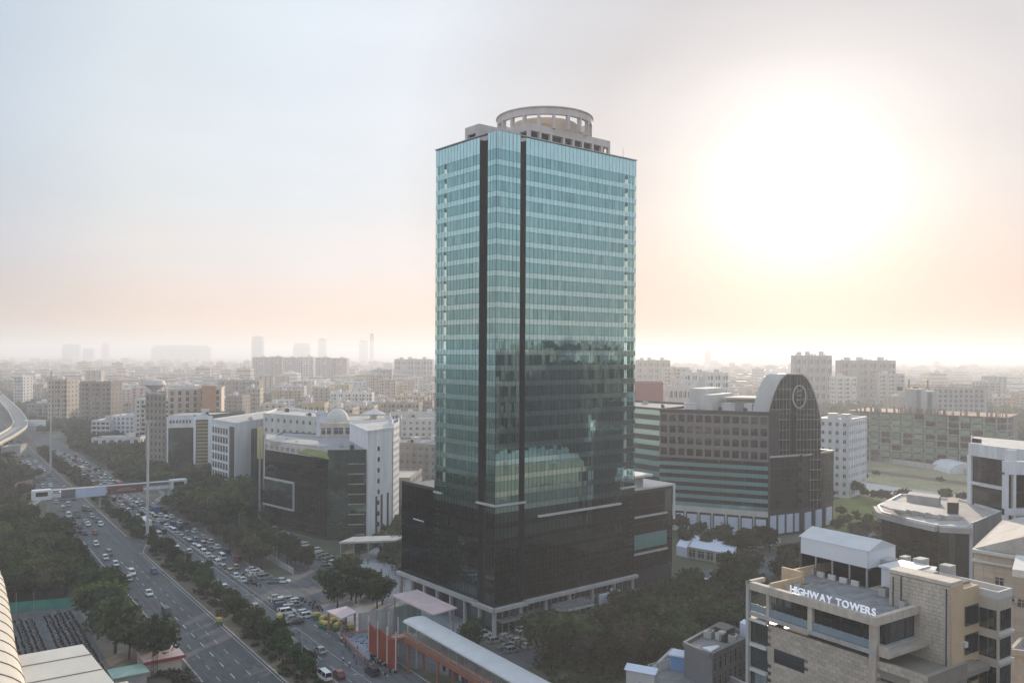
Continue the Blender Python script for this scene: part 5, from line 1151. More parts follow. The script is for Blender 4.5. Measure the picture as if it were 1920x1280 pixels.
# ------------------------------------------------------------------ trees
def leafmat(name, c1, c2):
    m = bpy.data.materials.new(name); m.use_nodes = True; t = m.node_tree; b = t.nodes['Principled BSDF']; b.inputs['Roughness'].default_value = .8; b.inputs['Specular IOR Level'].default_value = .2
    tc = N(t, 'ShaderNodeTexCoord'); no = N(t, 'ShaderNodeTexNoise'); no.inputs['Scale'].default_value = .55; no.inputs['Detail'].default_value = 3
    oi = N(t, 'ShaderNodeObjectInfo'); t.links.new(tc.outputs['Object'], no.inputs[0])
    r = N(t, 'ShaderNodeMapRange'); r.inputs['From Min'].default_value = .35; r.inputs['From Max'].default_value = .65; t.links.new(no.outputs[0], r.inputs['Value'])
    mx = N(t, 'ShaderNodeMix', data_type='RGBA'); mx.inputs['A'].default_value = (*c1, 1); mx.inputs['B'].default_value = (*c2, 1); t.links.new(r.outputs[0], mx.inputs['Factor'])
    r2 = N(t, 'ShaderNodeMapRange'); r2.inputs['To Min'].default_value = .5; r2.inputs['To Max'].default_value = 1.6; t.links.new(oi.outputs['Random'], r2.inputs['Value'])
    sc = N(t, 'ShaderNodeVectorMath', operation='SCALE'); t.links.new(mx.outputs['Result'], sc.inputs[0]); t.links.new(r2.outputs[0], sc.inputs['Scale'])
    t.links.new(sc.outputs[0], b.inputs['Base Color'])
    tr = N(t, 'ShaderNodeBsdfTranslucent'); ms = N(t, 'ShaderNodeMixShader'); ms.inputs[0].default_value = .25; out = t.nodes['Material Output']
    t.links.new(sc.outputs[0], tr.inputs[0]); t.links.new(b.outputs[0], ms.inputs[1]); t.links.new(tr.outputs[0], ms.inputs[2]); t.links.new(ms.outputs[0], out.inputs['Surface']); return m
LEAF = [leafmat('dark_leaves', (.024,.038,.018), (.060,.080,.032)), leafmat('green_leaves', (.028,.050,.016), (.065,.10,.028)), leafmat('olive_leaves', (.048,.050,.024), (.10,.092,.044)),
        leafmat('bright_leaves', (.06,.09,.022), (.13,.16,.045)), leafmat('brownish_leaves', (.05,.042,.028), (.095,.075,.048))]
def crown(rx, rz, h0, nl=9, n=620, sz=.5, seed=1, mi=1):
    """crown built of lobes; leaf clumps (bent quads) all through their shells, a rough dark mass inside"""
    rs = random.Random(seed); m = MB(); lobes = []
    for i in range(nl):
        a = rs.uniform(0, 6.283); rr = rx*rs.uniform(.25,.62) if i else 0; z = h0+rz*rs.uniform(.45,1.35); q = rs.uniform(.38,.62)
        lobes.append((rr*math.cos(a), rr*math.sin(a), z, rx*q, rz*q*rs.uniform(.75,1.05)))
    for (x, y, z, r, r2) in lobes:
        vs = [];  # rough core
        for j in range(4):
            for i in range(6):
                t_, p_ = 2*math.pi*(i+.5*(j%2))/6, -1.2+2.4*j/3; k = rs.uniform(.55,.82)
                vs.append((x+r*k*math.cos(t_)*math.cos(p_), y+r*k*math.sin(t_)*math.cos(p_), z+r2*k*math.sin(p_)))
        fs = [(j*6+i, j*6+(i+1)%6, (j+1)*6+(i+1)%6, (j+1)*6+i) for j in range(3) for i in range(6)] + [tuple(range(18,24))]
        m.add(vs, fs)
    tot = sum(l[3]**2 for l in lobes)
    for (x, y, z, r, r2) in lobes:
        for _ in range(int(n*r*r/tot)):
            d = Vector((rs.gauss(0,1), rs.gauss(0,1), rs.gauss(.25,1))).normalized(); k = rs.uniform(.72,1.12)
            c = Vector((x+d.x*r*k, y+d.y*r*k, z+d.z*r2*k)); s = sz*rs.uniform(.6,1.4)
            u = Vector((rs.gauss(0,1), rs.gauss(0,1), rs.gauss(0,.6))).normalized(); v = u.cross(d+Vector((rs.gauss(0,.5),rs.gauss(0,.5),rs.gauss(0,.5)))).normalized()
            m.add([c-u*s, c-v*s*.6+d*s*.15, c+u*s, c+v*s*.6+d*s*.15], [(0,1,2,3)])
    return m
def trunkmesh(h, r, seed):
    rs = random.Random(seed); m = MB(); p = Vector((0,0,0))
    q = Vector((rs.uniform(-.2,.2), rs.uniform(-.2,.2), h*.6)); m.cyl(p, q, r, 7, 0, r*.7)
    for i in range(5):
        a = i*1.3+rs.uniform(0,.5); m.cyl(q, q+Vector((math.cos(a)*h*.35, math.sin(a)*h*.35, h*rs.uniform(.35,.6))), r*.5, 5, 0, r*.15)
    return m.mesh('trunk', M_bark)
TREES = []
specs = [(3.6,2.6,2.6,10,900,.42),(4.4,3.0,3.0,12,1100,.46),(3.0,2.8,2.2,8,760,.40),(5.2,3.2,3.4,14,1300,.5),(2.4,2.8,1.6,7,560,.36)]
for i, sp in enumerate(specs):
    cm = crown(sp[0], sp[1], sp[2], sp[3], sp[4], sp[5], seed=20+i)
    TREES.append((cm, [cm.mesh('crown', l) for l in LEAF], trunkmesh(sp[2]+sp[1]*.8, .16+.03*sp[0], 5+i), sp))
LOW = []
for i, sp in enumerate([(3.6,2.6,2.2,6,130,.8),(4.6,3.0,2.6,7,170,.95),(3.0,2.6,1.8,5,110,.75)]): LOW.append(crown(*sp[:3], sp[3], sp[4], sp[5], seed=60+i))
def inpoly(p, poly):
    c = False; n = len(poly)
    for i in range(n):
        a, b = poly[i], poly[i-1]
        if (a[1] > p[1]) != (b[1] > p[1]) and p[0] < (b[0]-a[0])*(p[1]-a[1])/(b[1]-a[1])+a[0]: c = not c
    return c
def scatter(poly, spacing, jit=.35, avoid=()):
    xs = [p[0] for p in poly]; ys = [p[1] for p in poly]; out = []; y = min(ys); k = 0
    while y < max(ys):
        x = min(xs)+(k%2)*spacing/2
        while x < max(xs):
            q = (x+U(-jit,jit)*spacing, y+U(-jit,jit)*spacing)
            if inpoly(q, poly) and not any(inpoly(q, a) for a in avoid): out.append(q)
            x += spacing
        y += spacing*.86; k += 1
    return out
cands = []   # (x, y, scale, variant choices, colour choices, region)
def region(poly, spacing, name, vs_, cs_, sc=(.8,1.2), avoid=(), st=False):
    poly = [tuple(W(*p).xy) if st else tuple(p) for p in poly]; avoid = [[tuple(W(*p).xy) for p in a] if st else a for a in avoid]
    for q in scatter(poly, spacing, avoid=avoid): cands.append((q[0], q[1], U(*sc), random.choice(vs_), random.choice(cs_), name))
lot = [(184,10),(184,34.5),(250,35.5),(250,12)]
region([(150,24),(150,40),(196,41),(222,38.5),(330,38.5),(330,-12),(256,2),(250,34),(186,35),(186,24)], 6.3, 'wood left of the highway', (0,1,3,3,1), (0,0,0,1,2,3), (.95,1.35), avoid=[lot, [(204,33),(204,43),(222,43),(222,33)], [(120,0),(120,27),(160,27),(160,0)],[(137,36),(137,45),(155,45),(155,36)]], st=True)
region([(330,39),(330,-12),(372,-8),(385,33)], 7, 'wood left of the highway', (0,1,3), (0,1,2), (.9,1.2), st=True)
region([(405,40),(405,10),(560,28),(600,33),(590,44)], 8.5, 'trees by the viaduct', (0,1,3), (0,2,4), (.8,1.1), st=True)
for s_ in np.arange(148, 304, 3.7): cands.append((*W(s_+U(-.8,.8), U(64,67.2)).xy, U(.55,.95), random.choice((0,2,4,2)), random.choice((0,1,1,0)), 'planted median'))
for s_ in np.arange(318, 372, 4.0): cands.append((*W(s_, 65.5+U(-1.6,1.6)).xy, U(.6,.9), 2, random.choice((0,1)), 'planted median'))
for s_ in np.arange(408, 640, 5.5): cands.append((*W(s_, 65.8+U(-1.2,1.2)).xy, U(.6,.95), random.choice((2,0)), random.choice((0,2)), 'far median'))
for s_ in np.arange(258, 385, 4.6): cands.append((*W(s_, 87+U(-1.3,1.6)).xy, U(.8,1.15), random.choice((0,1,2)), random.choice((4,0,2,4)), 'slip road row'))
region([(246,94),(246,101),(300,108),(330,112),(395,112),(395,94)], 5.6, 'trees before the dark office', (0,1,2), (0,0,1), (.8,1.15), avoid=[[(262,99),(262,110),(330,110),(330,99)]], st=True)
region([(330,93),(330,107),(360,118),(398,128),(410,94)], 6.2, 'pale tall trees beside the ribbed office', (1,3), (3,3,1,2), (1.0,1.35), st=True)
region([(430,88),(430,100),(560,118),(720,130),(720,90),(560,86)], 9, 'trees right of the far carriageway', (0,1,3), (0,1,2,3), (.9,1.2), st=True)
region([(205,86),(214,89),(214,96),(203,97)], 4.2, 'trees on the station plaza', (0,2), (0,), (.9,1.2), st=True)
region([tuple(G(625,1105)), tuple(G(700,1150)), tuple(G(735,1125)), tuple(G(650,1085))], 5.4, 'trees on the station plaza', (0,1,2), (0,0,1), (.8,1.05))
region([tuple(G(636,1043)), tuple(G(680,1052)), tuple(G(690,1035)), tuple(G(645,1025))], 6, 'trees by the gate canopy', (0,2), (0,), (.8,1))
dark = [tuple(G(*p)) for p in ((1010,1300),(1000,1235),(1120,1175),(1215,1135),(1280,1110),(1390,1095),(1420,1180),(1330,1290),(1240,1400),(1000,1400))]
courts = [[tuple(G(*q)) for q in p] for p in (((1195,1120),(1262,1108),(1275,1140),(1205,1150)),((1035,1188),(1105,1178),(1125,1200),(1050,1218)),((1285,1105),(1345,1098),(1360,1128),(1300,1136)))]
for c_ in courts: sheet('court', c_, .03, M_pave)
region(dark, 6.8, 'dense dark wood right of the tower', (0,1,3,1), (0,0,2,0,4), (.85,1.25), avoid=courts)

region([tuple(G(*p)) for p in ((885,1205),(925,1235),(930,1262),(880,1230))], 5.5, 'trees at the near corner of the tower', (2,4), (0,1), (.8,1.1))
region([tuple(G(*p)) for p in ((1275,1030),(1275,1000),(1440,1022),(1500,1025),(1400,1050))], 7, 'trees before the arch office', (0,1,2), (0,2,4), (.7,1.0))
region([tuple(G(*p)) for p in ((1560,1020),(1580,960),(1645,975),(1650,1010))], 8, 'young trees on the lawn', (2,4), (1,3,0), (.5,.8))
for q in ((1592,926),(1608,932),(1622,936),(1640,941),(1656,944),(1672,948),(1690,950),(1705,948),(1775,948),(1803,946),(1560,935)): cands.append((*G(*q).xy, U(.7,1.1), random.choice((2,4)), 4, 'dry field edge'))
region([tuple(G(*p)) for p in ((1590,905),(1590,880),(1700,890),(1800,905),(1800,920))], 30, 'dry field edge', (2,4), (4,2), (.5,.8))
region([tuple(G(*p)) for p in ((1400,1088),(1640,1008),(1660,1060),(1600,1100),(1480,1120))], 7.5, 'trees behind the stone office', (0,1), (0,4,2), (.8,1.1))
MANUAL = [(T(20,-9),0)]
cands = [c for c in cands if not (G(1800,1280)[1] > c[1])]
cands.sort(key=lambda c: c[1])
KEEP = cands[:298]; REST = cands[298:]
LABC = {0:'dark green', 1:'mid green', 2:'olive', 3:'pale green', 4:'brownish'}; SHP = {0:'round', 1:'broad', 2:'upright', 3:'large spreading', 4:'small slender'}
for (x, y, s, v, c, nm) in KEEP:
    _, crs, tk, sp = TREES[v]
    r = bpy.data.objects.new('tree', None); col.objects.link(r); r.location = (x, y, 0); r.rotation_euler[2] = U(0, 6.28); r.scale = (s, s*U(.9,1.1), s*U(.85,1.15))
    link('trunk', tk, r); link('crown', crs[c], r)
    tag(r, '%s %s tree, %s' % (SHP[v], LABC[c], nm), 'tree', nm, order=y, mark='the camera')
def merge(items, name, mats, kind='stuff'):
    """items: (MB, x, y, scale, rot, material) all into ONE object"""
    V, F, Mi = [], [], []; off = 0
    for mb, x, y, z, sx, sz, rot, mi in items:
        a = np.array(mb.v); ca, sa = math.cos(rot), math.sin(rot)
        b = np.stack([x+(a[:,0]*ca-a[:,1]*sa)*sx, y+(a[:,0]*sa+a[:,1]*ca)*sx, z+a[:,2]*sz], 1); V.append(b)
        F += [tuple(i+off for i in f) for f in mb.f]; off += len(a)
        Mi += ([mi]*len(mb.f) if mi is not None else mb.m)
    me = bpy.data.meshes.new(name); me.from_pydata(np.concatenate(V).tolist(), [], F)
    for m_ in mats: me.materials.append(m_)
    me.polygons.foreach_set('material_index', Mi); me.update()
    o = link(name, me); o['kind'] = kind; return o
items = [(LOW[v % 3], x, y, 0, s, s, U(0,6.28), c) for (x, y, s, v, c, nm) in REST]
# undergrowth in the median and woods
sh = MB(); rs = random.Random(3)
for _ in range(60):
    c = Vector((rs.uniform(-1.4,1.4), rs.uniform(-1.4,1.4), rs.uniform(.1,1.0))); u = Vector((rs.gauss(0,1),rs.gauss(0,1),rs.gauss(0,.5))).normalized()*.4; v = u.cross(Vector((0,0,1))).normalized()*.3+Vector((0,0,.15)); sh.add([c-u,c-v,c+u,c+v],[(0,1,2,3)])
for s_ in np.arange(146, 306, 1.6): p = W(s_, U(62.4,68.4)); items.append((sh, p.x, p.y, 0, U(.6,1.0), U(.5,1), U(0,6), random.choice((0,1,2))))
for s_ in np.arange(320, 640, 2.4): p = W(s_, U(64.2,68)); items.append((sh, p.x, p.y, 0, U(.8,1.2), U(.8,1.2), U(0,6), random.choice((0,2))))
for s_ in np.arange(165, 390, 1.8): p = W(s_, U(41,44.5)); items.append((sh, p.x, p.y, 0, U(.8,1.4), U(.8,1.4), U(0,6), random.choice((0,2,4))))
for q in scatter(dark, 4.5): items.append((sh, q[0], q[1], 0, U(1,1.6), U(.8,1.4), U(0,6), random.choice((0,2))))
merge(items, 'distant_trees', LEAF)

# ------------------------------------------------------------------ cars
def paint(name, c, metal=0.): 
    return mat('car_'+name, c, .28, metal=metal, var=0, spec=.6)
PAINTS = {'white': paint('white', (.72,.74,.76)), 'silver': paint('silver', (.42,.43,.45), .5), 'grey': paint('grey', (.16,.17,.18), .3), 'black': paint('black', (.018,.018,.02)), 'red': paint('red', (.25,.03,.025)), 'blue': paint('blue', (.04,.07,.17)), 'beige': paint('beige', (.45,.40,.32))}
M_cwin = mat('car_window', (.012,.014,.018), .08, var=0, spec=.8); M_lampw = mat('car_headlight', (.75,.75,.7), .2, var=0); M_lampr = mat('car_tail_light', (.35,.02,.02), .3, var=0)
def loft(m, secs, mi=0):
    """secs: list of rings (same count)"""
    n = len(secs[0])
    for a, b in zip(secs, secs[1:]):
        o = len(m.v); m.v += [tuple(p) for p in a]+[tuple(p) for p in b]
        for i in range(n): m.f.append((o+i, o+(i+1)%n, o+n+(i+1)%n, o+n+i)); m.m.append(mi)
    m.add(secs[0], [tuple(range(n))[::-1]], mi); m.add(secs[-1], [tuple(range(n))], mi)
def carmeshes(kind):
    L, Wd, hb, ht = dict(hatchback=(3.7,1.62,.82,1.48), saloon=(4.3,1.7,.84,1.44), suv=(4.4,1.8,1.0,1.75), van=(4.6,1.75,1.05,1.95))[kind]
    b = MB(); w = Wd/2
    def ring(x, z0, z1, ww): return [(x,-ww,z0),(x,-ww*1.0,z0+(z1-z0)*.5),(x,-ww*.93,z1),(x,ww*.93,z1),(x,ww,z0+(z1-z0)*.5),(x,ww,z0)]
    f = .25 if kind != 'van' else .08
    loft(b, [ring(-L/2,.38,hb*.86,w*.86), ring(-L/2+.18,.26,hb*.97,w*.97), ring(-L*.2,.24,hb,w), ring(L*.15,.24,hb,w), ring(L/2-.35,.26,hb*.90,w*.96), ring(L/2,.36,hb*.72,w*.82)])
    r0, r1, g0, g1 = dict(hatchback=(-L/2+.35,L*.10,-L/2+.08,L*.27), saloon=(-L*.26,L*.08,-L*.40,L*.25), suv=(-L/2+.25,L*.12,-L/2+.08,L*.27), van=(-L/2+.12,L*.26,-L/2+.04,L*.40))[kind]
    g = MB(); loft(g, [[(g0,-w*.92,hb-.02),(g0,w*.92,hb-.02),(g1,w*.92,hb-.02),(g1,-w*.92,hb-.02)], [(r0,-w*.74,ht-.06),(r0,w*.74,ht-.06),(r1,w*.74,ht-.06),(r1,-w*.74,ht-.06)]])
    rf = MB(); rf.add([(r0-.03,-w*.76,ht-.06),(r0-.03,w*.76,ht-.06),(r1+.03,w*.76,ht-.06),(r1+.03,-w*.76,ht-.06),(r0+.06,-w*.68,ht),(r0+.06,w*.68,ht),(r1-.1,w*.68,ht),(r1-.1,-w*.68,ht)],[(0,1,5,4),(1,2,6,5),(2,3,7,6),(3,0,4,7),(4,5,6,7)])
    for sx in (-1,1):
        xs = (r0+r1)/2; rf.beam((xs,sx*w*.93,hb),(xs,sx*w*.755,ht-.05),.09,.05); rf.beam((g1,sx*w*.9,hb),(r1,sx*w*.75,ht-.05),.07,.05); rf.beam((g0,sx*w*.9,hb),(r0,sx*w*.75,ht-.05),.09,.07)
    wh = MB(); wh.cyl((0,-.1,0),(0,.1,0),.31,10); wh.cyl((0,-.105,0),(0,.105,0),.17,8,1)
    hl = MB(); hl.box(-.06,.03,-.17,.17,-.07,.07)
    return dict(body=b, win=g, roof=rf, wheel=wh, lamp=hl, L=L, w=w, hb=hb)
CK = {}
def car_proto(kind, colr):
    k = CK.setdefault(kind, {}); 
    if 'm' not in k:
        c = carmeshes(kind); k['m'] = c; k['win'] = c['win'].mesh('windows', M_cwin); k['wheel'] = c['wheel'].mesh('wheel', [M_black, M_steel]); k['hl'] = c['lamp'].mesh('headlight', M_lampw); k['tl'] = c['lamp'].mesh('tail_light', M_lampr)
        far = MB(); 
        for p_, mi in (('body',0),('roof',0),('win',1)): far.add(c[p_].v, c[p_].f, mi)
        for sx in (-1,1):
            for sy in (-1,1): far.cyl((sx*c['L']*.31,sy*c['w']*.8,.31),(sx*c['L']*.31,sy*c['w']*.97,.31),.31,8,2)
        k['farmb'] = far
    if colr not in k:
        c = k['m']; k[colr] = (c['body'].mesh('body', PAINTS[colr]), c['roof'].mesh('roof', PAINTS[colr]), k['farmb'].mesh('car', [PAINTS[colr], M_cwin, M_black]))
    return k
NCAR = 0
def place_car(p, az, kind, colr, place, order, mark, near):
    global NCAR; NCAR += 1
    k = car_proto(kind, colr); c = k['m']; lab = '%s %s %s' % (colr, kind if kind != 'suv' else 'off-roader', place)
    if near:
        r = bpy.data.objects.new('car', None); col.objects.link(r)
        link('body', k[colr][0], r); link('windows', k['win'], r); link('roof', k[colr][1], r)
        for sx in (-1,1):
            for sy in (-1,1): link('wheel', k['wheel'], r, (sx*c['L']*.31, sy*(c['w']-.1), .31))
        for sy in (-1,1): link('headlight', k['hl'], r, (c['L']/2-.06, sy*c['w']*.6, c['hb']*.68)); link('tail_light', k['tl'], r, (-c['L']/2+.06, sy*c['w']*.66, c['hb']*.8))
    else:
        r = bpy.data.objects.new('car', k[colr][2]); col.objects.link(r)
    r.location = (p.x, p.y, .035); r.rotation_euler[2] = az
    tag(r, lab, 'car' if kind != 'van' else 'van', place, order=order, mark=mark)
kinds = ['hatchback','saloon','hatchback','suv','saloon','van']; colrs = ['white']*10+['silver']*5+['grey']*4+['black']*3+['red','blue','beige']
AW = RA+math.pi/2      # heading away along the road
def lane(t0, s0, s1, gap, place, away, cols=colrs, near_to=275, jt=.3, t1=None):
    s = s0+U(0, gap[0])
    while s < s1:
        t = t0+U(-jt,jt)+((t1-t0)*(s-s0)/(s1-s0) if t1 is not None else 0)
        place_car(W(s,t), AW+(0 if away else math.pi)+U(-.03,.03), random.choice(kinds), random.choice(cols), place, s, 'the bottom', s < near_to); s += U(*gap)
# single cars read off the photograph on the near carriageway
for (px, py, cl, kd) in ((165,985,'white','hatchback'),(147,970,'black','saloon'),(180,1022,'white','hatchback'),(205,1040,'grey','suv'),(198,1048,'white','hatchback'),(217,1060,'white','hatchback'),(247,1077,'white','suv'),(242,1088,'silver','hatchback'),(279,1115,'white','saloon'),(312,1152,'black','van'),(321,1198,'white','suv'),(289,1074,'blue','hatchback'),(167,957,'grey','saloon'),(184,978,'grey','hatchback')):
    p = G(px, py); s_, t_ = toST(p); place_car(p, AW+math.pi*(1 if t_ < 99 else 0), kd, cl, 'on the open near carriageway', s_, 'the bottom', True)
for (px, py, cl, kd) in ((331,1031,'white','suv'),(345,1040,'black','suv'),(354,1036,'white','hatchback'),(377,1061,'white','saloon'),(420,1103,'white','hatchback'),(414,1126,'white','hatchback'),(477,1140,'silver','hatchback'),(540,1205,'white','saloon'),(600,1223,'silver','saloon'),(585,1246,'white','hatchback'),(608,1272,'white','van'),(635,1268,'red','saloon'),(697,1263,'black','suv'),(289,998,'white','saloon')):
    p = G(px, py); s_, t_ = toST(p); place_car(p, AW, kd, cl, 'on the main carriageway beside the median', s_, 'the bottom', True)
lane(49.5, 335, 640, (11,28), 'on the far part of the left carriageway', False); lane(53, 340, 620, (12,30), 'on the far part of the left carriageway', False); lane(57, 350, 620, (16,36), 'on the far part of the left carriageway', False)
lane(71.2, 318, 640, (8,19), 'on the main carriageway past the mast', True); lane(73.6, 322, 640, (8,18), 'on the main carriageway past the mast', True)
lane(77.0, 246, 420, (5.3,6.6), 'in the tight queue along the crash barrier', True, ['white']*8+['silver','silver','beige','grey','black'], jt=.2); lane(80.2, 262, 420, (6.5,17), 'on the slip road beside the queue', True); 
lane(77.2, 424, 620, (7,13), 'in the far queue beyond the foot overbridge', True); lane(80.4, 424, 600, (7.5,16), 'in the far queue beyond the foot overbridge', True); lane(83, 430, 540, (10,24), 'in the far queue beyond the foot overbridge', True)
lane(83.2, 268, 390, (6,13), 'parked under the slip road trees', True, jt=.4)
# parking rows: before the dark office, beside the junction, on the plaza, beneath the tower
def row(px0, py0, px1, py1, n, place, daz=math.pi/2, cols=colrs, near=True, j=.25):
    a, b = G(px0,py0), G(px1,py1); az = math.atan2((b-a).y, (b-a).x)+daz
    for i in range(n):
        if rnd() < .1: continue
        p = a.lerp(b, (i+.5)/n)+Vector((U(-j,j),U(-j,j),0)); place_car(p, az+U(-.06,.06)+(math.pi if rnd() < .3 else 0), random.choice(kinds[:5]), random.choice(cols), place, p.y, 'the camera', near)
row(512,992,640,1062,13,'parked along the wall of the dark office', near=False); row(588,1040,672,1078,7,'parked in the yard between office and gate', near=False); row(600,1056,650,1090,5,'parked in the yard between office and gate', near=False)
row(640,1044,672,1058,4,'parked in the yard between office and gate', near=False)
row(463,1085,490,1100,3,'parked at the junction kerb beside the trees', daz=0); row(504,1093,540,1092,2,'standing across the junction mouth', daz=0)
row(516,1121,556,1172,9,'in the front row by the station', near=True, j=.15); row(541,1124,580,1160,7,'in the back row by the station', near=True, j=.15)
row(470,1068,502,1088,4,'squeezed between the trees and the junction')
row(900,1190,965,1225,6,'parked under the near corner of the tower', cols=['silver','white','grey','blue']); row(945,1195,1010,1222,6,'parked in the yard before the tower', cols=['silver','white','grey','beige']); row(975,1180,1030,1200,5,'parked in the yard before the tower', cols=['silver','white','grey','beige'])
row(1200,1132,1268,1124,5,'parked in the court among the dark trees', near=True); row(1045,1200,1112,1190,5,'parked in the court by the entrance canopy', near=True); row(1290,1120,1350,1112,5,'parked in the court among the dark trees')
row(1210,1105,1262,1112,3,'parked beside the low glass annex'); row(1290,1100,1350,1085,6,'parked on the cross road right of the tower'); row(1395,1035,1460,1015,4,'parked on the cross road right of the tower',near=False)
print('cars', NCAR)
bb_ = MB(); loft(bb_, [[(-5,-1.2,.4),(-5,1.2,.4),(-5,1.15,3.0),(-5,-1.15,3.0)],[(4.9,-1.2,.4),(4.9,1.2,.4),(4.8,1.15,3.0),(4.8,-1.15,3.0)]])
bw_ = MB(); bw_.box(-4.7,4.4,-1.23,-1.205,1.5,2.5); bw_.box(-4.7,4.4,1.205,1.23,1.5,2.5); bw_.box(4.87,4.93,-1.05,1.05,1.3,2.7)
bh_ = MB(); bh_.cyl((0,-.15,0),(0,.15,0),.48,10)
bm2 = [(bb_.mesh('body', PAINTS[c_]), c_) for c_ in ('white','red','beige','blue')]; bwm = bw_.mesh('windows', M_cwin); bhm = bh_.mesh('wheel', M_black)
for (s_, t_, ci, lab) in ((345,71.0,0,'white bus on the main carriageway short of the foot overbridge'),(452,80.6,1,'red bus in the far queue beyond the foot overbridge'),(520,73.8,2,'beige bus far up the main carriageway'),(430,53.4,0,'white bus on the left carriageway beyond the foot overbridge'),(372,80.0,3,'blue bus on the slip road beside the queue')):
    r = bpy.data.objects.new('bus', None); col.objects.link(r); p = W(s_,t_); r.location = (p.x,p.y,.035); r.rotation_euler[2] = AW
    link('body', bm2[ci][0], r); link('windows', bwm, r)
    for sx in (-3.2,3.0):
        for sy in (-1.05,1.05): link('wheel', bhm, r, (sx,sy,.48))
    tag(r, lab, 'bus')
# autorickshaws
M_autoy = mat('rickshaw_yellow', (.55,.40,.10), .5, var=.1); M_autog = mat('rickshaw_green', (.05,.22,.10), .5, var=.1)
rk = [MB(), MB(), MB()]
loft(rk[0], [[(-1.3,-.62,.3),(-1.3,.62,.3),(-1.3,.62,1.0),(-1.3,-.62,1.0)],[(.3,-.6,.3),(.3,.6,.3),(.3,.6,.9),(.3,-.6,.9)],[(1.3,-.2,.35),(1.3,.2,.35),(1.25,.2,.95),(1.25,-.2,.95)]])
loft(rk[1], [[(-1.35,-.62,1.0),(-1.35,.62,1.0),(-1.3,.5,1.68),(-1.3,-.5,1.68)],[(-.2,-.64,1.45),(-.2,.64,1.45),(-.2,.52,1.75),(-.2,-.52,1.75)],[(.7,-.55,1.4),(.7,.55,1.4),(.55,.48,1.68),(.55,-.48,1.68)]])
rk[1].beam((1.0,-.4,.9),(.6,-.5,1.5),.05,.05); rk[1].beam((1.0,.4,.9),(.6,.5,1.5),.05,.05)
rk[2].cyl((-.8,-.6,.24),(-.8,-.45,.24),.24,8); rk[2].cyl((-.8,.45,.24),(-.8,.6,.24),.24,8); rk[2].cyl((1.15,-.06,.24),(1.15,.06,.24),.24,8)
rkm = [rk[0].mesh('body', M_autog), rk[1].mesh('canopy', M_autoy), rk[2].mesh('wheels', M_black)]
for (px, py, az) in ((596,1160,.4),(607,1166,1.2),(618,1163,2.0),(628,1170,.8),(604,1176,2.6),(617,1178,.2),(632,1180,1.5),(642,1172,.9),(410,1170,AW),(523,1163,AW),(655,1182,2.2)):
    p = G(px, py); r = bpy.data.objects.new('autorickshaw', None); col.objects.link(r); r.location = (p.x,p.y,.035); r.rotation_euler[2] = az
    for m_, nm in zip(rkm, ('body','canopy','wheels')): link(nm, m_, r)
    tag(r, 'green and yellow autorickshaw near the station canopy' if px > 560 else 'green and yellow autorickshaw driving on the main carriageway', 'autorickshaw', 'autorickshaws', order=p.y, mark='the camera')
# motorcycles: the packed park at lower left, plus those round the station
mc = MB(); mc.cyl((-.62,-.05,.3),(-.62,.05,.3),.3,9,0); mc.cyl((.62,-.05,.3),(.62,.05,.3),.3,9,0); mc.beam((-.6,0,.35),(.6,0,.4),.2,.12,0); mc.beam((-.7,0,.72),(.1,0,.76),.26,.1,0); mc.beam((.05,0,.78),(.45,0,.85),.3,.22,1); mc.beam((.62,0,.32),(.42,0,1.0),.07,.07,2); mc.beam((.42,-.34,1.02),(.42,.34,1.02),.05,.05,2); mc.beam((-.25,0,.35),(.3,0,.62),.28,.3,2); mc.box(.5,.6,-.09,.09,.8,.95,3)
MCB = [mc.mesh('motorcycle', [M_black, p_, M_steel, M_lampw]) for p_ in (PAINTS['black'], PAINTS['blue'], PAINTS['red'], PAINTS['silver'], PAINTS['grey'])]
nm_ = 0
def moto(p, az, lab, grp_, order=None, mark=None):
    global nm_; nm_ += 1
    ci = int(U(0,4.99)); o = link('motorcycle', MCB[ci], None, (p.x, p.y, .03), az); lab = ('black','blue','red','silver','grey')[ci]+' '+lab.replace('%s ',''); tag(o, lab, 'motorcycle', grp_, order=p.y, mark='the camera')
for j in range(7):
    for i in range(30):
        t_ = 15.4+j*2.35+(1.6 if j > 3 else 0); s_ = 189.5+i*1.75
        if rnd() < .06 or nm_ > 200: continue
        moto(W(s_+U(-.2,.2), t_+U(-.15,.15)), AW+math.pi/2+U(-.2,.2), '%s motorcycle in the packed two-wheeler park beside the station roof', 'motorcycles in the two-wheeler park')
for (x0,y0,x1,y1,n) in ((655,1190,715,1245,22),(680,1200,740,1262,18),(635,1178,668,1200,9),(455,1078,485,1098,10),(565,1120,600,1150,8)):
    a, b = G(x0,y0), G(x1,y1)
    for i in range(n):
        p = a.lerp(b, (i+rnd())/n)+Vector((U(-1.2,1.2),U(-1.2,1.2),0)); moto(p, U(0,6.28), 'motorcycle among the crowd of two-wheelers by the station stairs' if x0 > 600 else 'motorcycle parked by the junction trees', 'motorcycles by the station' if x0 > 600 else 'motorcycles by the junction')
print('motorcycles', nm_)
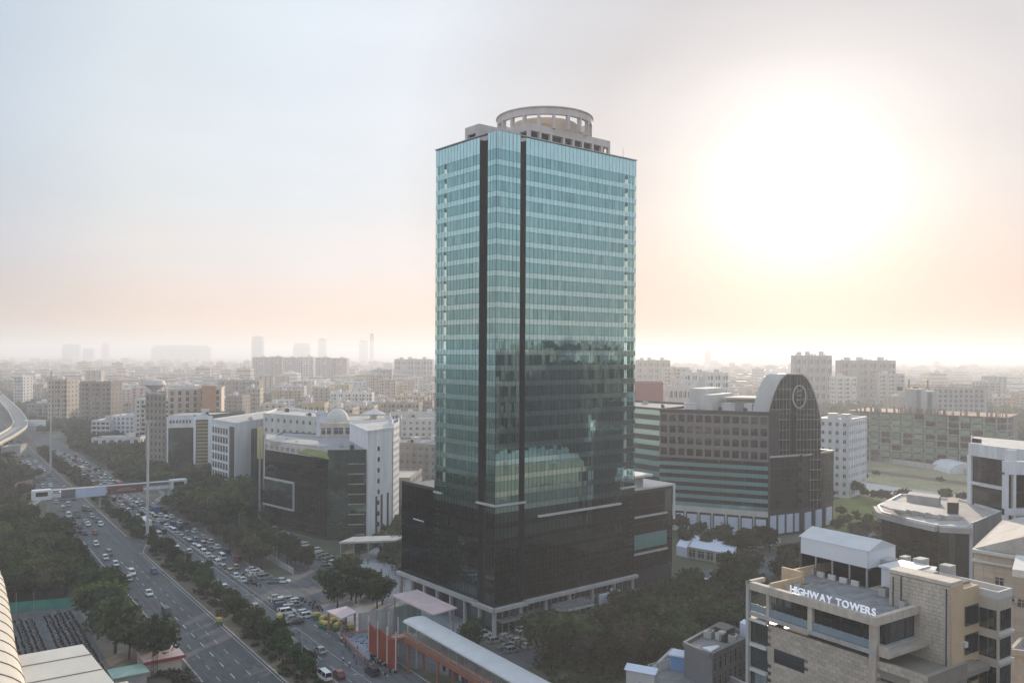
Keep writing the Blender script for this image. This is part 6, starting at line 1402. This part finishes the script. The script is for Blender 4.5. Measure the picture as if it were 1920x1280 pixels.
# ------------------------------------------------------------------ people: one continuous skinned body, walking
def person_mesh(shirt, trousers, phase):
    J = [(0,0,.94),(0,.01,1.18),(0,.01,1.40),(0,.0,1.52),(0,.03,1.66),(0,.02,1.76),
         (.10,0,.90),(.12,.16*phase,.50),(.12,.05*phase-.10*(phase<0),.07),(.12,.05*phase-.10*(phase<0)+.16,.04),
         (-.10,0,.90),(-.12,-.16*phase,.50),(-.12,-.22*phase,.09),(-.12,-.22*phase+.16,.05),
         (.20,0,1.40),(.25,-.10*phase,1.12),(.24,.08-.14*phase,.88),(-.20,0,1.40),(-.25,.10*phase,1.12),(-.24,.08+.14*phase,.88)]
    E_ = [(0,1),(1,2),(2,3),(3,4),(4,5),(0,6),(6,7),(7,8),(8,9),(0,10),(10,11),(11,12),(12,13),(2,14),(14,15),(15,16),(2,17),(17,18),(18,19)]
    Rr = [.15,.14,.16,.06,.10,.09,.10,.075,.05,.04,.10,.075,.05,.04,.075,.05,.04,.075,.05,.04]
    me = bpy.data.meshes.new('person'); me.from_pydata(J, E_, []); ob = bpy.data.objects.new('tmp', me); col.objects.link(ob)
    ob.modifiers.new('s', 'SKIN'); sv = me.skin_vertices[0].data
    for i, r_ in enumerate(Rr): sv[i].radius = (r_, r_*.8 if i < 3 else r_)
    sv[0].use_root = True
    sub = ob.modifiers.new('u', 'SUBSURF'); sub.levels = 1; bpy.context.view_layer.update()
    out = bpy.data.meshes.new_from_object(ob.evaluated_get(bpy.context.evaluated_depsgraph_get())); bpy.data.objects.remove(ob)
    skin = mat('skin', (.22,.12,.08), .6, var=0); hair = mat('hair', (.012,.01,.01), .7, var=0)
    out.materials.clear()
    for m_ in (trousers, shirt, skin, hair): out.materials.append(m_)
    for pl_ in out.polygons:
        z = sum(out.vertices[v].co.z for v in pl_.vertices)/len(pl_.vertices); x = sum(out.vertices[v].co.x for v in pl_.vertices)/len(pl_.vertices); y_ = sum(out.vertices[v].co.y for v in pl_.vertices)/len(pl_.vertices)
        pl_.material_index = 3 if (z > 1.70 or (z > 1.58 and y_ < -.01)) else 2 if z > 1.49 or (abs(x) > .19 and z < 1.08 and z > .75) else 1 if z > .95 else 0
        pl_.use_smooth = True
    out.name = 'person'; return out
cl = {k: mat('cloth_'+k, c, .85, var=0) for k, c in dict(white=(.6,.6,.6), blue=(.07,.12,.28), red=(.35,.05,.05), grey=(.2,.2,.21), yellow=(.5,.38,.1), dark=(.03,.03,.035)).items()}
PM = [(s_, person_mesh(cl[s_], cl[t_], ph)) for s_, t_, ph in (('white','dark',1),('blue','dark',-1),('red','grey',1),('grey','dark',-1),('yellow','blue',1),('dark','grey',1))]
def people(pts, place):
    for (px, py) in pts:
        p = G(px, py); s_, me = random.choice(PM); o = link('person', me, None, (p.x, p.y, .03), U(0, 6.28)); o.scale = (1,1,U(.95,1.06))
        tag(o, 'person in a %s top walking %s' % (s_, place), 'person', 'people walking '+place, order=p.y, mark='the camera')
people([(398,1075),(402,1082),(437,1112),(508,1130),(520,1182),(447,1128),(560,1190)], 'on the main carriageway')
people([(640,1205),(648,1214),(655,1222),(664,1233),(670,1225),(684,1244),(700,1252),(643,1243),(660,1200),(690,1262),(712,1265),(722,1274),(668,1246),(655,1252)], 'by the station stairs')
people([(720,1062),(735,1070),(745,1050),(728,1085),(760,1085),(742,1078),(715,1075),(752,1066),(770,1090),(705,1080),(758,1100),(690,1058)], 'on the plaza')
people([(870,1215),(905,1245),(1050,1205),(1090,1190),(1010,1215)], 'before the tower')
# ------------------------------------------------------------------ the hazy city beyond: apartment blocks one by one, then the far mass
WALLS = [mat('city_beige', (.46,.39,.32), .85, var=.28, scale=.35, streak=4), mat('city_grey', (.36,.35,.35), .85, var=.28, scale=.35, streak=4), mat('city_white', (.62,.60,.58), .8, var=.12, scale=.2), mat('city_taupe', (.31,.26,.23), .85, var=.28, scale=.35, streak=4), mat('city_ochre', (.48,.37,.24), .85, var=.28, scale=.35, streak=4), mat('city_pinkish', (.47,.35,.31), .85, var=.28, scale=.35, streak=4)]
WNAME = ['beige','grey','white','taupe','ochre','pinkish']
M_outer = mat('dark_office_cladding', (.055,.06,.066), .4, var=.1)
M_cw = mat('city_window', (.03,.032,.038), .3, var=0, spec=.5); M_roofd = mat('city_roof', (.22,.21,.20), .95, var=.25, scale=.1)
def citymesh(w, d, h, seed, kind):
    """apartment block: body with projecting stair bays, balcony slabs, recessed window strips and roof works; windows separate"""
    rs = random.Random(seed); b = MB(); g = MB(); fh = 3.2; nf = max(2, round(h/fh)); H = h/nf
    b.box(-w/2,w/2,-d/2,d/2,0,h,0,1)
    nb = max(2, round(w/7)); bw = w/nb
    for i in range(nb):
        x = -w/2+(i+.5)*bw
        for sgn in (-1, 1):
            y0 = sgn*d/2; e = sgn*(1.0 if kind != 'slab' else .4)
            b.box(x-bw*.28, x+bw*.05, min(y0,y0+e), max(y0,y0+e), 0, h+.6, 0)
            for k in range(nf):
                z = k*H; yy = y0+sgn*.03; j_ = rs.uniform(-.03,.03)*bw
                if rs.random() < .2: b.box(x+bw*.14+j_, x+bw*.14+j_+.9, min(y0,y0+sgn*.55), max(y0,y0+sgn*.55), z+.2, z+.8, 0)
                if rs.random() < .08: continue
                g.box(x+bw*.12+j_, x+bw*(.40 if rs.random() < .75 else .3)+j_, min(yy,yy+sgn*.02), max(yy,yy+sgn*.02), z+.9, z+H-.5)
                yy = y0+e+sgn*.03; g.box(x-bw*.2, x-bw*.03, min(yy,yy+sgn*.02), max(yy,yy+sgn*.02), z+1.0, z+H-.7)
                if kind == 'balcony': b.box(x+bw*.05, x+bw*.46, min(y0,y0+sgn*1.1), max(y0,y0+sgn*1.1), z, z+.9, 0)
    nd = max(1, round(d/6))
    for i in range(nd):
        y = -d/2+(i+.5)*d/nd
        for sx in (-1, 1):
            for k in range(nf): xx = sx*(w/2+.03); g.box(min(xx,xx+sx*.02), max(xx,xx+sx*.02), y-1.0, y+1.0, k*H+1.0, k*H+H-.6)
    for (x0,x1,y0,y1) in ((-w/2,w/2,-d/2,-d/2+.3),(-w/2,w/2,d/2-.3,d/2),(-w/2,-w/2+.3,-d/2+.3,d/2-.3),(w/2-.3,w/2,-d/2+.3,d/2-.3)): b.box(x0,x1,y0,y1,h+.01,h+1.0,0)
    r = MB()
    for i in range(max(1, nb//2)): x = U(-w*.4,w*.4); r.box(x-2,x+2,-2,2.2,h,h+rs.uniform(2.2,3.6))
    for i in range(nb): x, y = rs.uniform(-w*.45,w*.45), rs.uniform(-d*.35,d*.35); r.cyl((x,y,h),(x,y,h+1.6),.8,7)
    return b, g, r
CT = []
for i, (w, d, h, k) in enumerate([(26,15,14,'balcony'),(34,16,17,'slab'),(20,17,24,'balcony'),(42,15,20,'balcony'),(16,14,11,'slab'),(24,20,33,'balcony'),(30,18,12,'slab'),(18,18,40,'balcony')]):
    b, g, r = citymesh(w, d, h, 100+i, k); CT.append(([b.mesh('block', [wl_, M_roofd]) for wl_ in WALLS], g.mesh('windows', M_cw), r.mesh('roof_works', WALLS[2]), (w,d,h,k)))
def st_ok(x, y):
    s_, t_ = toST((x, y))
    if 36 < t_ < 92 and s_ < 1300: return False          # highway corridor
    if 60 < s_ < 1700 and abs(t_-float(np.interp(s_, [a[0] for a in via], [a[1] for a in via]))+5) < 26: return False
    return True
HF = [(600,655),(520,720),(700,740),(470,650)]
BLK = []
def rfree(x, y, r):
    return all((x-a)**2+(y-b)**2 > (r+c)**2 for a, b, c in BLK)
def add_manual(px0, px1, yt, Y, ti, wi, lab=None, az=0):
    p = GY((px0+px1)/2, 800, Y); wd = (px1-px0)/FOC*Y; h = GY(0, yt, Y).z
    _, gm, rm, sp = CT[ti]; r = bpy.data.objects.new('apartment_block', None); col.objects.link(r); r.location = (p.x,p.y,0); r.rotation_euler[2] = az; r.scale = (wd/sp[0], 1, h/sp[2])
    link('wall', CT[ti][0][wi], r); struct(link('windows', gm, r), 'stuff'); struct(link('roof_works', rm, r), 'stuff')
    tag(r, lab or '%s apartment block' % WNAME[wi], 'building'); BLK.append((p.x, p.y, wd*.45)); return r
MAN = [(100,136,712,760,5,0,'pale brown apartment tower with sunlit top, just right of the very tall mast'),(160,219,716,735,5,3,'dark apartment tower pair with a sunlit right edge, upper left'),(34,52,706,1000,5,2,'pale slab beyond the metro viaduct, upper left'),
 (475,505,668,1700,7,1,'hazy high slab at the left end of the skyline row'),(505,530,667,1720,7,0,'hazy high slab, second in the skyline row'),(532,556,668,1700,7,1,'hazy high slab, third in the skyline row'),(560,590,667,1720,7,2,'hazy high slab, fourth in the skyline row'),(592,620,668,1700,7,1,'hazy high slab, fifth in the skyline row'),(622,652,669,1720,7,0,'hazy high slab at the right end of the skyline row'),
 (412,490,712,1010,3,3,'broad taupe apartment group above the cream block'),(430,462,740,760,2,3,'taupe apartment tower right of the terracotta wing'),(464,490,726,800,2,0,'beige apartment tower above the ribbed office'),
 (700,735,690,1250,5,1,'grey block low in the haze left of the tower'),(740,812,672,1500,3,1,'wide grey block low on the skyline touching the tower'),(790,812,748,720,2,5,'pinkish block edge directly left of the tower'),(672,705,758,640,2,0,'beige block behind the cupola'),(700,790,752,690,3,0,'long beige block between cupola and tower'),(620,668,762,600,2,0,'beige block behind the dome'),(570,612,756,650,6,4,'low ochre block left of the dome'),
 (1192,1255,672,1300,3,0,'hazy stepped block just right of the tower'),(1240,1290,684,1150,5,0,'hazy beige block right of the tower'),(1278,1362,695,900,3,2,'broad pale block above the arch office roof'),(1486,1555,663,1050,3,1,'hazy grey slab above the arch tower, left one of the pair'),(1570,1674,671,1120,3,1,'long hazy grey slab, right one of the pair behind the arch tower'),(1560,1600,700,1000,2,2,'pale lower block before the long hazy slab'),(1640,1690,694,1100,2,1,'grey lower block at the right end of the long hazy slab'),
 (1250,1292,722,620,1,2,'white block with rooftop cubes behind the arch office'),(1300,1340,728,560,4,2,'small white block behind the arch office roof')]
for (a, b, yt, Y, ti, wi, lab) in MAN: add_manual(a, b, yt, Y, ti, wi, lab, U(-.12,.12))
for (px0, px1, yt, Y) in ((473,494,630,4600),(551,581,642,5600),(597,612,633,5800),(674,690,636,6200),(694,701,623,6000),(118,150,646,5600),(157,176,654,5400),(285,395,647,6000),(192,204,643,6200),(1322,1332,652,5200)):
    p = GY((px0+px1)/2, 660, Y); w = (px1-px0)/FOC*Y; h = GY(0, yt, Y).z+8; m = MB(); m.box(-w/2,w/2,-14,14,0,h*.82); m.box(-w*.46,w*.46,-12,12,h*.82,h*.97); m.box(-w*.2,w*.15,-6,6,h*.97,h)
    nf = int(h/12)
    for k in range(nf): m.box(-w/2-.4,w/2+.4,-14.4,14.4,k*12+10,k*12+11.4,1)
    for k in range(int(w/14)): m.box(-w/2+k*14+3,-w/2+k*14+8,-14.9,-14.1,4,h*.8,1)
    o = m.build('skyline_tower', [WALLS[1], M_cw]); o.location = (p.x,p.y,0); tag(o, 'faint tower on the far skyline', 'building', order=px0, mark='the left')
# generated field of blocks
cand = []
for Y0, Y1, sp_, lo, hi in ((500,900,40,0,0),(900,1600,46,0,0),(1600,2600,62,0,0),(2600,4600,90,0,0)):
    y = Y0
    while y < Y1:
        x = -(y*.68+60); 
        while x < y*.66+40:
            xx, yy = x+U(-.38,.38)*sp_, y+U(-.38,.38)*sp_; x += sp_; p = px_of((xx,yy))
            if not st_ok(xx, yy): continue
            if yy < 560 and p < 840 and p > 90: continue
            if p > 1150 and yy < 640: continue
            if p > 1420 and (yy < 900 or rnd() < .62): continue
            if 1150 < p <= 1420 and rnd() < .3: continue
            if 60 < p < 280 and yy < 720: continue
            if -200 < p < 60 and yy < 700 and rnd() < .8: continue
            if rnd() < .13: continue
            cand.append((xx, yy))
        y += sp_
cand.sort(key=lambda q: q[1]); ncity = 0; far = []
SIDE = lambda p: 'left of the tower' if p < 815 else 'right of the tower' if p > 1190 else 'behind the tower'
for (x, y) in cand:
    p = px_of((x, y))
    if 835 < p < 1175 and y < 4000: continue                      # hidden behind the tower
    tall = rnd() < .16; v = random.choice((5,2,2)) if tall else random.choice((0,1,3,6,0,4,2)); wi = random.choice((0,0,1,2,3,4,5,0,2))
    w, d, h, k = CT[v][3]; s = U(.8,1.15)
    if not rfree(x, y, w*s*.42): continue
    BLK.append((x, y, w*s*.42)); sz = U(.8,1.2)
    if ncity < 300-len(MAN) and y < 2000:
        ncity += 1
        r = bpy.data.objects.new('apartment_block', None); col.objects.link(r); r.location = (x,y,0); r.rotation_euler[2] = random.choice((0,math.pi/2,0))+U(-.25,.25)+.15; r.scale = (s,s,sz)
        link('wall', CT[v][0][wi], r); struct(link('windows', CT[v][1], r), 'stuff'); struct(link('roof_works', CT[v][2], r), 'stuff')
        st_ = round(h*sz/3.2)
        tag(r, '%s %s-storey block in the hazy city %s' % (WNAME[wi], st_, SIDE(p)), 'building', 'apartment blocks of the hazy city', order=p, mark='the left edge')
    else: far.append((x, y, v, wi, s, sz))
print('city', ncity, 'far', len(far))
fm = []
for i, (w, d, h, k) in enumerate([c[3] for c in CT]):
    m = MB(); m.box(-w/2,w/2,-d/2,d/2,0,h)
    for z in np.arange(3, h-1, 6.4): m.box(-w/2-.15,w/2+.15,-d/2-.15,d/2+.15,z,z+1.4)
    m.box(-w*.15,w*.1,-3,3,h,h+3); m.m = [0]*5+[0]+[1]*(len(m.f)-12)+[0]*6; fm.append(m)
its = []
for (x, y, v, wi, s, sz) in far:
    mb = fm[v]; its.append((mb, x, y, 0, s*1.15, sz, U(-.3,.3), None, wi))
V, F, Mi, off = [], [], [], 0
for mb, x, y, z, sx, sz, rot, _, wi in its:
    a = np.array(mb.v); ca, sa = math.cos(rot), math.sin(rot); V.append(np.stack([x+(a[:,0]*ca-a[:,1]*sa)*sx, y+(a[:,0]*sa+a[:,1]*ca)*sx, z+a[:,2]*sz], 1)); F += [tuple(i+off for i in f) for f in mb.f]; off += len(a); Mi += [6 if q else wi for q in mb.m]
me = bpy.data.meshes.new('far_city'); me.from_pydata(np.concatenate(V).tolist(), [], F)
for m_ in WALLS+[M_cw]: me.materials.append(m_)
me.polygons.foreach_set('material_index', Mi); struct(link('far_city', me), 'stuff')
# trees between the blocks, one mass
bl = MB(); rs = random.Random(5); vs = []
for j in range(4):
    for i in range(7):
        t_, p_ = 2*math.pi*(i+.5*(j%2))/7, -.5+1.9*j/3; k = rs.uniform(.75,1.15); vs.append((4*k*math.cos(t_)*math.cos(p_), 4*k*math.sin(t_)*math.cos(p_), 3.2+3.4*k*math.sin(p_)))
bl.add(vs, [(j*7+i, j*7+(i+1)%7, (j+1)*7+(i+1)%7, (j+1)*7+i) for j in range(3) for i in range(7)]+[tuple(range(21,28))])
its = []
def ft(n, Ya, Yb, pa, pb, smin, smax):
    for _ in range(n):
        Y = Ya*(Yb/Ya)**rnd(); x = GY(U(pa,pb), 700, Y).x
        s_, t_ = toST((x, Y))
        if 44 < t_ < 86 and s_ < 1300: continue
        if not rfree(x, Y, 3): continue
        for q in range(random.choice((1,2,3))):
            if rnd() < .5 or Y > 1100: its.append((bl, x+U(-7,7), Y+U(-7,7), 0, U(smin,smax), U(smin,smax), U(0,6), random.choice((0,0,1,2,4))))
            else: its.append((LOW[random.choice((0,1,2))], x+U(-7,7), Y+U(-7,7), 0, U(smin,smax), U(smin,smax), U(0,6), random.choice((0,0,1,2,4))))
ft(900, 430, 1100, -120, 830, .7, 1.3); ft(1900, 1000, 4600, -150, 850, .9, 2.0); ft(500, 1000, 4600, 1180, 1500, .9, 1.9); ft(2600, 640, 5200, 1420, 2050, .9, 2.2)
ft(120, 250, 420, 745, 800, .6, .9)
merge(its, 'far_woodland', LEAF)
# dense wood band along the highway, upper left
its = []
for _ in range(420):
    s_ = U(560, 1400); t_ = U(-30, 36) if rnd() < .35 else U(92, 150); p = W(s_, t_)
    if rfree(p.x, p.y, 2): its.append((bl if s_ > 800 else LOW[int(U(0,3))], p.x, p.y, 0, U(.9,1.6), U(.9,1.5), U(0,6), random.choice((0,1,0,2))))
merge(its, 'roadside_woodland', LEAF)
# city right of and behind the camera's field, which the tower's glass mirrors
for i, (x, y, w, d, h, wi, rz) in enumerate([(150,150,36,26,52,3,.6),(190,225,40,24,44,1,.6),(205,120,50,30,38,3,.5),(260,190,44,28,60,3,.7),(275,265,36,30,40,1,.5),(330,130,50,30,66,1,.6),(360,215,60,26,58,3,.6),(430,170,60,30,70,1,.6),(480,260,60,30,60,3,.6),(520,90,60,30,72,3,.5),(600,180,90,30,70,1,.6),(700,120,100,36,74,3,.6),(720,260,100,30,66,1,.6),(900,150,120,36,74,3,.6),(140,70,36,26,40,1,.5),(250,60,50,30,52,3,.5),(-150,60,30,20,30,3,.3)]):
    v = 3 if w > 30 else 2; cw, cd, ch, _ = CT[v][3]
    r = bpy.data.objects.new('office_block', None); col.objects.link(r); r.location = (x,y,0); r.rotation_euler[2] = rz; r.scale = (w/cw, d/cd, h/ch)
    w_ = link('wall', CT[v][0][wi], r); w_.material_slots[0].link = 'OBJECT'; w_.material_slots[0].material = M_outer; struct(link('windows', CT[v][1], r), 'stuff'); struct(link('roof_works', CT[v][2], r), 'stuff')
    tag(r, 'dark office block outside the picture mirrored in the tower glass', 'building', order=x, mark='the tower')
its = []
for _ in range(900):
    x, y = U(60, 900), U(-60, 330)
    if abs(x)/max(y,1) < .64 and y > 0: continue
    its.append((bl if x > 200 else LOW[int(U(0,3))], x, y, 0, U(.9,1.7), U(.9,1.6), U(0,6), random.choice((0,1,2,0))))
for _ in range(500):
    p = W(U(-60, 330), U(-120, -8))
    its.append((LOW[int(U(0,3))], p.x, p.y, 0, U(1,1.6), U(1,1.5), U(0,6), random.choice((0,1,2,3))))
merge(its, 'outlying_woodland', LEAF)
# ------------------------------------------------------------------ hazy air: one closed box of even density round camera and scene
hz = MB(); hz.box(-25000,25000,-25000,25000,-1,136)
hm = bpy.data.materials.new('haze_air'); hm.use_nodes = True; t = hm.node_tree; t.nodes.clear()
ho = N(t, 'ShaderNodeOutputMaterial'); pv = N(t, 'ShaderNodeVolumePrincipled')
pv.inputs['Color'].default_value = (.92,.945,1,1); pv.inputs['Density'].default_value = HAZE; pv.inputs['Anisotropy'].default_value = .3
t.links.new(pv.outputs[0], ho.inputs['Volume'])
struct(hz.build('haze', hm), 'stuff')

# ------------------------------------------------------------------ ordinals: look-alikes are told apart by their place counted from a landmark
from collections import defaultdict
grp = defaultdict(list)
for o, lab, key, mark in PEND: grp[(lab, mark)].append((key, o))
for (lab, mark), l in grp.items():
    l.sort(key=lambda a: a[0])
    if len(l) == 1: l[0][1]['label'] = lab; continue
    for i, (k, o) in enumerate(l): o['label'] = '%s, %s from %s' % (lab, ordinal(i+1), mark)
print('objects', len(bpy.data.objects))
